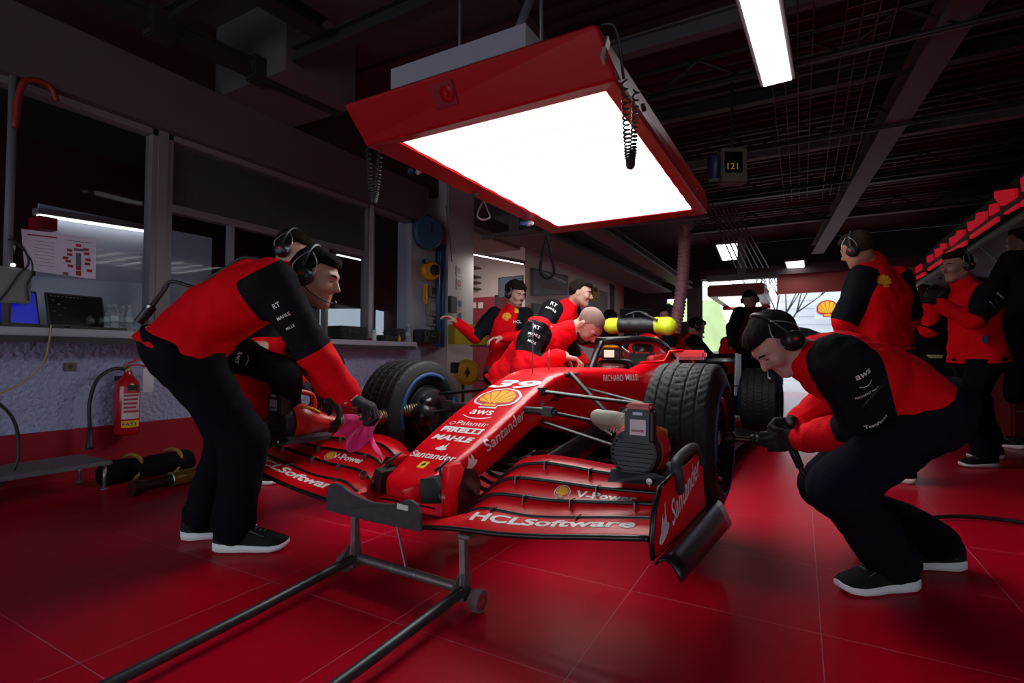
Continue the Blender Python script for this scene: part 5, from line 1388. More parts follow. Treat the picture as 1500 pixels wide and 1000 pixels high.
# yellow balancer + box
p = wallpt(630,396,.12); rl = empty('cable_reel', p, 'yellow and black cable reel on the wall below the blue reel', 'cable reel', 'yellow cable reels')
m = MB(); m.lathe(p,(1,-.5,0),[(0,.06),(.09,.06),(.125,.03),(.13,-.04),(.10,-.07),(0,-.07)],32); m.obj('reel_body', YEL, rl, smooth=True, auto=35, world=True)
m = MB(); m.lathe(p+V((.03,.03,0)),(1,-.5,0),[(0,.075),(.05,.075),(.072,.06),(.072,.03)],28); m.obj('hub', BLK, rl, smooth=True, auto=35, world=True)
m = MB(); m.box(p+V((0,-.10,.10)),(.06,.08,.06),None,.01); m.obj('bracket', BLK, rl, world=True)
p = wallpt(623,430,.06); o = MB().box(p,(.05,.05,.26),None,.012).obj('wall_lamp', YEL, smooth=True, auto=40); tag(o,'slim yellow hand lamp hanging on the wall under the yellow reel','lamp')
def panel_px(name, x0, y0, x1, y1, m_, label, cat, x=XW+.02, d=.05, parts=()):
    a = atx(x0,y0,x); b_ = atx(x1,y1,x); r = empty(name, (x,(a.y+b_.y)/2,b_.z), label, cat)
    boxo('panel_body',(x,min(a.y,b_.y),min(a.z,b_.z)),(x+d,max(a.y,b_.y),max(a.z,b_.z)),m_,r,bev=.008,world=True)
    for nm, u0, v0, u1, v1, mm in parts:
        ya = a.y+(b_.y-a.y)*u0; yb = a.y+(b_.y-a.y)*u1; za = a.z+(b_.z-a.z)*v0; zb = a.z+(b_.z-a.z)*v1
        boxo(nm,(x+d-.001,min(ya,yb),min(za,zb)),(x+d+.006,max(ya,yb),max(za,zb)),mm,r,world=True)
    return r
PG = mat('panel_beige',(.24,.23,.20),.6); PGD = mat('panel_dark',(.05,.05,.05),.5)
panel_px('control_panel',626,418,641,437,PG,'small beige switch panel above the other boxes','panel',parts=[('dial',.15,.15,.85,.75,PGD)])
panel_px('control_panel',623,437,643,464,PG,'square beige box below the switch panel','panel',parts=[('cover_plate',.15,.2,.6,.7,mat('panel_pale',(.33,.32,.30),.6))])
panel_px('control_panel',624,450+15,641,466+12,PG,'lowest beige box with a small black knob','panel',parts=[('knob',.35,.2,.65,.7,PGD)])
# boards on the pillar: four round signs
def disc(px, py, col1, col2, label):
    p = atx(px,py,PX+.004); r = MB().box(p,(.006,.115,.14),None).obj('safety_sign', mat('sign_plate',(.30,.30,.31),.6)); tag(r,label,'sign','round safety signs on the pillar')
    m = MB(); m.lathe(p+V((.004,0,.01)),(1,0,0),[(.036,0),(.048,0)],28) ; m.obj('sign_ring', col1, r, world=True)
    m = MB(); m.lathe(p+V((.0042,0,.01)),(1,0,0),[(0,0),(.034,0)],24); m.obj('sign_symbol', col2, r, world=True)
SR = mat('sign_red',(.28,.02,.03),.6); SB = mat('sign_blue',(.02,.08,.25),.6); SG = mat('sign_grey',(.10,.10,.11),.6)
disc(672,397,SR,SG,'topmost round safety sign on the pillar, grey with a dark ring'); disc(672,416,SR,mat('sign_pink',(.30,.12,.12),.6),'second round safety sign from the top, ringed in red')
disc(673,446,SB,SB,'third round safety sign from the top, solid blue'); disc(673,464,SB,SB,'lowest round safety sign on the pillar, blue')
p = atx(660,446,PX); tag(MB().box(p+V((.03,0,0)),(.06,.14,.22),None,.006).obj('socket_block',PGD),'dark block of sockets on the pillar beside the blue signs','socket')
for i, (x0, pts) in enumerate([(655,[(653,300),(656,330),(659,352),(662,383)]),(654,[(655,230),(655,326)])]):
    m = MB(); m.tube(catmull([atx(x,y,PX+.03) for x, y in pts],6),.006 if i else .009,6); tag(m.obj('pull_cord', mat('cord_grey',(.16,.16,.15),.5), smooth=True), ['thin grey pipe curving down the pillar','straight pull cord hanging above the pillar'][i], 'cord')
# yellow CAT box
a = atx(670,474,PX+.25); b_ = atx(699,505,PX+.25); c = (a+b_)/2
CBZ = b_.z
yb = empty('charger_box', (c.x,c.y,b_.z), 'bright yellow box with a black badge and label standing left of the bald mechanic', 'box')
YB = mat('box_yellow',(.46,.40,.02),.5); MB().box(c,(.22,abs(b_.y-a.y),abs(a.z-b_.z)),Matrix.Rotation(-.5,3,'Z'),.01).obj('box_body',YB,yb,smooth=True,auto=40,world=True)
n_ = (EYE-c); n_.z = 0; n_.normalize(); u_ = V((-n_.y,n_.x,0)); 
bb_ = bvh_of([o for o in yb.children]); 
decal('badge', fan([(.055*math.cos(t),.035*math.sin(t)) for t in [2*PI*k/20 for k in range(20)]]), c+V((0,0,.06))+u_*.03, u_, V((0,0,1)), BLK, bb_, .002, yb, 0, .3)
text('badge_text','CAT',c+V((0,0,.06))+u_*.03,u_,V((0,0,1)),mat('badge_text',(.4,.4,.4),.5),width=.07,height=.026,bvh=bb_,parent=yb,off=.004,bold=.02,depth=.3)
decal('paper_label', poly2([(-.05,-.05),(.06,-.05),(.06,.035),(-.05,.035)]), c+V((0,0,-.05))+u_*.03, u_, V((0,0,1)), mat('label_yellow_pale',(.5,.48,.30),.6), bb_, .002, yb, 0, .3)
text('label_text','3',c+V((0,0,-.055))+u_*.01,u_,V((0,0,1)),BLK,height=.05,bvh=bb_,parent=yb,off=.004,bold=.02,depth=.3)
# trolley under it and lower yellow reel
a = atx(684,545,PX+.3); rl = empty('cable_reel', (a.x,a.y,a.z), 'large yellow cable reel with black diamond badge above the far front tyre', 'cable reel', 'yellow cable reels')
m = MB(); m.lathe(a,(.7,-.9,0),[(0,.07),(.13,.07),(.17,.04),(.17,-.06),(0,-.06)],36); m.obj('reel_body', mat('reel_yellow',(.42,.25,.01),.45), rl, smooth=True, auto=35, world=True)
nn = V((.7,-.9,0)).normalized(); uu = V((-nn.y,nn.x,0)); decal('diamond_badge', ([(-.035,0),(0,-.075),(.035,0),(0,.075)],[(0,1,2,3)]), a+nn*.072, uu, V((0,0,1)), BLK, None, .002, rl)
m = MB(); m.box(a+V((-.10,-.12,.06)),(.10,.10,.14),None,.01); m.obj('reel_bracket', BLK, rl, world=True)
m = MB(); m.tube([a+V((-.06,.0,0)),V((a.x-.06,a.y,.0))],.02,8); m.cyl((a.x-.06,a.y,0),(a.x-.06,a.y,.02),.14); m.obj('reel_stand', BLK, rl, world=True, smooth=True)
a = atz(668,480,.0) if False else None
tr = empty('steel_trolley', (PX+.32,yP1+.35,0), 'steel tube trolley behind the yellow reel', 'trolley')
for dx in (0,.32):
    for dy in (0,.35): MB().cyl((PX+.35+dx,yP1+.05+dy,0),(PX+.35+dx,yP1+.05+dy,CBZ-.01),.014).obj('post',STL,tr,smooth=True,world=True)
for z in (.12,.5,CBZ-.012): boxo('shelf',(PX+.15,yP1-.15,z-.01),(PX+.69,yP1+.42,z+.01),mat('shelf_grey',(.12,.13,.15),.5),tr,world=True)

# ---- big red light box over the car
Z0 = 2.0
lb = empty('light_box', (-1.305,2.95,Z0), 'large red light box with a glowing white underside hanging over the car', 'light box')
LR = mat('lightbox_red',(.34,.0005,.005),.34,coat=.12,spec=.35,var=.04)
cn = [atz(590,207,Z0), atz(893,135,Z0), atz(1007,305,Z0), atz(820,333,Z0)]
x0, x1 = (cn[0].x+cn[3].x)/2, (cn[1].x+cn[2].x)/2; y0, y1 = (cn[0].y+cn[1].y)/2, (cn[2].y+cn[3].y)/2
dz = .006; zb_ = Z0-.012
m = MB(); m.bb((x0,y0,Z0),(x1,y1,Z0+.01))
dm = mat('panel_lit',(.12,.12,.12),.6,var=0,spec=.1,emit=5.0,ecol=(1,.985,.97)); nt = dm.node_tree
tc = nt.nodes.new('ShaderNodeTexCoord'); sp = nt.nodes.new('ShaderNodeSeparateXYZ'); nt.links.new(tc.outputs['Object'], sp.inputs[0])
wv = nt.nodes.new('ShaderNodeMath'); wv.operation = 'MULTIPLY'; wv.inputs[1].default_value = 2*PI/((y1-y0)/9); nt.links.new(sp.outputs[1], wv.inputs[0])
cs = nt.nodes.new('ShaderNodeMath'); cs.operation = 'COSINE'; nt.links.new(wv.outputs[0], cs.inputs[0])
h1 = nt.nodes.new('ShaderNodeMath'); h1.operation = 'MULTIPLY_ADD'; h1.inputs[1].default_value = .5; h1.inputs[2].default_value = .5; nt.links.new(cs.outputs[0], h1.inputs[0])
h2 = nt.nodes.new('ShaderNodeMath'); h2.operation = 'POWER'; h2.inputs[1].default_value = 3.7; nt.links.new(h1.outputs[0], h2.inputs[0])
rg = nt.nodes.new('ShaderNodeMapRange'); nt.links.new(h2.outputs[0], rg.inputs[0]); rg.inputs[1].default_value = 0; rg.inputs[2].default_value = 1; EMI = rg
nt.links.new(rg.outputs[0], nt.nodes['Principled BSDF'].inputs['Emission Strength'])
m.obj('lit_panel', dm, lb, world=True)
def frame_side(a, b_, c, d): pass
xo0, xo1, yo0, yo1 = x0-.24, x1+.10, y0-.05, y1+.22; zt_ = Z0+.30
ins = .035
# sloping outer sides: the upper rim overhangs the lower one at the front
zt_ = Z0+.205
B = [(-2.085,2.080,zb_),(-.668,2.068,zb_),(-.652,4.385,zb_),(-2.03,4.435,zb_)]; Bi = [(x0-.02,y0-.012,Z0-.004),(x1+.012,y0-.012,Z0-.004),(x1+.012,y1+.012,Z0-.004),(x0-.02,y1+.012,Z0-.004)]
Md = [(-2.092,2.062,Z0+.018),(-.664,2.05,Z0+.018),(-.648,4.40,Z0+.018),(-2.035,4.45,Z0+.018)]
T = [(-2.13,1.955,zt_-.03),(-.705,1.955,zt_-.03),(-.665,4.43,zt_-.03),(-2.10,4.47,zt_-.03)]
T2 = [(-2.09,2.02,zt_+.02),(-.745,2.02,zt_+.02),(-.71,4.38,zt_+.02),(-2.05,4.42,zt_+.02)]
xo0, xo1, yo0, yo1 = -2.09, -.665, 2.05, 4.40
m = MB(); L = [Bi,B,Md,T,T2]; vs = [p for l in L for p in l]; fs = []
for i in range(4):
    for k in range(4): fs.append((i*4+k,i*4+(k+1)%4,(i+1)*4+(k+1)%4,(i+1)*4+k))
fs.append((16,17,18,19)); m.add(vs, fs); bx = m.obj('housing', LR, lb, world=True)
bv_ = bx.modifiers.new('b','BEVEL'); bv_.width = .012; bv_.segments = 2
# recessed square with round knob on the front side
fc = V((-1.50,2.004,Z0+.10)); 
m = MB(); m.box(fc,(.14,.012,.115),Matrix.Rotation(.62,3,'X'),.004); rc = m.obj('recess_plate', mat('lightbox_dark',(.20,.004,.010),.45), lb, world=True)
m = MB(); m.lathe(fc+V((.02,-.004,0)),(0,-1,-.7),[(.036,0),(.040,.008),(.030,.014),(.026,.004),(.014,.004),(.010,.014),(0,.015)],24); m.obj('round_knob', LR, rc, smooth=True, auto=35, world=True)
tp = empty('ballast_box', (-1.35,2.6,zt_+.02), 'white metal box on top of the red light box', 'box')
MB().bb((-2.04,2.22,zt_+.021),(-1.17,2.95,aty(675,66,2.22).z)).obj('box_body', mat('ballast_white',(.30,.29,.34),.5), tp, world=True)
m = MB(); 
for t in (.1,.9): m.tube([V((-1.9+t*.7,2.6,zt_+.15)),V((-1.9+t*.7,2.6,3.6))],.010,6)
m.tube([V((-1.75,2.75,zt_+.15)),V((-1.25,2.9,3.6))],.035,4)
m.obj('hanger_rods', mat('hanger_steel',(.15,.14,.16),.5,.5), tp, smooth=True, world=True)
for i, (x, y) in enumerate(((xo1-.006,y0+.35),(xo1-.0,y1-.25),(xo0+.08,y0+.9))):
    m = MB(); m.lathe((x,y,Z0+.06 if i < 2 else Z0-.014),(1,0,.2) if i < 2 else (0,0,-1),[(0,.018),(.018,.016),(.022,.0)],14); m.obj('black_knob', BLK, lb, smooth=True, world=True)
m = MB(); m.box((-.692,2.02,Z0+.10),(.010,.035,.14),Matrix.Rotation(-.5,3,'X')); pl_ = m.obj('corner_badge', mat('badge_cream',(.30,.26,.20),.4), lb, world=True)
# bolts and dots on the lit panel
for (x, y) in ((795,233),(866,285)):
    p = atz(x,y,Z0-.001); MB().lathe(p,(0,0,-1),[(.004,0),(0,.004)],10).obj('screw', BLK, lb, world=True)
def coil(a, b_, label, n=26, r=.018, sag=.35, w=.05):
    pts = []; N = n*10
    for i in range(N+1):
        t = i/N; s_ = t*PI; base = a.lerp(b_, t)+V((0,0,-sag*math.sin(s_)**.8)) 
        tan = (b_-a)/1+V((0,0,-sag*PI*math.cos(s_))); tan.normalize(); u = tan.cross(V((.2,1,0))).normalized(); v = tan.cross(u)
        pts.append(base+(u*math.cos(i/10*2*PI)+v*math.sin(i/10*2*PI))*r)
    m = MB(); m.tube(pts,.0045,5); return tag(m.obj('coiled_cable', BLK, smooth=True), label, 'cable', 'coiled cables on the light box')
coil(V((-.655,2.16,Z0+.03)), V((-.63,2.25,Z0+.03)), 'thick black coiled cable hanging over the right edge of the light box', 46, .013, .36)
coil(V((-2.09,2.10,Z0-.01)), V((-2.04,2.14,Z0-.01)), 'black coiled cable looped under the left front corner of the light box', 40, .013, .30)
m = MB(); m.tube(catmull([V((-.72,2.05,Z0+.23)),V((-.66,2.06,Z0+.20)),V((-.655,2.15,Z0+.03))],6),.007,6); tag(m.obj('cable', BLK, smooth=True), 'short black cable running down the right front corner of the light box', 'cable')
def loop(p, w, h_, col, label, r=.006):
    m = MB(); m.tube(catmull([p,p+RT*(-w)*.4+V((0,0,-h_*.5)),p+RT*(-w)*.5+V((0,0,-h_*.85)),p+V((0,0,-h_)),p+RT*w*.5+V((0,0,-h_*.85)),p+RT*w*.3+V((0,0,-h_*.5)),p],6),r,6)
    return tag(m.obj('cord_loop', col, smooth=True), label, 'cord')
loop(atd(709,293,4.2), .10, .16, mat('cord_pale',(.28,.25,.26),.6), 'pale cord loop hanging from the ceiling left of the light box', .008)
loop(atd(802,345,4.6), .12, .38, mat('rubber_dull',(.003,.003,.004),.9,spec=.05), 'black rubber loop hanging below the light box', .012)
for (x, y, d, l) in ((607,250,3.9,'blue and white rag tied under the left edge of the light box'),(770,327,4.4,'small blue rag tied beneath the light box frame')):
    F = Field(.01); p = atd(x,y,d); F.ell(p+RT*-.02,(.03,.025,.02)); me_,_ = F.mesh('rag',.006,noise=.01,nscale=60); o = link('rag',me_,mat('rag_blue',(.02,.07,.22),.8)); tag(o,l,'rag')
    F = Field(.01); F.ell(p+RT*.03,(.03,.022,.02)); me_,_ = F.mesh('rag_end',.006,noise=.01,nscale=60); wchild(link('rag_end',me_,mat('rag_white',(.35,.30,.34),.8)),o)
m = MB(); p = atd(600,247,3.9); 
# ribbed extraction hose at the right of the light box
m = MB(); hose(m, [atd(1003,330,5.0),atd(1001,390,5.0),atd(996,440,4.95),atd(988,490,4.9)], .055, .035, 16, .10); tag(m.obj('duct_hose', mat('duct_pink',(.13,.05,.065),.6), smooth=True), 'ribbed dark pink duct hose hanging from the light box to the car', 'hose')

# ---- ceiling lamps
def ceiling_lamp(a, b_, w, e, label):
    return lamp_or_reflection('ceiling_lamp', a, b_, w, e, label, (1,1,1))
zc = 3.05
a = atz(1105,-30,zc); b_ = atz(1139,121,zc)
ceiling_lamp(a, b_, .20, 4.0, 'long bright ceiling lamp at the top right of the light box')
ceiling_lamp(atz(1066,358,2.9), atz(1073,380,2.9), .38, 4.0, 'short square ceiling lamp further back, left of two')
ceiling_lamp(atz(1164,383,2.9), atz(1167,397,2.9), .34, 4.0, 'smallest ceiling lamp far back above the squatting mechanic')
p0 = atd(696,373,8.2); p1 = atd(752,384,7.6); lamp_or_reflection('lamp_or_reflection', p0, p1, .42, 20.0, 'warm strip lamp on the ceiling of the side room', (1,.94,.85))

# ---- beams, rails and trusses overhead
BM = mat('beam_steel',(.030,.026,.030),.55,.3); BM2 = mat('beam_pale',(.10,.085,.095),.6); BMR = mat('beam_red',(.05,.012,.014),.6)
def beam(a, b_, w, h_, m_, label, name='ceiling_beam', grp='steel beams under the ceiling'):
    a, b_ = V(a), V(b_); d = (b_-a); s_ = d.normalized().cross(V((0,0,1))).normalized(); u = s_.cross(d.normalized())
    m = MB(); M3 = Matrix((d.normalized(), s_, u)).transposed(); c = (a+b_)/2
    m.box(c+u*h_*.45,(d.length,w,h_*.12),M3); m.box(c-u*h_*.45,(d.length,w,h_*.12),M3); m.box(c,(d.length,w*.25,h_*.9),M3)
    return tag(m.obj(name, m_), label, 'beam', grp)
zb = 3.05
beam(atz(100,-25,zb), atz(500,160,zb), .10, .12, BM, 'long dark rail running along the left side of the ceiling', 'ceiling_rail')
beam(atz(228,40,zb+.1), atz(330,-20,zb+.1), .10, .10, BM, 'short cross rail at the top left corner', 'ceiling_rail')
beam(atz(378,108,zb+.1), atz(720,-40,zb+.1), .10, .12, BM, 'cross rail rising right above the light box', 'ceiling_rail')
beam(atz(385,-10,3.2), atz(470,42,3.2), .16, .10, mat('black_rail',(.012,.012,.014),.5), 'stubby black rail at the top above the left mechanic', 'ceiling_rail')
for i, (q, w_) in enumerate(((235,10),(380,105))):
    p = atz(q,w_ if 0 else (38 if i == 0 else 105),zb); tag(MB().box(p,(.12,.16,.20),None,.01).obj('rail_trolley', BM), ['left','right'][i]+' one of the two roller blocks on the long rail', 'trolley', 'roller blocks on the rail')
# concrete haunch
m = MB(); a = V((-4.2,2.35,0)); m.prism([(XW,2.55,3.0),(XW,3.25,3.0),(XW,3.25,3.6),(XW,2.55,3.6)],(.9,0,0)); struct(m.obj('trim_10', mat('haunch',(.085,.075,.082),.85)))
# beam along the middle (pale, going away) and cross members
beam(V((1.15,2.6,3.35)), V((.32,12.5,3.1)), .22, .20, BM2, 'pale steel beam running away overhead on the right')
for i, y in enumerate((4.2,5.6,7.2,9.0,11.0)):
    beam(V((-1.9,y,3.42)), V((4.5,y,3.42)), .10, .14, BM if i % 2 else BM2, ['nearest','second','third','fourth','farthest'][i]+' steel cross beam under the corrugated deck')
for i, y in enumerate((4.6,6.3,8.0,10.0)):
    m = MB()
    for k in range(9):
        x = -1.8+k*.7; m.tube([(x,y,3.15),(x+.35,y,3.38),(x+.7,y,3.15)],.014,5)
    m.tube([(-1.8,y,3.15),(4.5,y,3.15)],.022,6); m.tube([(-1.8,y,3.38),(4.5,y,3.38)],.018,6); tag(m.obj('roof_truss', BM, smooth=True), ['nearest','second','third','farthest'][i]+' zigzag truss under the roof', 'truss', 'roof trusses')
# wire cable trays
for i, x in enumerate((-.05,.45)):
    m = MB()
    for dx in (-.15,-.05,.05,.15): m.tube([(x+dx,3.0,3.25),(x+dx,9.0,3.25)],.005,4)
    for k in range(40): m.tube([(x-.15,3.0+k*.15,3.25),(x+.15,3.0+k*.15,3.25)],.004,4)
    tag(m.obj('cable_tray', mat('tray_wire',(.14,.12,.13),.5,.5)), ['left','right'][i]+' wire cable tray hanging under the deck', 'cable tray')
# conduits right of the light box
for i in range(7):
    p0 = atd(1036+i*7,300+i*2,5.2); p1 = atd(1078+i*8,392,7.4)
    m = MB(); m.tube([p0+V((0,0,.03)),p1],.009,5); tag(m.obj('conduit', mat('conduit_pale',(.10,.09,.10),.5,.4), smooth=True), 'thin pale conduit in the bundle right of the light box', 'pipe', 'conduit bundle')
# monitor box with digits
p = atd(1072,245,5.0); mo = empty('timer_display', p, 'beige cased display with dim yellow digits hanging beside the light box', 'display')
Rz = Matrix.Rotation(YAW,3,'Z')
MB().box(p,(.25,.12,.34),Rz,.012).obj('display_case', mat('case_beige',(.10,.09,.07),.6), mo, smooth=True, auto=40, world=True)
MB().box(p-FW*.062+UP*.03-RT*.01,(.17,.004,.20),Rz).obj('display_glass', mat('black_glass',(.004,.004,.005),.2), mo, world=True)
text('digits','121',p-FW*.066-RT*.02-UP*.01,RT,UP,mat('digits_amber',(.35,.25,.02),.5,emit=.10,ecol=(.8,.6,.05)),width=.10,height=.06,bold=.01,parent=mo)
m = MB(); m.tube([p+UP*.17,p+UP*.9],.015,6); m.obj('drop_rod', BM, mo, world=True)
p2 = atd(1046,248,4.9); tag(MB().lathe(p2+UP*-.10,(0,0,1),[(0,0),(.05,0),(.06,.06),(.06,.2),(.03,.24),(0,.24)],20).obj('signal_lamp', mat('lamp_navy',(.012,.018,.07),.4), smooth=True, auto=40), 'dark blue signal lamp left of the timer display', 'lamp')

# ---- side room and far wall
CRM_ = mat('wall_cream',(.62,.50,.47),.8)
yS = 8.0
struct(boxo('wall_side_back', (-7.2,yS,0), (XW+.1,yS+.098,2.75), CRM_)); struct(boxo('wall_side_left', (-7.3,5.3,0), (-7.2,yS,2.75), CRM_)); struct(boxo('ceiling_side', (-7.2,yP1+.1,2.70), (XW-.0,yS+.1,2.8), mat('side_ceiling',(.30,.25,.25),.8)))
struct(boxo('wall_left_far', (XW-.1,yS+.1,0), (XW+.1,14.0,2.75), CRM_)); struct(boxo('wall_left_far_top', (XW-.3,5.9,2.75), (XW+.12,14.0,3.6), mat('duct_grey',(.12,.10,.11),.7)))
def picture(q, x, col, label, wall='x'):
    ps = [(atx if wall == 'x' else aty)(px, py, x) for px, py in q]; n = V((1,0,0)) if wall == 'x' else V((0,-1,0))
    o = MB().prism([p+n*.004 for p in ps], n*.02).obj('framed_picture', mat('frame_dark',(.03,.03,.035),.5)); tag(o,label,'picture','framed pictures in the side room')
    c = sum(ps, V())/4; qs = [c+(p-c)*.92+n*.026 for p in ps]; MB().prism(qs, n*.002).obj('print', col, o, world=True); return o, ps, c, n
o, ps, c, n = picture([(731,407),(767,403),(767,432),(731,437)], yS, mat('photo_blue',(.11,.14,.20),.5,var=.5,vscale=4), 'small framed blue photograph behind the curly-haired worker', 'y')
o, ps, c, n = picture([(777,392),(830,404),(830,432),(777,433)], XW+.1, mat('photo_grey',(.13,.12,.12),.5,var=.5,vscale=2), 'larger framed photograph of a red car, right of the blue one')
m = MB(); m.add([c+n*.03+(ps[1]-ps[0])*a_+(ps[3]-ps[0])*b2 for a_, b2 in [(-.3,.12),(-.1,-.02),(.2,-.03),(.35,.1),(.3,.2),(-.25,.22)]],[(0,1,2,3,4,5)]); m.obj('car_shape', mat('photo_red',(.18,.03,.03),.5), o, world=True)
m = MB(); m.add([c+n*.03+(ps[1]-ps[0])*a_+(ps[3]-ps[0])*b2 for a_, b2 in [(-.3,-.42),(.45,-.2),(.45,-.1),(-.1,-.3)]],[(0,1,2,3)]); m.obj('sky_glint', mat('photo_pale',(.5,.48,.46),.5), o, world=True)
picture([(778,444),(812,447),(812,458),(778,458)], XW+.1, mat('photo_green',(.06,.08,.03),.5,var=.5,vscale=4), 'low framed green picture beside the bending mechanics')
# dark red cabinet in the side room
a = aty(690,436,yS-.5); b_ = aty(727,545,yS-.5); rc = empty('red_cabinet', ((a.x+b_.x)/2,yS-.4,0), 'dark red metal cabinet with two small white tags in the side room', 'cabinet')
boxo('cabinet_body',(a.x-.5,yS-.5,0),(b_.x,yS-.05,a.z),mat('cabinet_red',(.16,.010,.016),.5),rc,bev=.01,world=True)
boxo('door_trim',(b_.x-.03,yS-.52,.0),(b_.x+.03,yS-.5,a.z+.02),BLK,rc,world=True)
for px in (694,704):
    q = aty(px,447,yS-.51); boxo('paper_tag',(q.x-.05,yS-.512,q.z-.05),(q.x+.05,yS-.508,q.z+.05),mat('tag_cream',(.40,.34,.32),.6),rc,world=True)
for i, y in enumerate((394,407,415,424)):
    a = aty(686,y,yS-.05); b_ = aty(703,y+3,yS-.05); tag(boxo('wall_shelf',(a.x,yS-.25,a.z-.012),(b_.x,yS-.002,a.z+.012),mat('shelf_brown',(.10,.075,.07),.6)), 'narrow shelf on the cream wall, '+['topmost','second from top','third from top','lowest']['0123'.index(str(i))], 'shelf', 'wall shelves')
# yellow reel and panels on the far left wall
p = atx(870,430,XW+.12); rl = empty('cable_reel', p, 'distant yellow cable reel on the pale wall right of the standing mechanic', 'cable reel', 'yellow cable reels'); MB().box(p,(.12,.55,.33),None,.05).obj('reel_body', mat('reel_yellow',(.42,.25,.01),.45), rl, smooth=True, auto=40, world=True); MB().box(p+V((.06,-.05,.08)),(.02,.2,.10),None,.02).obj('vent', BLK, rl, world=True)
for i, (x0_, y0_, x1_, y1_, c_) in enumerate([(858,418,890,500,(.22,.19,.19)),(893,415,900,500,(.04,.06,.09))]):
    a = atx(x0_,y0_,XW+.1); b_ = atx(x1_,y1_,XW+.1); o = boxo('wall_panel',(XW+.1,a.y,max(0.02,b_.z)),(XW+.106,b_.y,a.z),mat('wpanel_%d' % i,c_,.7)); tag(o, ['pale panel behind the distant yellow reel','narrow dark blue post on the far left wall'][i], 'panel')
# ceiling ducts of the far left
beam(V((-3.6,6.5,2.75)), V((-3.2,13.5,2.62)), .7, .28, mat('duct_metal',(.11,.095,.10),.6), 'wide grey duct running to the far end of the left ceiling', 'air_duct', None)
beam(V((-2.6,6.8,2.72)), V((-2.5,13.5,2.62)), .3, .14, mat('duct_metal',(.11,.095,.10),.6), 'narrower duct beside the wide one at the far left ceiling', 'air_duct', None)
beam(V((-4.2,6.6,2.62)), V((-1.0,6.9,2.62)), .06, .05, mat('perf_rail',(.12,.11,.12),.6), 'thin perforated rail crossing in front of the side room', 'ceiling_rail', None)

# back wall with openings to daylight
YB_ = 13.8
def bx_(px, z): return aty(px, 500, YB_).x
zs = aty(1150,431,YB_).z; zr = aty(1150,404,YB_).z
BW = mat('back_dark',(.045,.030,.034),.8)
xL0, xL1 = aty(976,450,YB_).x, aty(1008,450,YB_).x; xO0, xO1 = aty(1028,450,YB_).x, aty(1345,450,YB_).x
for i, (a_, b2, c_, d_) in enumerate([(-4.3,xL0,0,3.6),(xL0,xL1,0,aty(990,471,YB_).z),(xL0,xL1,aty(990,437,YB_).z,3.6),(xL1,xO0,0,3.6),(xO0,xO1,zr,3.6),(xO1,3.05,0,3.6)]):
    struct(boxo('wall_back_%d' % (i+1),(a_,YB_,c_),(b2,YB_+.15,d_),BW))
struct(boxo('trim_11',(xL1-.02,YB_-.05,0),(xO0-.05,YB_,2.6),mat('column_grey',(.07,.06,.065),.7)))
# salmon fascia over the opening
tag(boxo('fascia_board',(aty(1138,415,YB_-.1).x,YB_-.12,zs),(aty(1345,415,YB_-.1).x,YB_-.08,zr),mat('fascia_salmon',(.42,.09,.085),.6)), 'salmon red fascia board above the far doorway', 'board')
tag(boxo('roller_header',(xO0,YB_-.3,zr),(xO1,YB_-.02,zr+.22),mat('header_dark',(.06,.035,.04),.6)), 'dark roller shutter box above the far doorway', 'shutter box')
# second light box over a car at the back
a = atd(1040,440,8.8); b_ = atd(1138,440,8.8); l2 = empty('light_box', (a+b_)/2, 'smaller distant red light box over the second car', 'light box')
zc2 = a.z; x_0, x_1 = a.x, b_.x-.15
boxo('housing',(x_0,a.y-.3,zc2+.03),(x_1,a.y+1.8,zc2+.22),mat('lightbox_red'),l2,bev=.02,world=True)
boxo('lit_panel',(x_0+.15,a.y-.15,zc2+.015),(x_1-.15,a.y+1.6,zc2+.031),mat('panel_lit_far',(1,.98,.9),.5,emit=2.2),l2,world=True)
boxo('lower_rim',(x_0,a.y+1.62,zc2-.03),(x_1,a.y+1.8,zc2+.03),mat('lightbox_red'),l2,world=True)
# stand above it
m = MB(); c = atd(1086,385,8.8); m.bb((c.x-.06,c.y-.03,c.z-.25),(c.x+.06,c.y+.03,c.z+.45)); m.bb((c.x-.55,c.y-.1,c.z-.28),(c.x+.55,c.y+.1,c.z-.20)); tag(m.obj('ceiling_hanger', mat('hanger_pale',(.20,.18,.18),.6)), 'pale T-shaped hanger above the distant light box', 'hanger')

# ---- far car under it: dark and low, only its top shows
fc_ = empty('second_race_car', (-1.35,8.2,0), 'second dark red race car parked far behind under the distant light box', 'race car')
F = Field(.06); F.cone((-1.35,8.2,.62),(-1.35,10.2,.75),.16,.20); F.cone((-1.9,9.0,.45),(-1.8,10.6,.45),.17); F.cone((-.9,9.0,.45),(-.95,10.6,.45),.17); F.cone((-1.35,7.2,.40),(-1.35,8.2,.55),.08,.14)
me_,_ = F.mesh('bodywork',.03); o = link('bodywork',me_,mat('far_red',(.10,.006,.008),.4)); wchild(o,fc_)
for x in (-2.2,-.5):
    for y in (8.0,11.0):
        m = MB(); m.lathe((x,y,.36),(1,0,0),[(.17,-.16),(.30,-.17),(.335,-.13),(.335,.13),(.30,.17),(.17,.16)],36); m.obj('wheel', RUB, fc_, smooth=True, auto=40, world=True)
boxo('wing',(-1.85,7.1,.80),(-.85,7.4,.83),CFM,fc_,world=True)
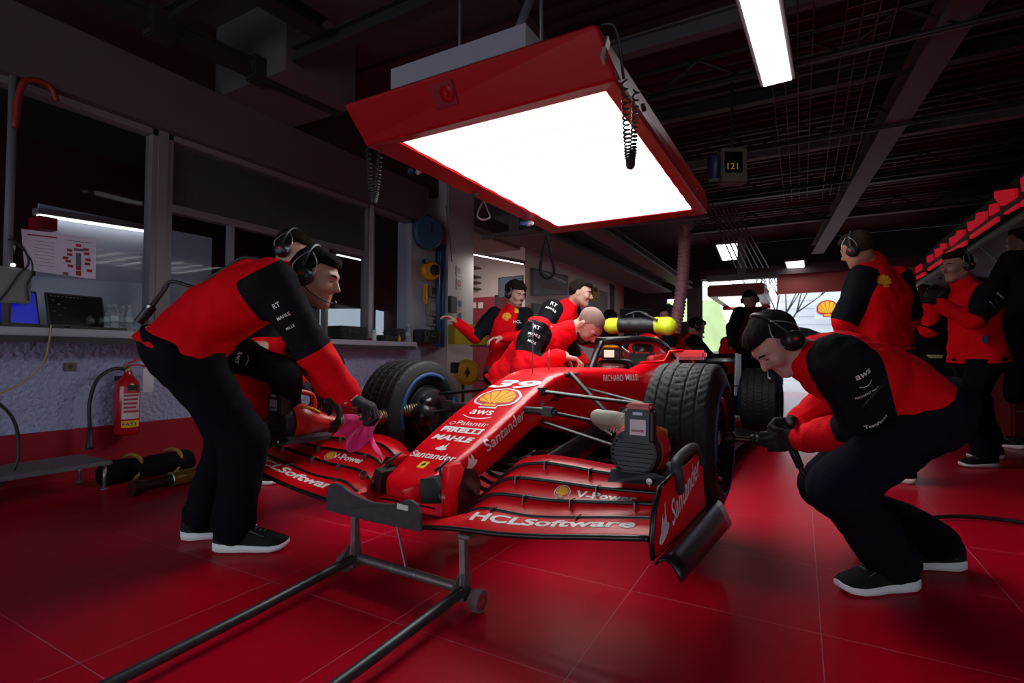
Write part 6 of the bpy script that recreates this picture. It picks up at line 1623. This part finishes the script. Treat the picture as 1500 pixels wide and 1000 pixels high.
# dark workbench/trolley with a pale top edge behind the near car
tb = empty('service_table', (-.2,7.2,0), 'dark service table with a pale top edge behind the near front tyre', 'table')
p0 = atd(1005,524,7.9); p1 = atd(1082,524,7.9)
MB().box((p0+p1)/2,((p1-p0).length,.5,.03),Rz).obj('table_top', mat('table_edge',(.13,.10,.08),.5), tb, world=True)
for e in (.05,.95):
    c = p0.lerp(p1,e); MB().bb((c.x-.03,c.y-.2,0),(c.x+.03,c.y+.2,c.z-.02)).obj('leg', BLK, tb, world=True)
c = p0.lerp(p1,.5); MB().box(V((c.x,c.y+.1,c.z*.5)),((p1-p0).length*.9,.3,c.z*.8),Rz).obj('cabinet_front', BLK, tb, world=True)
# laptop stand/monitor behind the cockpit
p = atd(930,464,7.3); mt_ = empty('monitor', p, 'dark monitor on a stand behind the neon bag', 'monitor'); MB().box(p,(.42,.06,.20),Rz,.01).obj('monitor_body', BLK, mt_, world=True, smooth=True, auto=40); MB().box(p+UP*.105,(.42,.10,.008),Rz).obj('top_shelf', mat('shelf_grey'), mt_, world=True); MB().box(p-FW*.04-RT*.03-UP*.02,(.022,.01,.13),Rz).obj('white_strip', mat('strip_white',(.6,.62,.65),.5), mt_, world=True)
m = MB(); m.cyl((p.x,p.y,0),(p.x,p.y,p.z-.1),.025); m.cyl((p.x,p.y,0),(p.x,p.y,.03),.25); m.obj('stand', BLK, mt_, world=True, smooth=True, auto=40)

# outside, seen through the far doorway
GR = mat('grass',(.42,.52,.22),.9,var=.3,vscale=.4)
gm = MB(); P = []
for i in range(13): P.append([(-14+i*1.0, 17+j*2.0, -.3+.62*j*(1 if i < 11 else .2)) for j in range(8)])
gm.grid(P); tag(gm.obj('grass_bank', GR, smooth=True), 'green grass bank outside the far doorway', 'grass', kind='stuff')
struct(boxo('floor_outside', (-16,14.2,-.12), (12,40,-.005), mat('asphalt',(.42,.38,.39),.6)))
wb = empty('white_building', (1.0,22,0), 'low white building outside the far doorway', 'building')
WB_ = mat('white_clad',(.72,.74,.78),.6)
xa = aty(1143,460,22).x; xb = aty(1420,460,22).x; boxo('wall_cladding',(xa,22,0),(xb,25,4.2),WB_,wb,world=True)
for k in range(14): boxo('cladding_joint',(xa,21.985,.25+.3*k),(xb,21.999,.262+.3*k),mat('joint_grey',(.5,.5,.55),.7),wb,world=True)
# shell panel
a = aty(1190,462,21.5); sg = boxo('scallop_sign',(aty(1193,450,21.5).x,21.4,aty(1190,468,21.5).z),(aty(1232,450,21.5).x,21.5,aty(1190,437,21.5).z),mat('sign_white',(.75,.75,.78),.5)); tag(sg,'white sign with a yellow and red scallop shell outside the far doorway','sign')
shell_mark('scallop_emblem', V((aty(1212,453,21.4).x,21.39,aty(1212,452,21.4).z)), V((1,0,0)), V((0,0,1)), .30, sg, None, 0, False, .01)
# bare tree
tr = empty('bare_tree', (aty(1150,460,18).x,18,0), 'bare tree outside the far doorway', 'tree'); bx0 = aty(1143,460,18).x
m = MB(); rr = random.Random(5)
m.tube([(bx0,18,0),(bx0,18,1.5)],.07,7)
def br(p, d, r, n):
    q = p+d; m.tube([p,q],[r,r*.6],5)
    if n:
        for _ in range(3): br(q, (d+V((rr.uniform(-.45,.45),rr.uniform(-.3,.3),rr.uniform(-.1,.3))))*.75, r*.6, n-1)
for s_ in (-.35,-.1,.15,.4): br(V((bx0,18,1.5)), V((s_*1.1,0,.7)), .04, 3)
m.obj('trunk_and_branches', mat('bark',(.10,.09,.08),.9), tr, smooth=True, world=True)

# ---- right side: dark wall with a window strip, soffit and glowing red sign
XR = 2.95
RD = mat('right_dark',(.022,.021,.026),.8)
yw0, yw1 = atx(1452,400,XR).y, atx(1540,400,XR).y; zw0, zw1 = atx(1475,445,XR).z, atx(1475,386,XR).z
struct(boxo('wall_right', (XR,1.0,0), (XR+.1,yw1,3.6), RD)); struct(boxo('wall_right_far', (XR,yw0,0), (XR+.1,14,3.6), RD))
struct(boxo('wall_right_low', (XR,yw1,0), (XR+.1,yw0,zw0), RD)); struct(boxo('wall_right_top', (XR,yw1,zw1), (XR+.1,yw0,3.6), RD))
w = struct(empty('window_4', (XR,(yw0+yw1)/2,zw0)))
for k in range(4):
    y = yw1+(yw0-yw1)*k/3; boxo('mullion',(XR-.03,y-.05,zw0),(XR+.05,y+.05,zw1),mat('frame_blue',(.20,.30,.38),.5),w,world=True)
for z in (zw0,zw0+(zw1-zw0)*.6,zw1): boxo('rail',(XR-.03,yw1,z-.025),(XR+.05,yw0,z+.025),mat('frame_blue'),w,world=True)
XS = 2.1
m = MB(); q = [atx(1344,412,XS),atx(1512,303,XS),atx(1520,372,XR),atx(1408,424,XR)]; m.add(q,[(0,1,2,3)]); so = m.obj('canopy_soffit', mat('soffit',(.055,.06,.075),.7)); so.modifiers.new('s','SOLIDIFY').thickness = .03; tag(so,'blue grey sloping soffit panel below the red sign at the right','panel')
for i, (t0_, t1_) in enumerate(((.35,.40),(.68,.70))):
    a = q[0].lerp(q[1],t0_)-V((0,0,.05)); b2 = q[3].lerp(q[2],t1_)-V((0,0,.05)); beam(a, b2, .07, .05, BM, ['farther','nearer'][i]+' dark rib crossing the blue grey soffit', 'soffit_rib', None)
beam(atx(1338,420,XS-.05), atx(1520,301,XS-.05), .05, .05, mat('gutter',(.13,.13,.15),.5,.5), 'pale metal edge running below the red sign', 'metal_edge', None)
sg = empty('red_sign', atx(1420,330,XS), 'glowing red sign strip in a black frame high on the right', 'sign')
RL = mat('sign_lit_red',(.25,.005,.015),.5,emit=.26,ecol=(1,.006,.035))
segs = [[(1456,280),(1486,276),(1487,288),(1466,302),(1456,290)],[(1494,262),(1530,232),(1530,258),(1496,281)],[(1448,300),(1459,297),(1460,308),(1449,316)],[(1416,326),(1428,322),(1430,312),(1443,309),(1443,320),(1418,339)],
 [(1390,349),(1400,344),(1401,338),(1411,336),(1411,343),(1391,361)],[(1376,357),(1384,356),(1385,362),(1379,366)],[(1368,365),(1378,362),(1379,370),(1370,377)],[(1357,376),(1365,372),(1366,379),(1358,385)],[(1340,392),(1348,386),(1349,394),(1341,400)],
 [(1470,312),(1490,298),(1488,305),(1471,314)],[(1494,296),(1530,268),(1530,276),(1495,303)],[(1420,345),(1460,317),(1460,324),(1421,350)],[(1384,370),(1414,352),(1414,358),(1385,374)],[(1358,393),(1380,378),(1380,383),(1359,397)],[(1328,411),(1354,398),(1354,403),(1328,415)]]
for p_ in segs: m = MB(); m.prism([atx(x,y,XS-.01) for x, y in p_], (.03,0,0)); m.obj('lit_segment', RL, sg, world=True)
m = MB(); m.prism([atx(1326,418,XS+.03),atx(1535,270,XS+.03),atx(1535,222,XS+.03),atx(1326,396,XS+.03)],(.03,0,0)); m.obj('black_frame', mat('frame_black',(.008,.008,.009),.6), sg, world=True)
# tool cart and rack at the right edge
ct = empty('tool_cart', (2.3,6.2,0), 'red drawer cart standing behind the right-hand men', 'cart')
a = atd(1463,560,5.2); a.z = 0; CR2 = mat('cart_red',(.14,.008,.012),.5)
MB().box(a+V((.15,0,.50)),(.62,.5,.85),Rz,.02).obj('cart_body', CR2, ct, smooth=True, auto=40, world=True)
MB().box(a+V((.15,0,.95)),(.66,.54,.04),Rz,.01).obj('cart_top', mat('cart_top',(.10,.14,.18),.5), ct, world=True)
for z in (.35,.55,.72): MB().box(a+V((.15,0,z))-FW*.255,(.56,.012,.015),Rz).obj('drawer_handle', mat('handle_grey',(.16,.20,.24),.4,.5), ct, world=True)
for e in (-1,1): MB().lathe(a+V((.15+e*.24,0,.04))-FW*.2,(1,0,0),[(0,-.02),(.04,-.02),(.04,.02),(0,.02)],16).obj('castor', BLK, ct, world=True)
# shelf unit between the men
rk = empty('equipment_rack', atz(1385,640,0), 'narrow grey equipment rack between the standing men', 'rack'); p = atz(1362,615,0)
for dx in (-.2,.25): MB().bb((p.x+dx-.02,p.y-.02,0),(p.x+dx+.02,p.y+.02,1.5)).obj('upright', mat('rack_grey',(.09,.10,.12),.5), rk, world=True)
for z in (.25,.75,1.25): MB().bb((p.x-.2,p.y-.02,z),(p.x+.25,p.y+.35,z+.03)).obj('shelf', mat('rack_grey'), rk, world=True)
# ------------------------------------------------------------------ the crew
def vimg(r, u, f=0): return (RT*r+UP*u+FW*f).normalized()
WH = mat('mark_white', (.8,.8,.8), .5)
# 1: man bending over at the left
J = dict(hem=.0, hemdir=RT*.40+UP*.93, butt=.6, cap=.05, leg=.955, pelvis=atd(273,508,2.14), chest=atd(362,436,2.18), side=-FW*.93+RT*.25+V((0,0,-.1)), neck=atd(424,412,2.2), head=atd(461,408,2.22), face=vimg(.93,-.30,-.05), crown=vimg(.32,.95,0),
  belly=(0,0,.03))
J['hdir+1'] = RT-UP*.45; J['hand+1'] = atd(520,592,2.22); J['elbow+1'] = atd(440,640,2.05); J['hand-1'] = atd(500,612,2.5); J['elbow-1'] = atd(430,620,2.6)
J['foot+1'] = atz(343,806,0); J['foot-1'] = atz(296,788,0); J['knee+1'] = atd(380,640,2.15); J['knee-1'] = atd(350,650,2.3); J['toe+1'] = RT+V((0,.12,0)); J['toe-1'] = RT+FW*.3
J['palm+1'] = -UP-RT*.3; J['curl+1'] = 1.25; J['thumb+1'] = 1; J['sh+1'] = RT*.03+UP*-.01; J['sh-1'] = FW*.03
P1 = person('man in red and black jacket and headset bending over the far wing, arm stretched down', J, s=1.06, h=.010, hd=.0045, skin=(.40,.20,.14), hair='short', hscale=.93, haircol=(.006,.005,.004), seed=3, boomside=1, folds=.009)
sleeve_text(P1, 1, [('RT',.030,0),('MAHLE',.055,0),('MILLE',.035,0)], -FW, t0=.30, dt=.16, along=False)
# radio on the belt with a coiled lead over the back
b_ = atd(216,458,2.10); rd = bpy.data.objects.new('radio', None); COL.objects.link(rd); rd.location = b_; bpy.context.view_layer.update()
tag(rd, 'black two-way radio clipped at the back of the bending man\'s jacket', 'radio')
m = MB(); ax = (atd(232,436,2.10)-atd(205,470,2.10)).normalized(); m.tube([atd(204,471,2.10), atd(222,449,2.10)], [.019,.021], 10); m.tube([atd(222,449,2.1), atd(241,424,2.1), atd(246,418,2.1)],[.010,.008,.006],8); m.obj('radio_body', BLK, rd, smooth=True, auto=40, world=True)
m = MB(); m.lathe(atd(222,449,2.09)-FW*.02, -FW, [(0,.0),(.006,.0),(.007,-.006)],12); m.obj('radio_knob', STL, rd, world=True)
m = MB(); bvj = bvh_of([P1['jacket']]); pts = []
for px, py in [(238,425),(252,412),(270,404),(300,396),(330,391),(360,388),(390,388),(412,392),(432,398),(445,401)]:
    p = atd(px, py, 2.12); h_ = bvj.find_nearest(p); pts.append(p if h_[0] is None or (h_[0]-p).length > .12 or px < 260 else h_[0]+h_[1]*.006)
m.tube(catmull(pts, 5), .0075, 8); o = m.obj('radio_lead', BLK, rd, smooth=True, world=True)
m = MB(); m.bb((0,0,0),(.001,.001,.001)); 
bj = bvj
decal('italian_tab', ([(0,0),(.012,0),(.012,.012),(0,.012)],[(0,1,2,3)]), atd(237,482,2.1), RT, UP, mat('tab_green',(.02,.25,.10),.6), bj, .003, P1['jacket'], 0, .3)
decal('italian_tab', ([(0,0),(.012,0),(.012,.012),(0,.012)],[(0,1,2,3)]), atd(242,483,2.1), RT, UP, WH, bj, .003, P1['jacket'], 0, .3)
# white cuff
a, e, w = P1['A'][1]; m = MB(); m.lathe(w-(w-e).normalized()*.012, (w-e).normalized(), [(.040,-.012),(.046,-.004),(.046,.010),(.038,.022)], 20); o = m.obj('cuff', mat('cuff_white',(.60,.55,.60),.8), None, smooth=True); wchild(o, P1['body'])

# 2: man behind him, mostly hidden, head seen above
J = dict(pelvis=atd(350,560,2.95), chest=atd(392,470,2.98), side=-FW*.9+RT*.3, neck=atd(410,412,2.95), head=atd(428,371,2.95), face=vimg(.85,-.35,-.1), crown=vimg(.2,.95,0))
J['hand+1'] = atd(440,560,2.75); J['elbow+1'] = atd(380,580,2.7); J['hand-1'] = atd(478,575,3.1); J['elbow-1'] = atd(470,640,3.3)
J['foot+1'] = atz(372,706,0); J['foot-1'] = atz(352,690,0); J['knee+1'] = atd(420,640,2.8); J['knee-1'] = atd(420,640,3.1); J['toe+1'] = RT; J['toe-1'] = RT
P2 = person('man with headset behind the bending mechanic, only head and shoulder in view', J, s=1.0, h=.014, hd=.007, skin=(.45,.25,.19), seed=9, boom=False)
# 3: crouching man at the far blower
J = dict(pelvis=atd(360,615,2.75), chest=atd(385,540,2.62), side=-FW*.75-RT*.6, neck=atd(415,515,2.6), head=atd(446,512,2.65), face=vimg(.8,-.5,-.0), crown=vimg(.5,.85,0))
J['hand+1'] = atd(425,600,2.52); J['elbow+1'] = atd(430,560,2.38); J['hand-1'] = atd(480,565,2.75); J['elbow-1'] = atd(470,520,2.9)
J['foot+1'] = atz(388,708,0)-RT*.10; J['foot-1'] = atz(352,700,0); J['knee+1'] = atd(440,620,2.6); J['knee-1'] = atd(420,620,2.8); J['toe+1'] = RT; J['toe-1'] = RT
J['sh+1'] = RT*.02-FW*.05
P3 = person('crouching man in black sleeves at the far blower, half hidden', J, s=.98, h=.012, hd=.006, skin=(.45,.25,.19), seed=12, haircol=(.02,.012,.008), sleeve='black_all')
sleeve_text(P3, 1, [('aws',.055,0),('',.05,'smile')], -FW, t0=.30, dt=.14, along=False)

# 4: squatting man on the right with the wheel gun
J = dict(hem=.03, hemdir=UP*.93-RT*.45, pelvis=atd(1335,602,1.95), pside=FW*1+RT*.1, chest=atd(1250,547,1.95), side=FW*.97-RT*.05+UP*.12, neck=atd(1186,530,1.95), head=atd(1139,503,1.98), face=vimg(-.60,-.78,-.08), crown=vimg(-.80,.60,0), front=vimg(-.5,-.85,0), belly=(0,0,.035))
J['hand-1'] = atd(1170,644,2.10); J['elbow-1'] = atd(1400,670,1.7); J['hand+1'] = atd(1168,622,2.16); J['elbow+1'] = atd(1450,640,2.4)
J['foot-1'] = atz(1312,866,0)+V((.0,.02,0)); J['foot+1'] = atz(1378,832,0); J['knee-1'] = atd(1180,690,1.7); J['knee+1'] = atd(1230,660,2.2)
J['toe-1'] = -RT-FW*.12; J['toe+1'] = -RT+FW*.15; J['hdir-1'] = -RT-UP*.05; J['hdir+1'] = -RT*1-UP*.1; J['palm-1'] = FW-UP*.3; J['palm+1'] = -FW-UP*.5; J['curl-1'] = 1.35; J['curl+1'] = 1.35; J['thumb-1'] = -1; J['thumb+1'] = 1
J['sh-1'] = -RT*.065+UP*.015
P4 = person('man squatting at the near front wheel, holding the wheel gun in black gloves', J, s=1.07, hscale=.90, h=.010, hd=.0040, skin=(.55,.27,.22), haircol=(.014,.009,.007), seed=21, boom=True, boomside=1, folds=.009, trouser=(.0035,.0045,.0115))
sleeve_text(P4, -1, [('aws',.055,0),('',.05,'smile'),('RICHARD MILLE',.085,0)], -FW, t0=.10, dt=.13, along=False)
sleeve_text(P4, -1, [('TeamFerrari',.085,0)], -FW, t0=.78, dt=.1, along=False)
m = MB(); w = P4['A'][1][2]; d = (w-P4['A'][1][1]).normalized(); m.lathe(w-d*.0, d, [(.032,-.010),(.034,-.008),(.034,.008),(.032,.010)], 20); o = m.obj('wristwatch', mat('watch_black',(.02,.02,.02),.3,.5), None, smooth=True); wchild(o, P4['body'])
bj = bvh_of([P4['jacket']]); m = MB()
pz = [atd(1262,597,1.6), atd(1290,564,1.6)]; pts = []
for k in range(7):
    p = pz[0].lerp(pz[1], k/6); h_ = bj.ray_cast(p, (p-EYE).normalized()); pts.append((h_[0] if h_[0] else p)-FW*.002)
m.tube(pts, .0045, 6); m2 = m.obj('pocket_zip', BLK, None, smooth=True); wchild(m2, P4['jacket'])

# 5: bald man leaning over the cockpit
J = dict(cap=.02, slend=.62, belly=(0,0,.03), pelvis=atd(752,560,3.85), chest=atd(790,508,3.80), side=-FW*.75-RT*.55+UP*.1, neck=atd(828,488,3.78), head=atd(862,476,3.74), face=vimg(.35,-.9,-.30), crown=vimg(.55,.55,-.55))
J['sh-1'] = (0,0,0)
J['hand+1'] = atd(822,522,3.55); J['elbow+1'] = atd(760,560,3.45); J['hand-1'] = atd(862,540,3.9); J['elbow-1'] = atd(850,540,4.2)
g = V((-1.95,3.35,0)); J['foot+1'] = g+V((.1,-.2,0)); J['foot-1'] = g+V((-.1,.25,0)); J['knee+1'] = g+V((.6,-.1,.5)); J['knee-1'] = g+V((.6,.4,.5)); J['toe+1'] = V((1,.2,0)); J['toe-1'] = V((1,.2,0)); J['curl+1'] = 1.0; J['palm+1'] = V((0,0,-1)); J['hdir+1'] = RT-UP*.15
P5 = person('bald man in red jacket leaning over the car beside the cockpit', J, s=1.14, hscale=.94, h=.012, hd=.006, hair=None, hs=False, skin=(.50,.29,.24), gloves=('bare','bare'), seed=30, folds=.010)
hm = hair_mesh(J['head'], J['face'], J['crown'], 1.07, 'buzz', .007, 2); o = link('hair', hm, mat('stubble',(.22,.13,.11),.8)); wchild(o, P5['body'])
def beard(P, J, k):
    r_, f_, u_ = frame(J['face'], J['crown']); F = Field(.02)
    for q in (-1,1): F.cone(J['head']+(r_*.05*q+f_*.02-u_*.062)*k, J['head']+(r_*.02*q+f_*.070-u_*.090)*k, .0255*k)
    F.cone(J['head']+(r_*-.02+f_*.082-u_*.086)*k, J['head']+(r_*.02+f_*.082-u_*.086)*k, .021*k); me_,_ = F.mesh('beard',.006,noise=.002,nscale=80); o = link('beard', me_, mat('beard_dark',(.035,.020,.015),.9,spec=.1)); wchild(o, P['body'])
beard(P5, J, 1.07)
sleeve_text(P5, 1, [('RT',.045,0),('MAHLE',.085,0),('MILLE',.06,0)], -FW, t0=.10, dt=.17, along=False)

# 6: dark haired man behind him
J = dict(pelvis=atd(800,530,4.75), chest=atd(818,470,4.75), side=-FW*.7-RT*.6, neck=atd(832,450,4.75), head=atd(850,430,4.72), face=vimg(.92,-.22,-.3), crown=vimg(.15,.98,0))
J['hand+1'] = atd(830,500,4.4); J['elbow+1'] = atd(790,520,4.3); J['hand-1'] = atd(880,505,4.7); J['elbow-1'] = atd(850,530,5.1)
g = V((-2.25,4.25,0)); J['foot+1'] = g; J['foot-1'] = g+V((0,.3,0)); J['knee+1'] = g+V((.6,0,.5)); J['knee-1'] = g+V((.6,.3,.5)); J['toe+1'] = V((1,.2,0)); J['toe-1'] = V((1,.2,0))
P6 = person('dark-haired man in profile standing behind the bald man', J, s=1.0, h=.016, hd=.007, hs=False, skin=(.46,.27,.21), seed=33)
sleeve_text(P6, 1, [('RT',.06,0),('MAHLE',.10,0)], -FW, t0=.05, dt=.2, along=False)

# 7: curly haired person in the side room door
J = dict(pelvis=atd(742,535,5.3), chest=atd(745,478,5.3), side=-RT*.9+FW*.1, neck=atd(748,455,5.3), head=atd(756,432,5.25), face=vimg(.55,-.25,-.75), crown=vimg(.0,1,0))
J['hand+1'] = atd(668,472,5.15); J['elbow+1'] = atd(700,560,5.3); J['hand-1'] = atd(735,495,5.0); J['elbow-1'] = atd(790,505,5.1)
g = V((J['pelvis'].x,J['pelvis'].y,0)); J['foot+1'] = g-RT*.1; J['foot-1'] = g+RT*.1; J['knee+1'] = g-FW+V((0,0,.5)); J['knee-1'] = J['knee+1']+RT*.2
P7 = person('curly-haired worker with headset, arm stretched towards the yellow box', J, s=1.0, h=.016, hd=.008, hair='curly', skin=(.50,.30,.25), seed=40, gloves=('bare','bare'))
bj = bvh_of([P7['jacket']])
shell_mark('chest_patch', atd(742,462,5.0), RT, UP, .045, P7['jacket'], bj, 0, False, .004, .6)
decal('chest_badge', ([(-.02,-.03),(.02,-.03),(.02,.03),(-.02,.03)],[(0,1,2,3)]), atd(757,452,5.0), RT, UP, mat('badge_yellow',(.8,.55,.02),.5), bj, .004, P7['jacket'], 0, .6)
text('chest_lettering','HCL',atd(758,470,5.0),RT,UP,WH,width=.08,bvh=bj,parent=P7['jacket'],off=.005,depth=.6)

# 8: man with the scallop on his back
J = dict(pelvis=atd(1290,500,3.50), chest=atd(1290,435,3.48), side=RT*.97+FW*.22, neck=atd(1276,385,3.48), head=atd(1256,366,3.46), face=vimg(-.42,-.30,.85), crown=vimg(-.25,.95,0))
J['hand+1'] = atd(1312,505,3.75); J['elbow+1'] = atd(1365,470,3.6); J['hand-1'] = atd(1245,505,3.6); J['elbow-1'] = atd(1215,480,3.4)
J['foot+1'] = atz(1325,708,0)+FW*.02; J['foot-1'] = atz(1290,702,0); J['knee+1'] = atd(1320,600,3.8); J['knee-1'] = atd(1280,600,3.8); J['toe+1'] = -RT*.8+FW*.6; J['toe-1'] = -RT*.8+FW*.6
P8 = person('tall man standing with his back to us, yellow scallop shell on the red jacket', J, s=1.0, hscale=.95, h=.013, hd=.007, skin=(.42,.22,.15), haircol=(.035,.025,.02), seed=50, face=False, boom=False)
bj = bvh_of([P8['jacket']])
shell_mark('back_emblem', atd(1298,411,3.34), RT, UP, .046, P8['jacket'], bj, .02, False, .003, .6)
decal('back_shield', fan([(.045*math.cos(t),.016*math.sin(t)) for t in [2*PI*k/16 for k in range(16)]]), atd(1277,376,3.36), RT-UP*.3, UP, mat('badge_yellow',(.8,.55,.02),.5), bj, .003, P8['jacket'], .01, .6)
text('back_shield_mark','sf',atd(1277,376,3.36),RT-UP*.3,UP,BLK,width=.03,bvh=bj,parent=P8['jacket'],off=.005,depth=.6)

# 9: man in profile at the right edge
J = dict(pelvis=atd(1432,520,4.08), chest=atd(1424,455,4.08), side=FW*.95-RT*.1, neck=atd(1412,415,4.08), head=atd(1402,391,4.08), face=vimg(-.95,-.12,-.05), crown=vimg(-.1,.99,0))
J['hand-1'] = atd(1372,445,3.95); J['elbow-1'] = atd(1400,500,3.8); J['hand+1'] = atd(1365,440,4.2); J['elbow+1'] = atd(1390,500,4.4)
J['foot-1'] = atz(1446,684,0); J['foot+1'] = atz(1455,672,0); J['knee-1'] = atd(1400,600,4.0); J['knee+1'] = atd(1400,600,4.2); J['toe-1'] = -RT; J['toe+1'] = -RT
P9 = person('man in profile with headset standing at the right, hands raised in front of him', J, s=1.0, h=.014, hd=.007, skin=(.30,.15,.11), seed=60)
sleeve_text(P9, -1, [('aws',.06,0),('',.05,'smile'),('RICHARD',.07,0)], -FW, t0=.15, dt=.18, along=False)
p = atd(1443,497,3.9); m = MB(); m.box(p,(.03,.05,.06),None,.006); o = m.obj('belt_radio', mat('radio_blue',(.03,.06,.14),.4), None); wchild(o, P9['body'])

# 10: dark figure at the very edge
J = dict(pelvis=atd(1498,540,4.9), chest=atd(1492,430,4.9), side=RT*.9+FW*.3, neck=atd(1490,345,4.9), head=atd(1491,312,4.9), face=vimg(-.5,0,.85), crown=vimg(0,1,0))
J['chest'] = atd(1496,400,4.9); J['pelvis'] = J['chest']-V((0,0,.33)); J['neck'] = J['chest']+V((0,0,.17)); J['head'] = J['neck']+V((0,0,.13))
for q in (-1,1): J['hand%+d' % q] = J['pelvis']+RT*.22*q+V((0,0,-.05)); J['elbow%+d' % q] = J['pelvis']+RT*.6*q+V((0,0,.2)); J['foot%+d' % q] = V((J['pelvis'].x,J['pelvis'].y,0))+RT*.1*q; J['knee%+d' % q] = J['pelvis']+FW
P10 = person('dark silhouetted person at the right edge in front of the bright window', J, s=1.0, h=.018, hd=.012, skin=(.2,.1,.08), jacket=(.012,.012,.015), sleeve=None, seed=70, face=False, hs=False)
# 11: person in black overalls with yellow bands
J = dict(pelvis=atd(1372,530,5.4), chest=atd(1370,475,5.4), side=-RT*.8+FW*.5, neck=atd(1368,448,5.4), head=atd(1368,428,5.4), face=vimg(.1,-.1,-.95), crown=vimg(0,1,0))
J['pelvis'] = atd(1372,530,5.4); J['chest'] = J['pelvis']+V((0,0,.33)); J['neck'] = J['chest']+V((0,0,.17)); J['head'] = J['neck']+V((0,0,.13))
for q in (-1,1): J['hand%+d' % q] = J['chest']-RT*.12*q-FW*.25+V((0,0,.0)); J['elbow%+d' % q] = J['pelvis']-RT*.5*q; J['foot%+d' % q] = V((J['pelvis'].x,J['pelvis'].y,0))-RT*.1*q; J['knee%+d' % q] = J['pelvis']-FW
P11 = person('person in black overalls with two pale yellow reflective bands, behind the profile man', J, s=1.0, h=.018, hd=.010, skin=(.35,.2,.16), jacket=(.010,.010,.012), trouser=(.010,.010,.0112), sleeve=None, hair=None, hs=False, seed=71)
cf = Field(.01); cf.ell(J['head']+UP*.05,(.105,.105,.085)); me_,_ = cf.mesh('cap',.012); o = link('cap', me_, mat('cap_red',(.14,.01,.015),.7)); wchild(o, P11['body'])
for z, w in ((.36,.165),(.06,.155),(-.42,.075)):
    m = MB(); c = J['pelvis']+V((0,0,z))+(RT*.0); ring_ = [c+RT*w*math.cos(t)+FW*w*.85*math.sin(t) for t in [2*PI*k/24 for k in range(24)]]
    vs = [p+V((0,0,-.016)) for p in ring_]+[p+V((0,0,.016)) for p in ring_]; m.add(vs,[(k,(k+1)%24,24+(k+1)%24,24+k) for k in range(24)]); o = m.obj('reflective_band', mat('band_yellow',(.45,.40,.16),.5), None, smooth=True); wchild(o, P11['jacket'])
# 12-15: people round the second car
def far(px, py, d, lean, face, label, seed, arms=None, s=1.0, hair='short', hs=True, jacket=RED_CLOTH, sleeve='black_all', sd=-1):
    h = atd(px, py, d); n = h-V((0,0,.13))-lean*.06; c = n-V((0,0,.15))-lean*.10; p = c-V((0,0,.30))-lean*.14
    J = dict(pelvis=p, chest=c, neck=n, head=h, side=(FW*sd if abs(face.dot(RT)) > .6 else RT*(1 if face.dot(FW) > 0 else -1)), face=face, crown=vimg(0,1,0)+lean*.3)
    if abs(face.dot(RT)) > .6: J['side'] = -FW if face.dot(RT) > 0 else FW
    for q in (-1,1):
        J['hand%+d' % q] = c+lean*.3+face*.30+J['side']*.15*q-V((0,0,.22)); J['elbow%+d' % q] = p+J['side']*.4*q
        J['foot%+d' % q] = V((p.x,p.y,0))+J['side']*.11*q; J['knee%+d' % q] = p+face*1.0
    return person(label, J, s=s, h=.020, hd=.011, hair=hair, hs=hs, jacket=jacket, sleeve=sleeve, seed=seed, skin=(.35,.2,.16), face=False, gloves=(False,False))
far(979,463,6.2, V((.1,0,0)), vimg(-.9,-.2,0), 'dark-haired person in red bowed behind the neon bag', 80)
far(1020,480,6.6, RT*.8, vimg(.9,-.4,0), 'person in red with black sleeve right of the duct hose, reaching to the second car', 81)
far(1074,484,7.4, RT*.3, vimg(.9,-.3,0), 'small dark head in front of the green bank', 82)
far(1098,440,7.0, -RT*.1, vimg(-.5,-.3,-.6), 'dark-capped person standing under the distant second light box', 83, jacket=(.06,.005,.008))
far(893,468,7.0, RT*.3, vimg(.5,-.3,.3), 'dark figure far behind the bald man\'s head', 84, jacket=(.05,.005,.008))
# ------------------------------------------------------------------ daylight, camera, view
EMI.inputs[3].default_value = .92; EMI.inputs[4].default_value = 22
w = bpy.data.worlds.new('sky'); SC.world = w; w.use_nodes = True; nt = w.node_tree; bg = nt.nodes['Background']
bg.inputs[0].default_value = (.80,.90,1.0,1); bg.inputs[1].default_value = 2.1
cam = bpy.data.cameras.new('camera'); co = bpy.data.objects.new('camera', cam); COL.objects.link(co)
cam.sensor_width = 36; cam.lens = CAM_F/1500*36; cam.clip_start = .02
co.matrix_world = Matrix.Translation(EYE)@Matrix((RT, UP, -FW)).transposed().to_4x4(); SC.camera = co
vs = SC.view_settings; vs.view_transform = 'Standard'; vs.look = 'None'; vs.gamma = 1; vs.use_curve_mapping = False; vs.exposure = .12
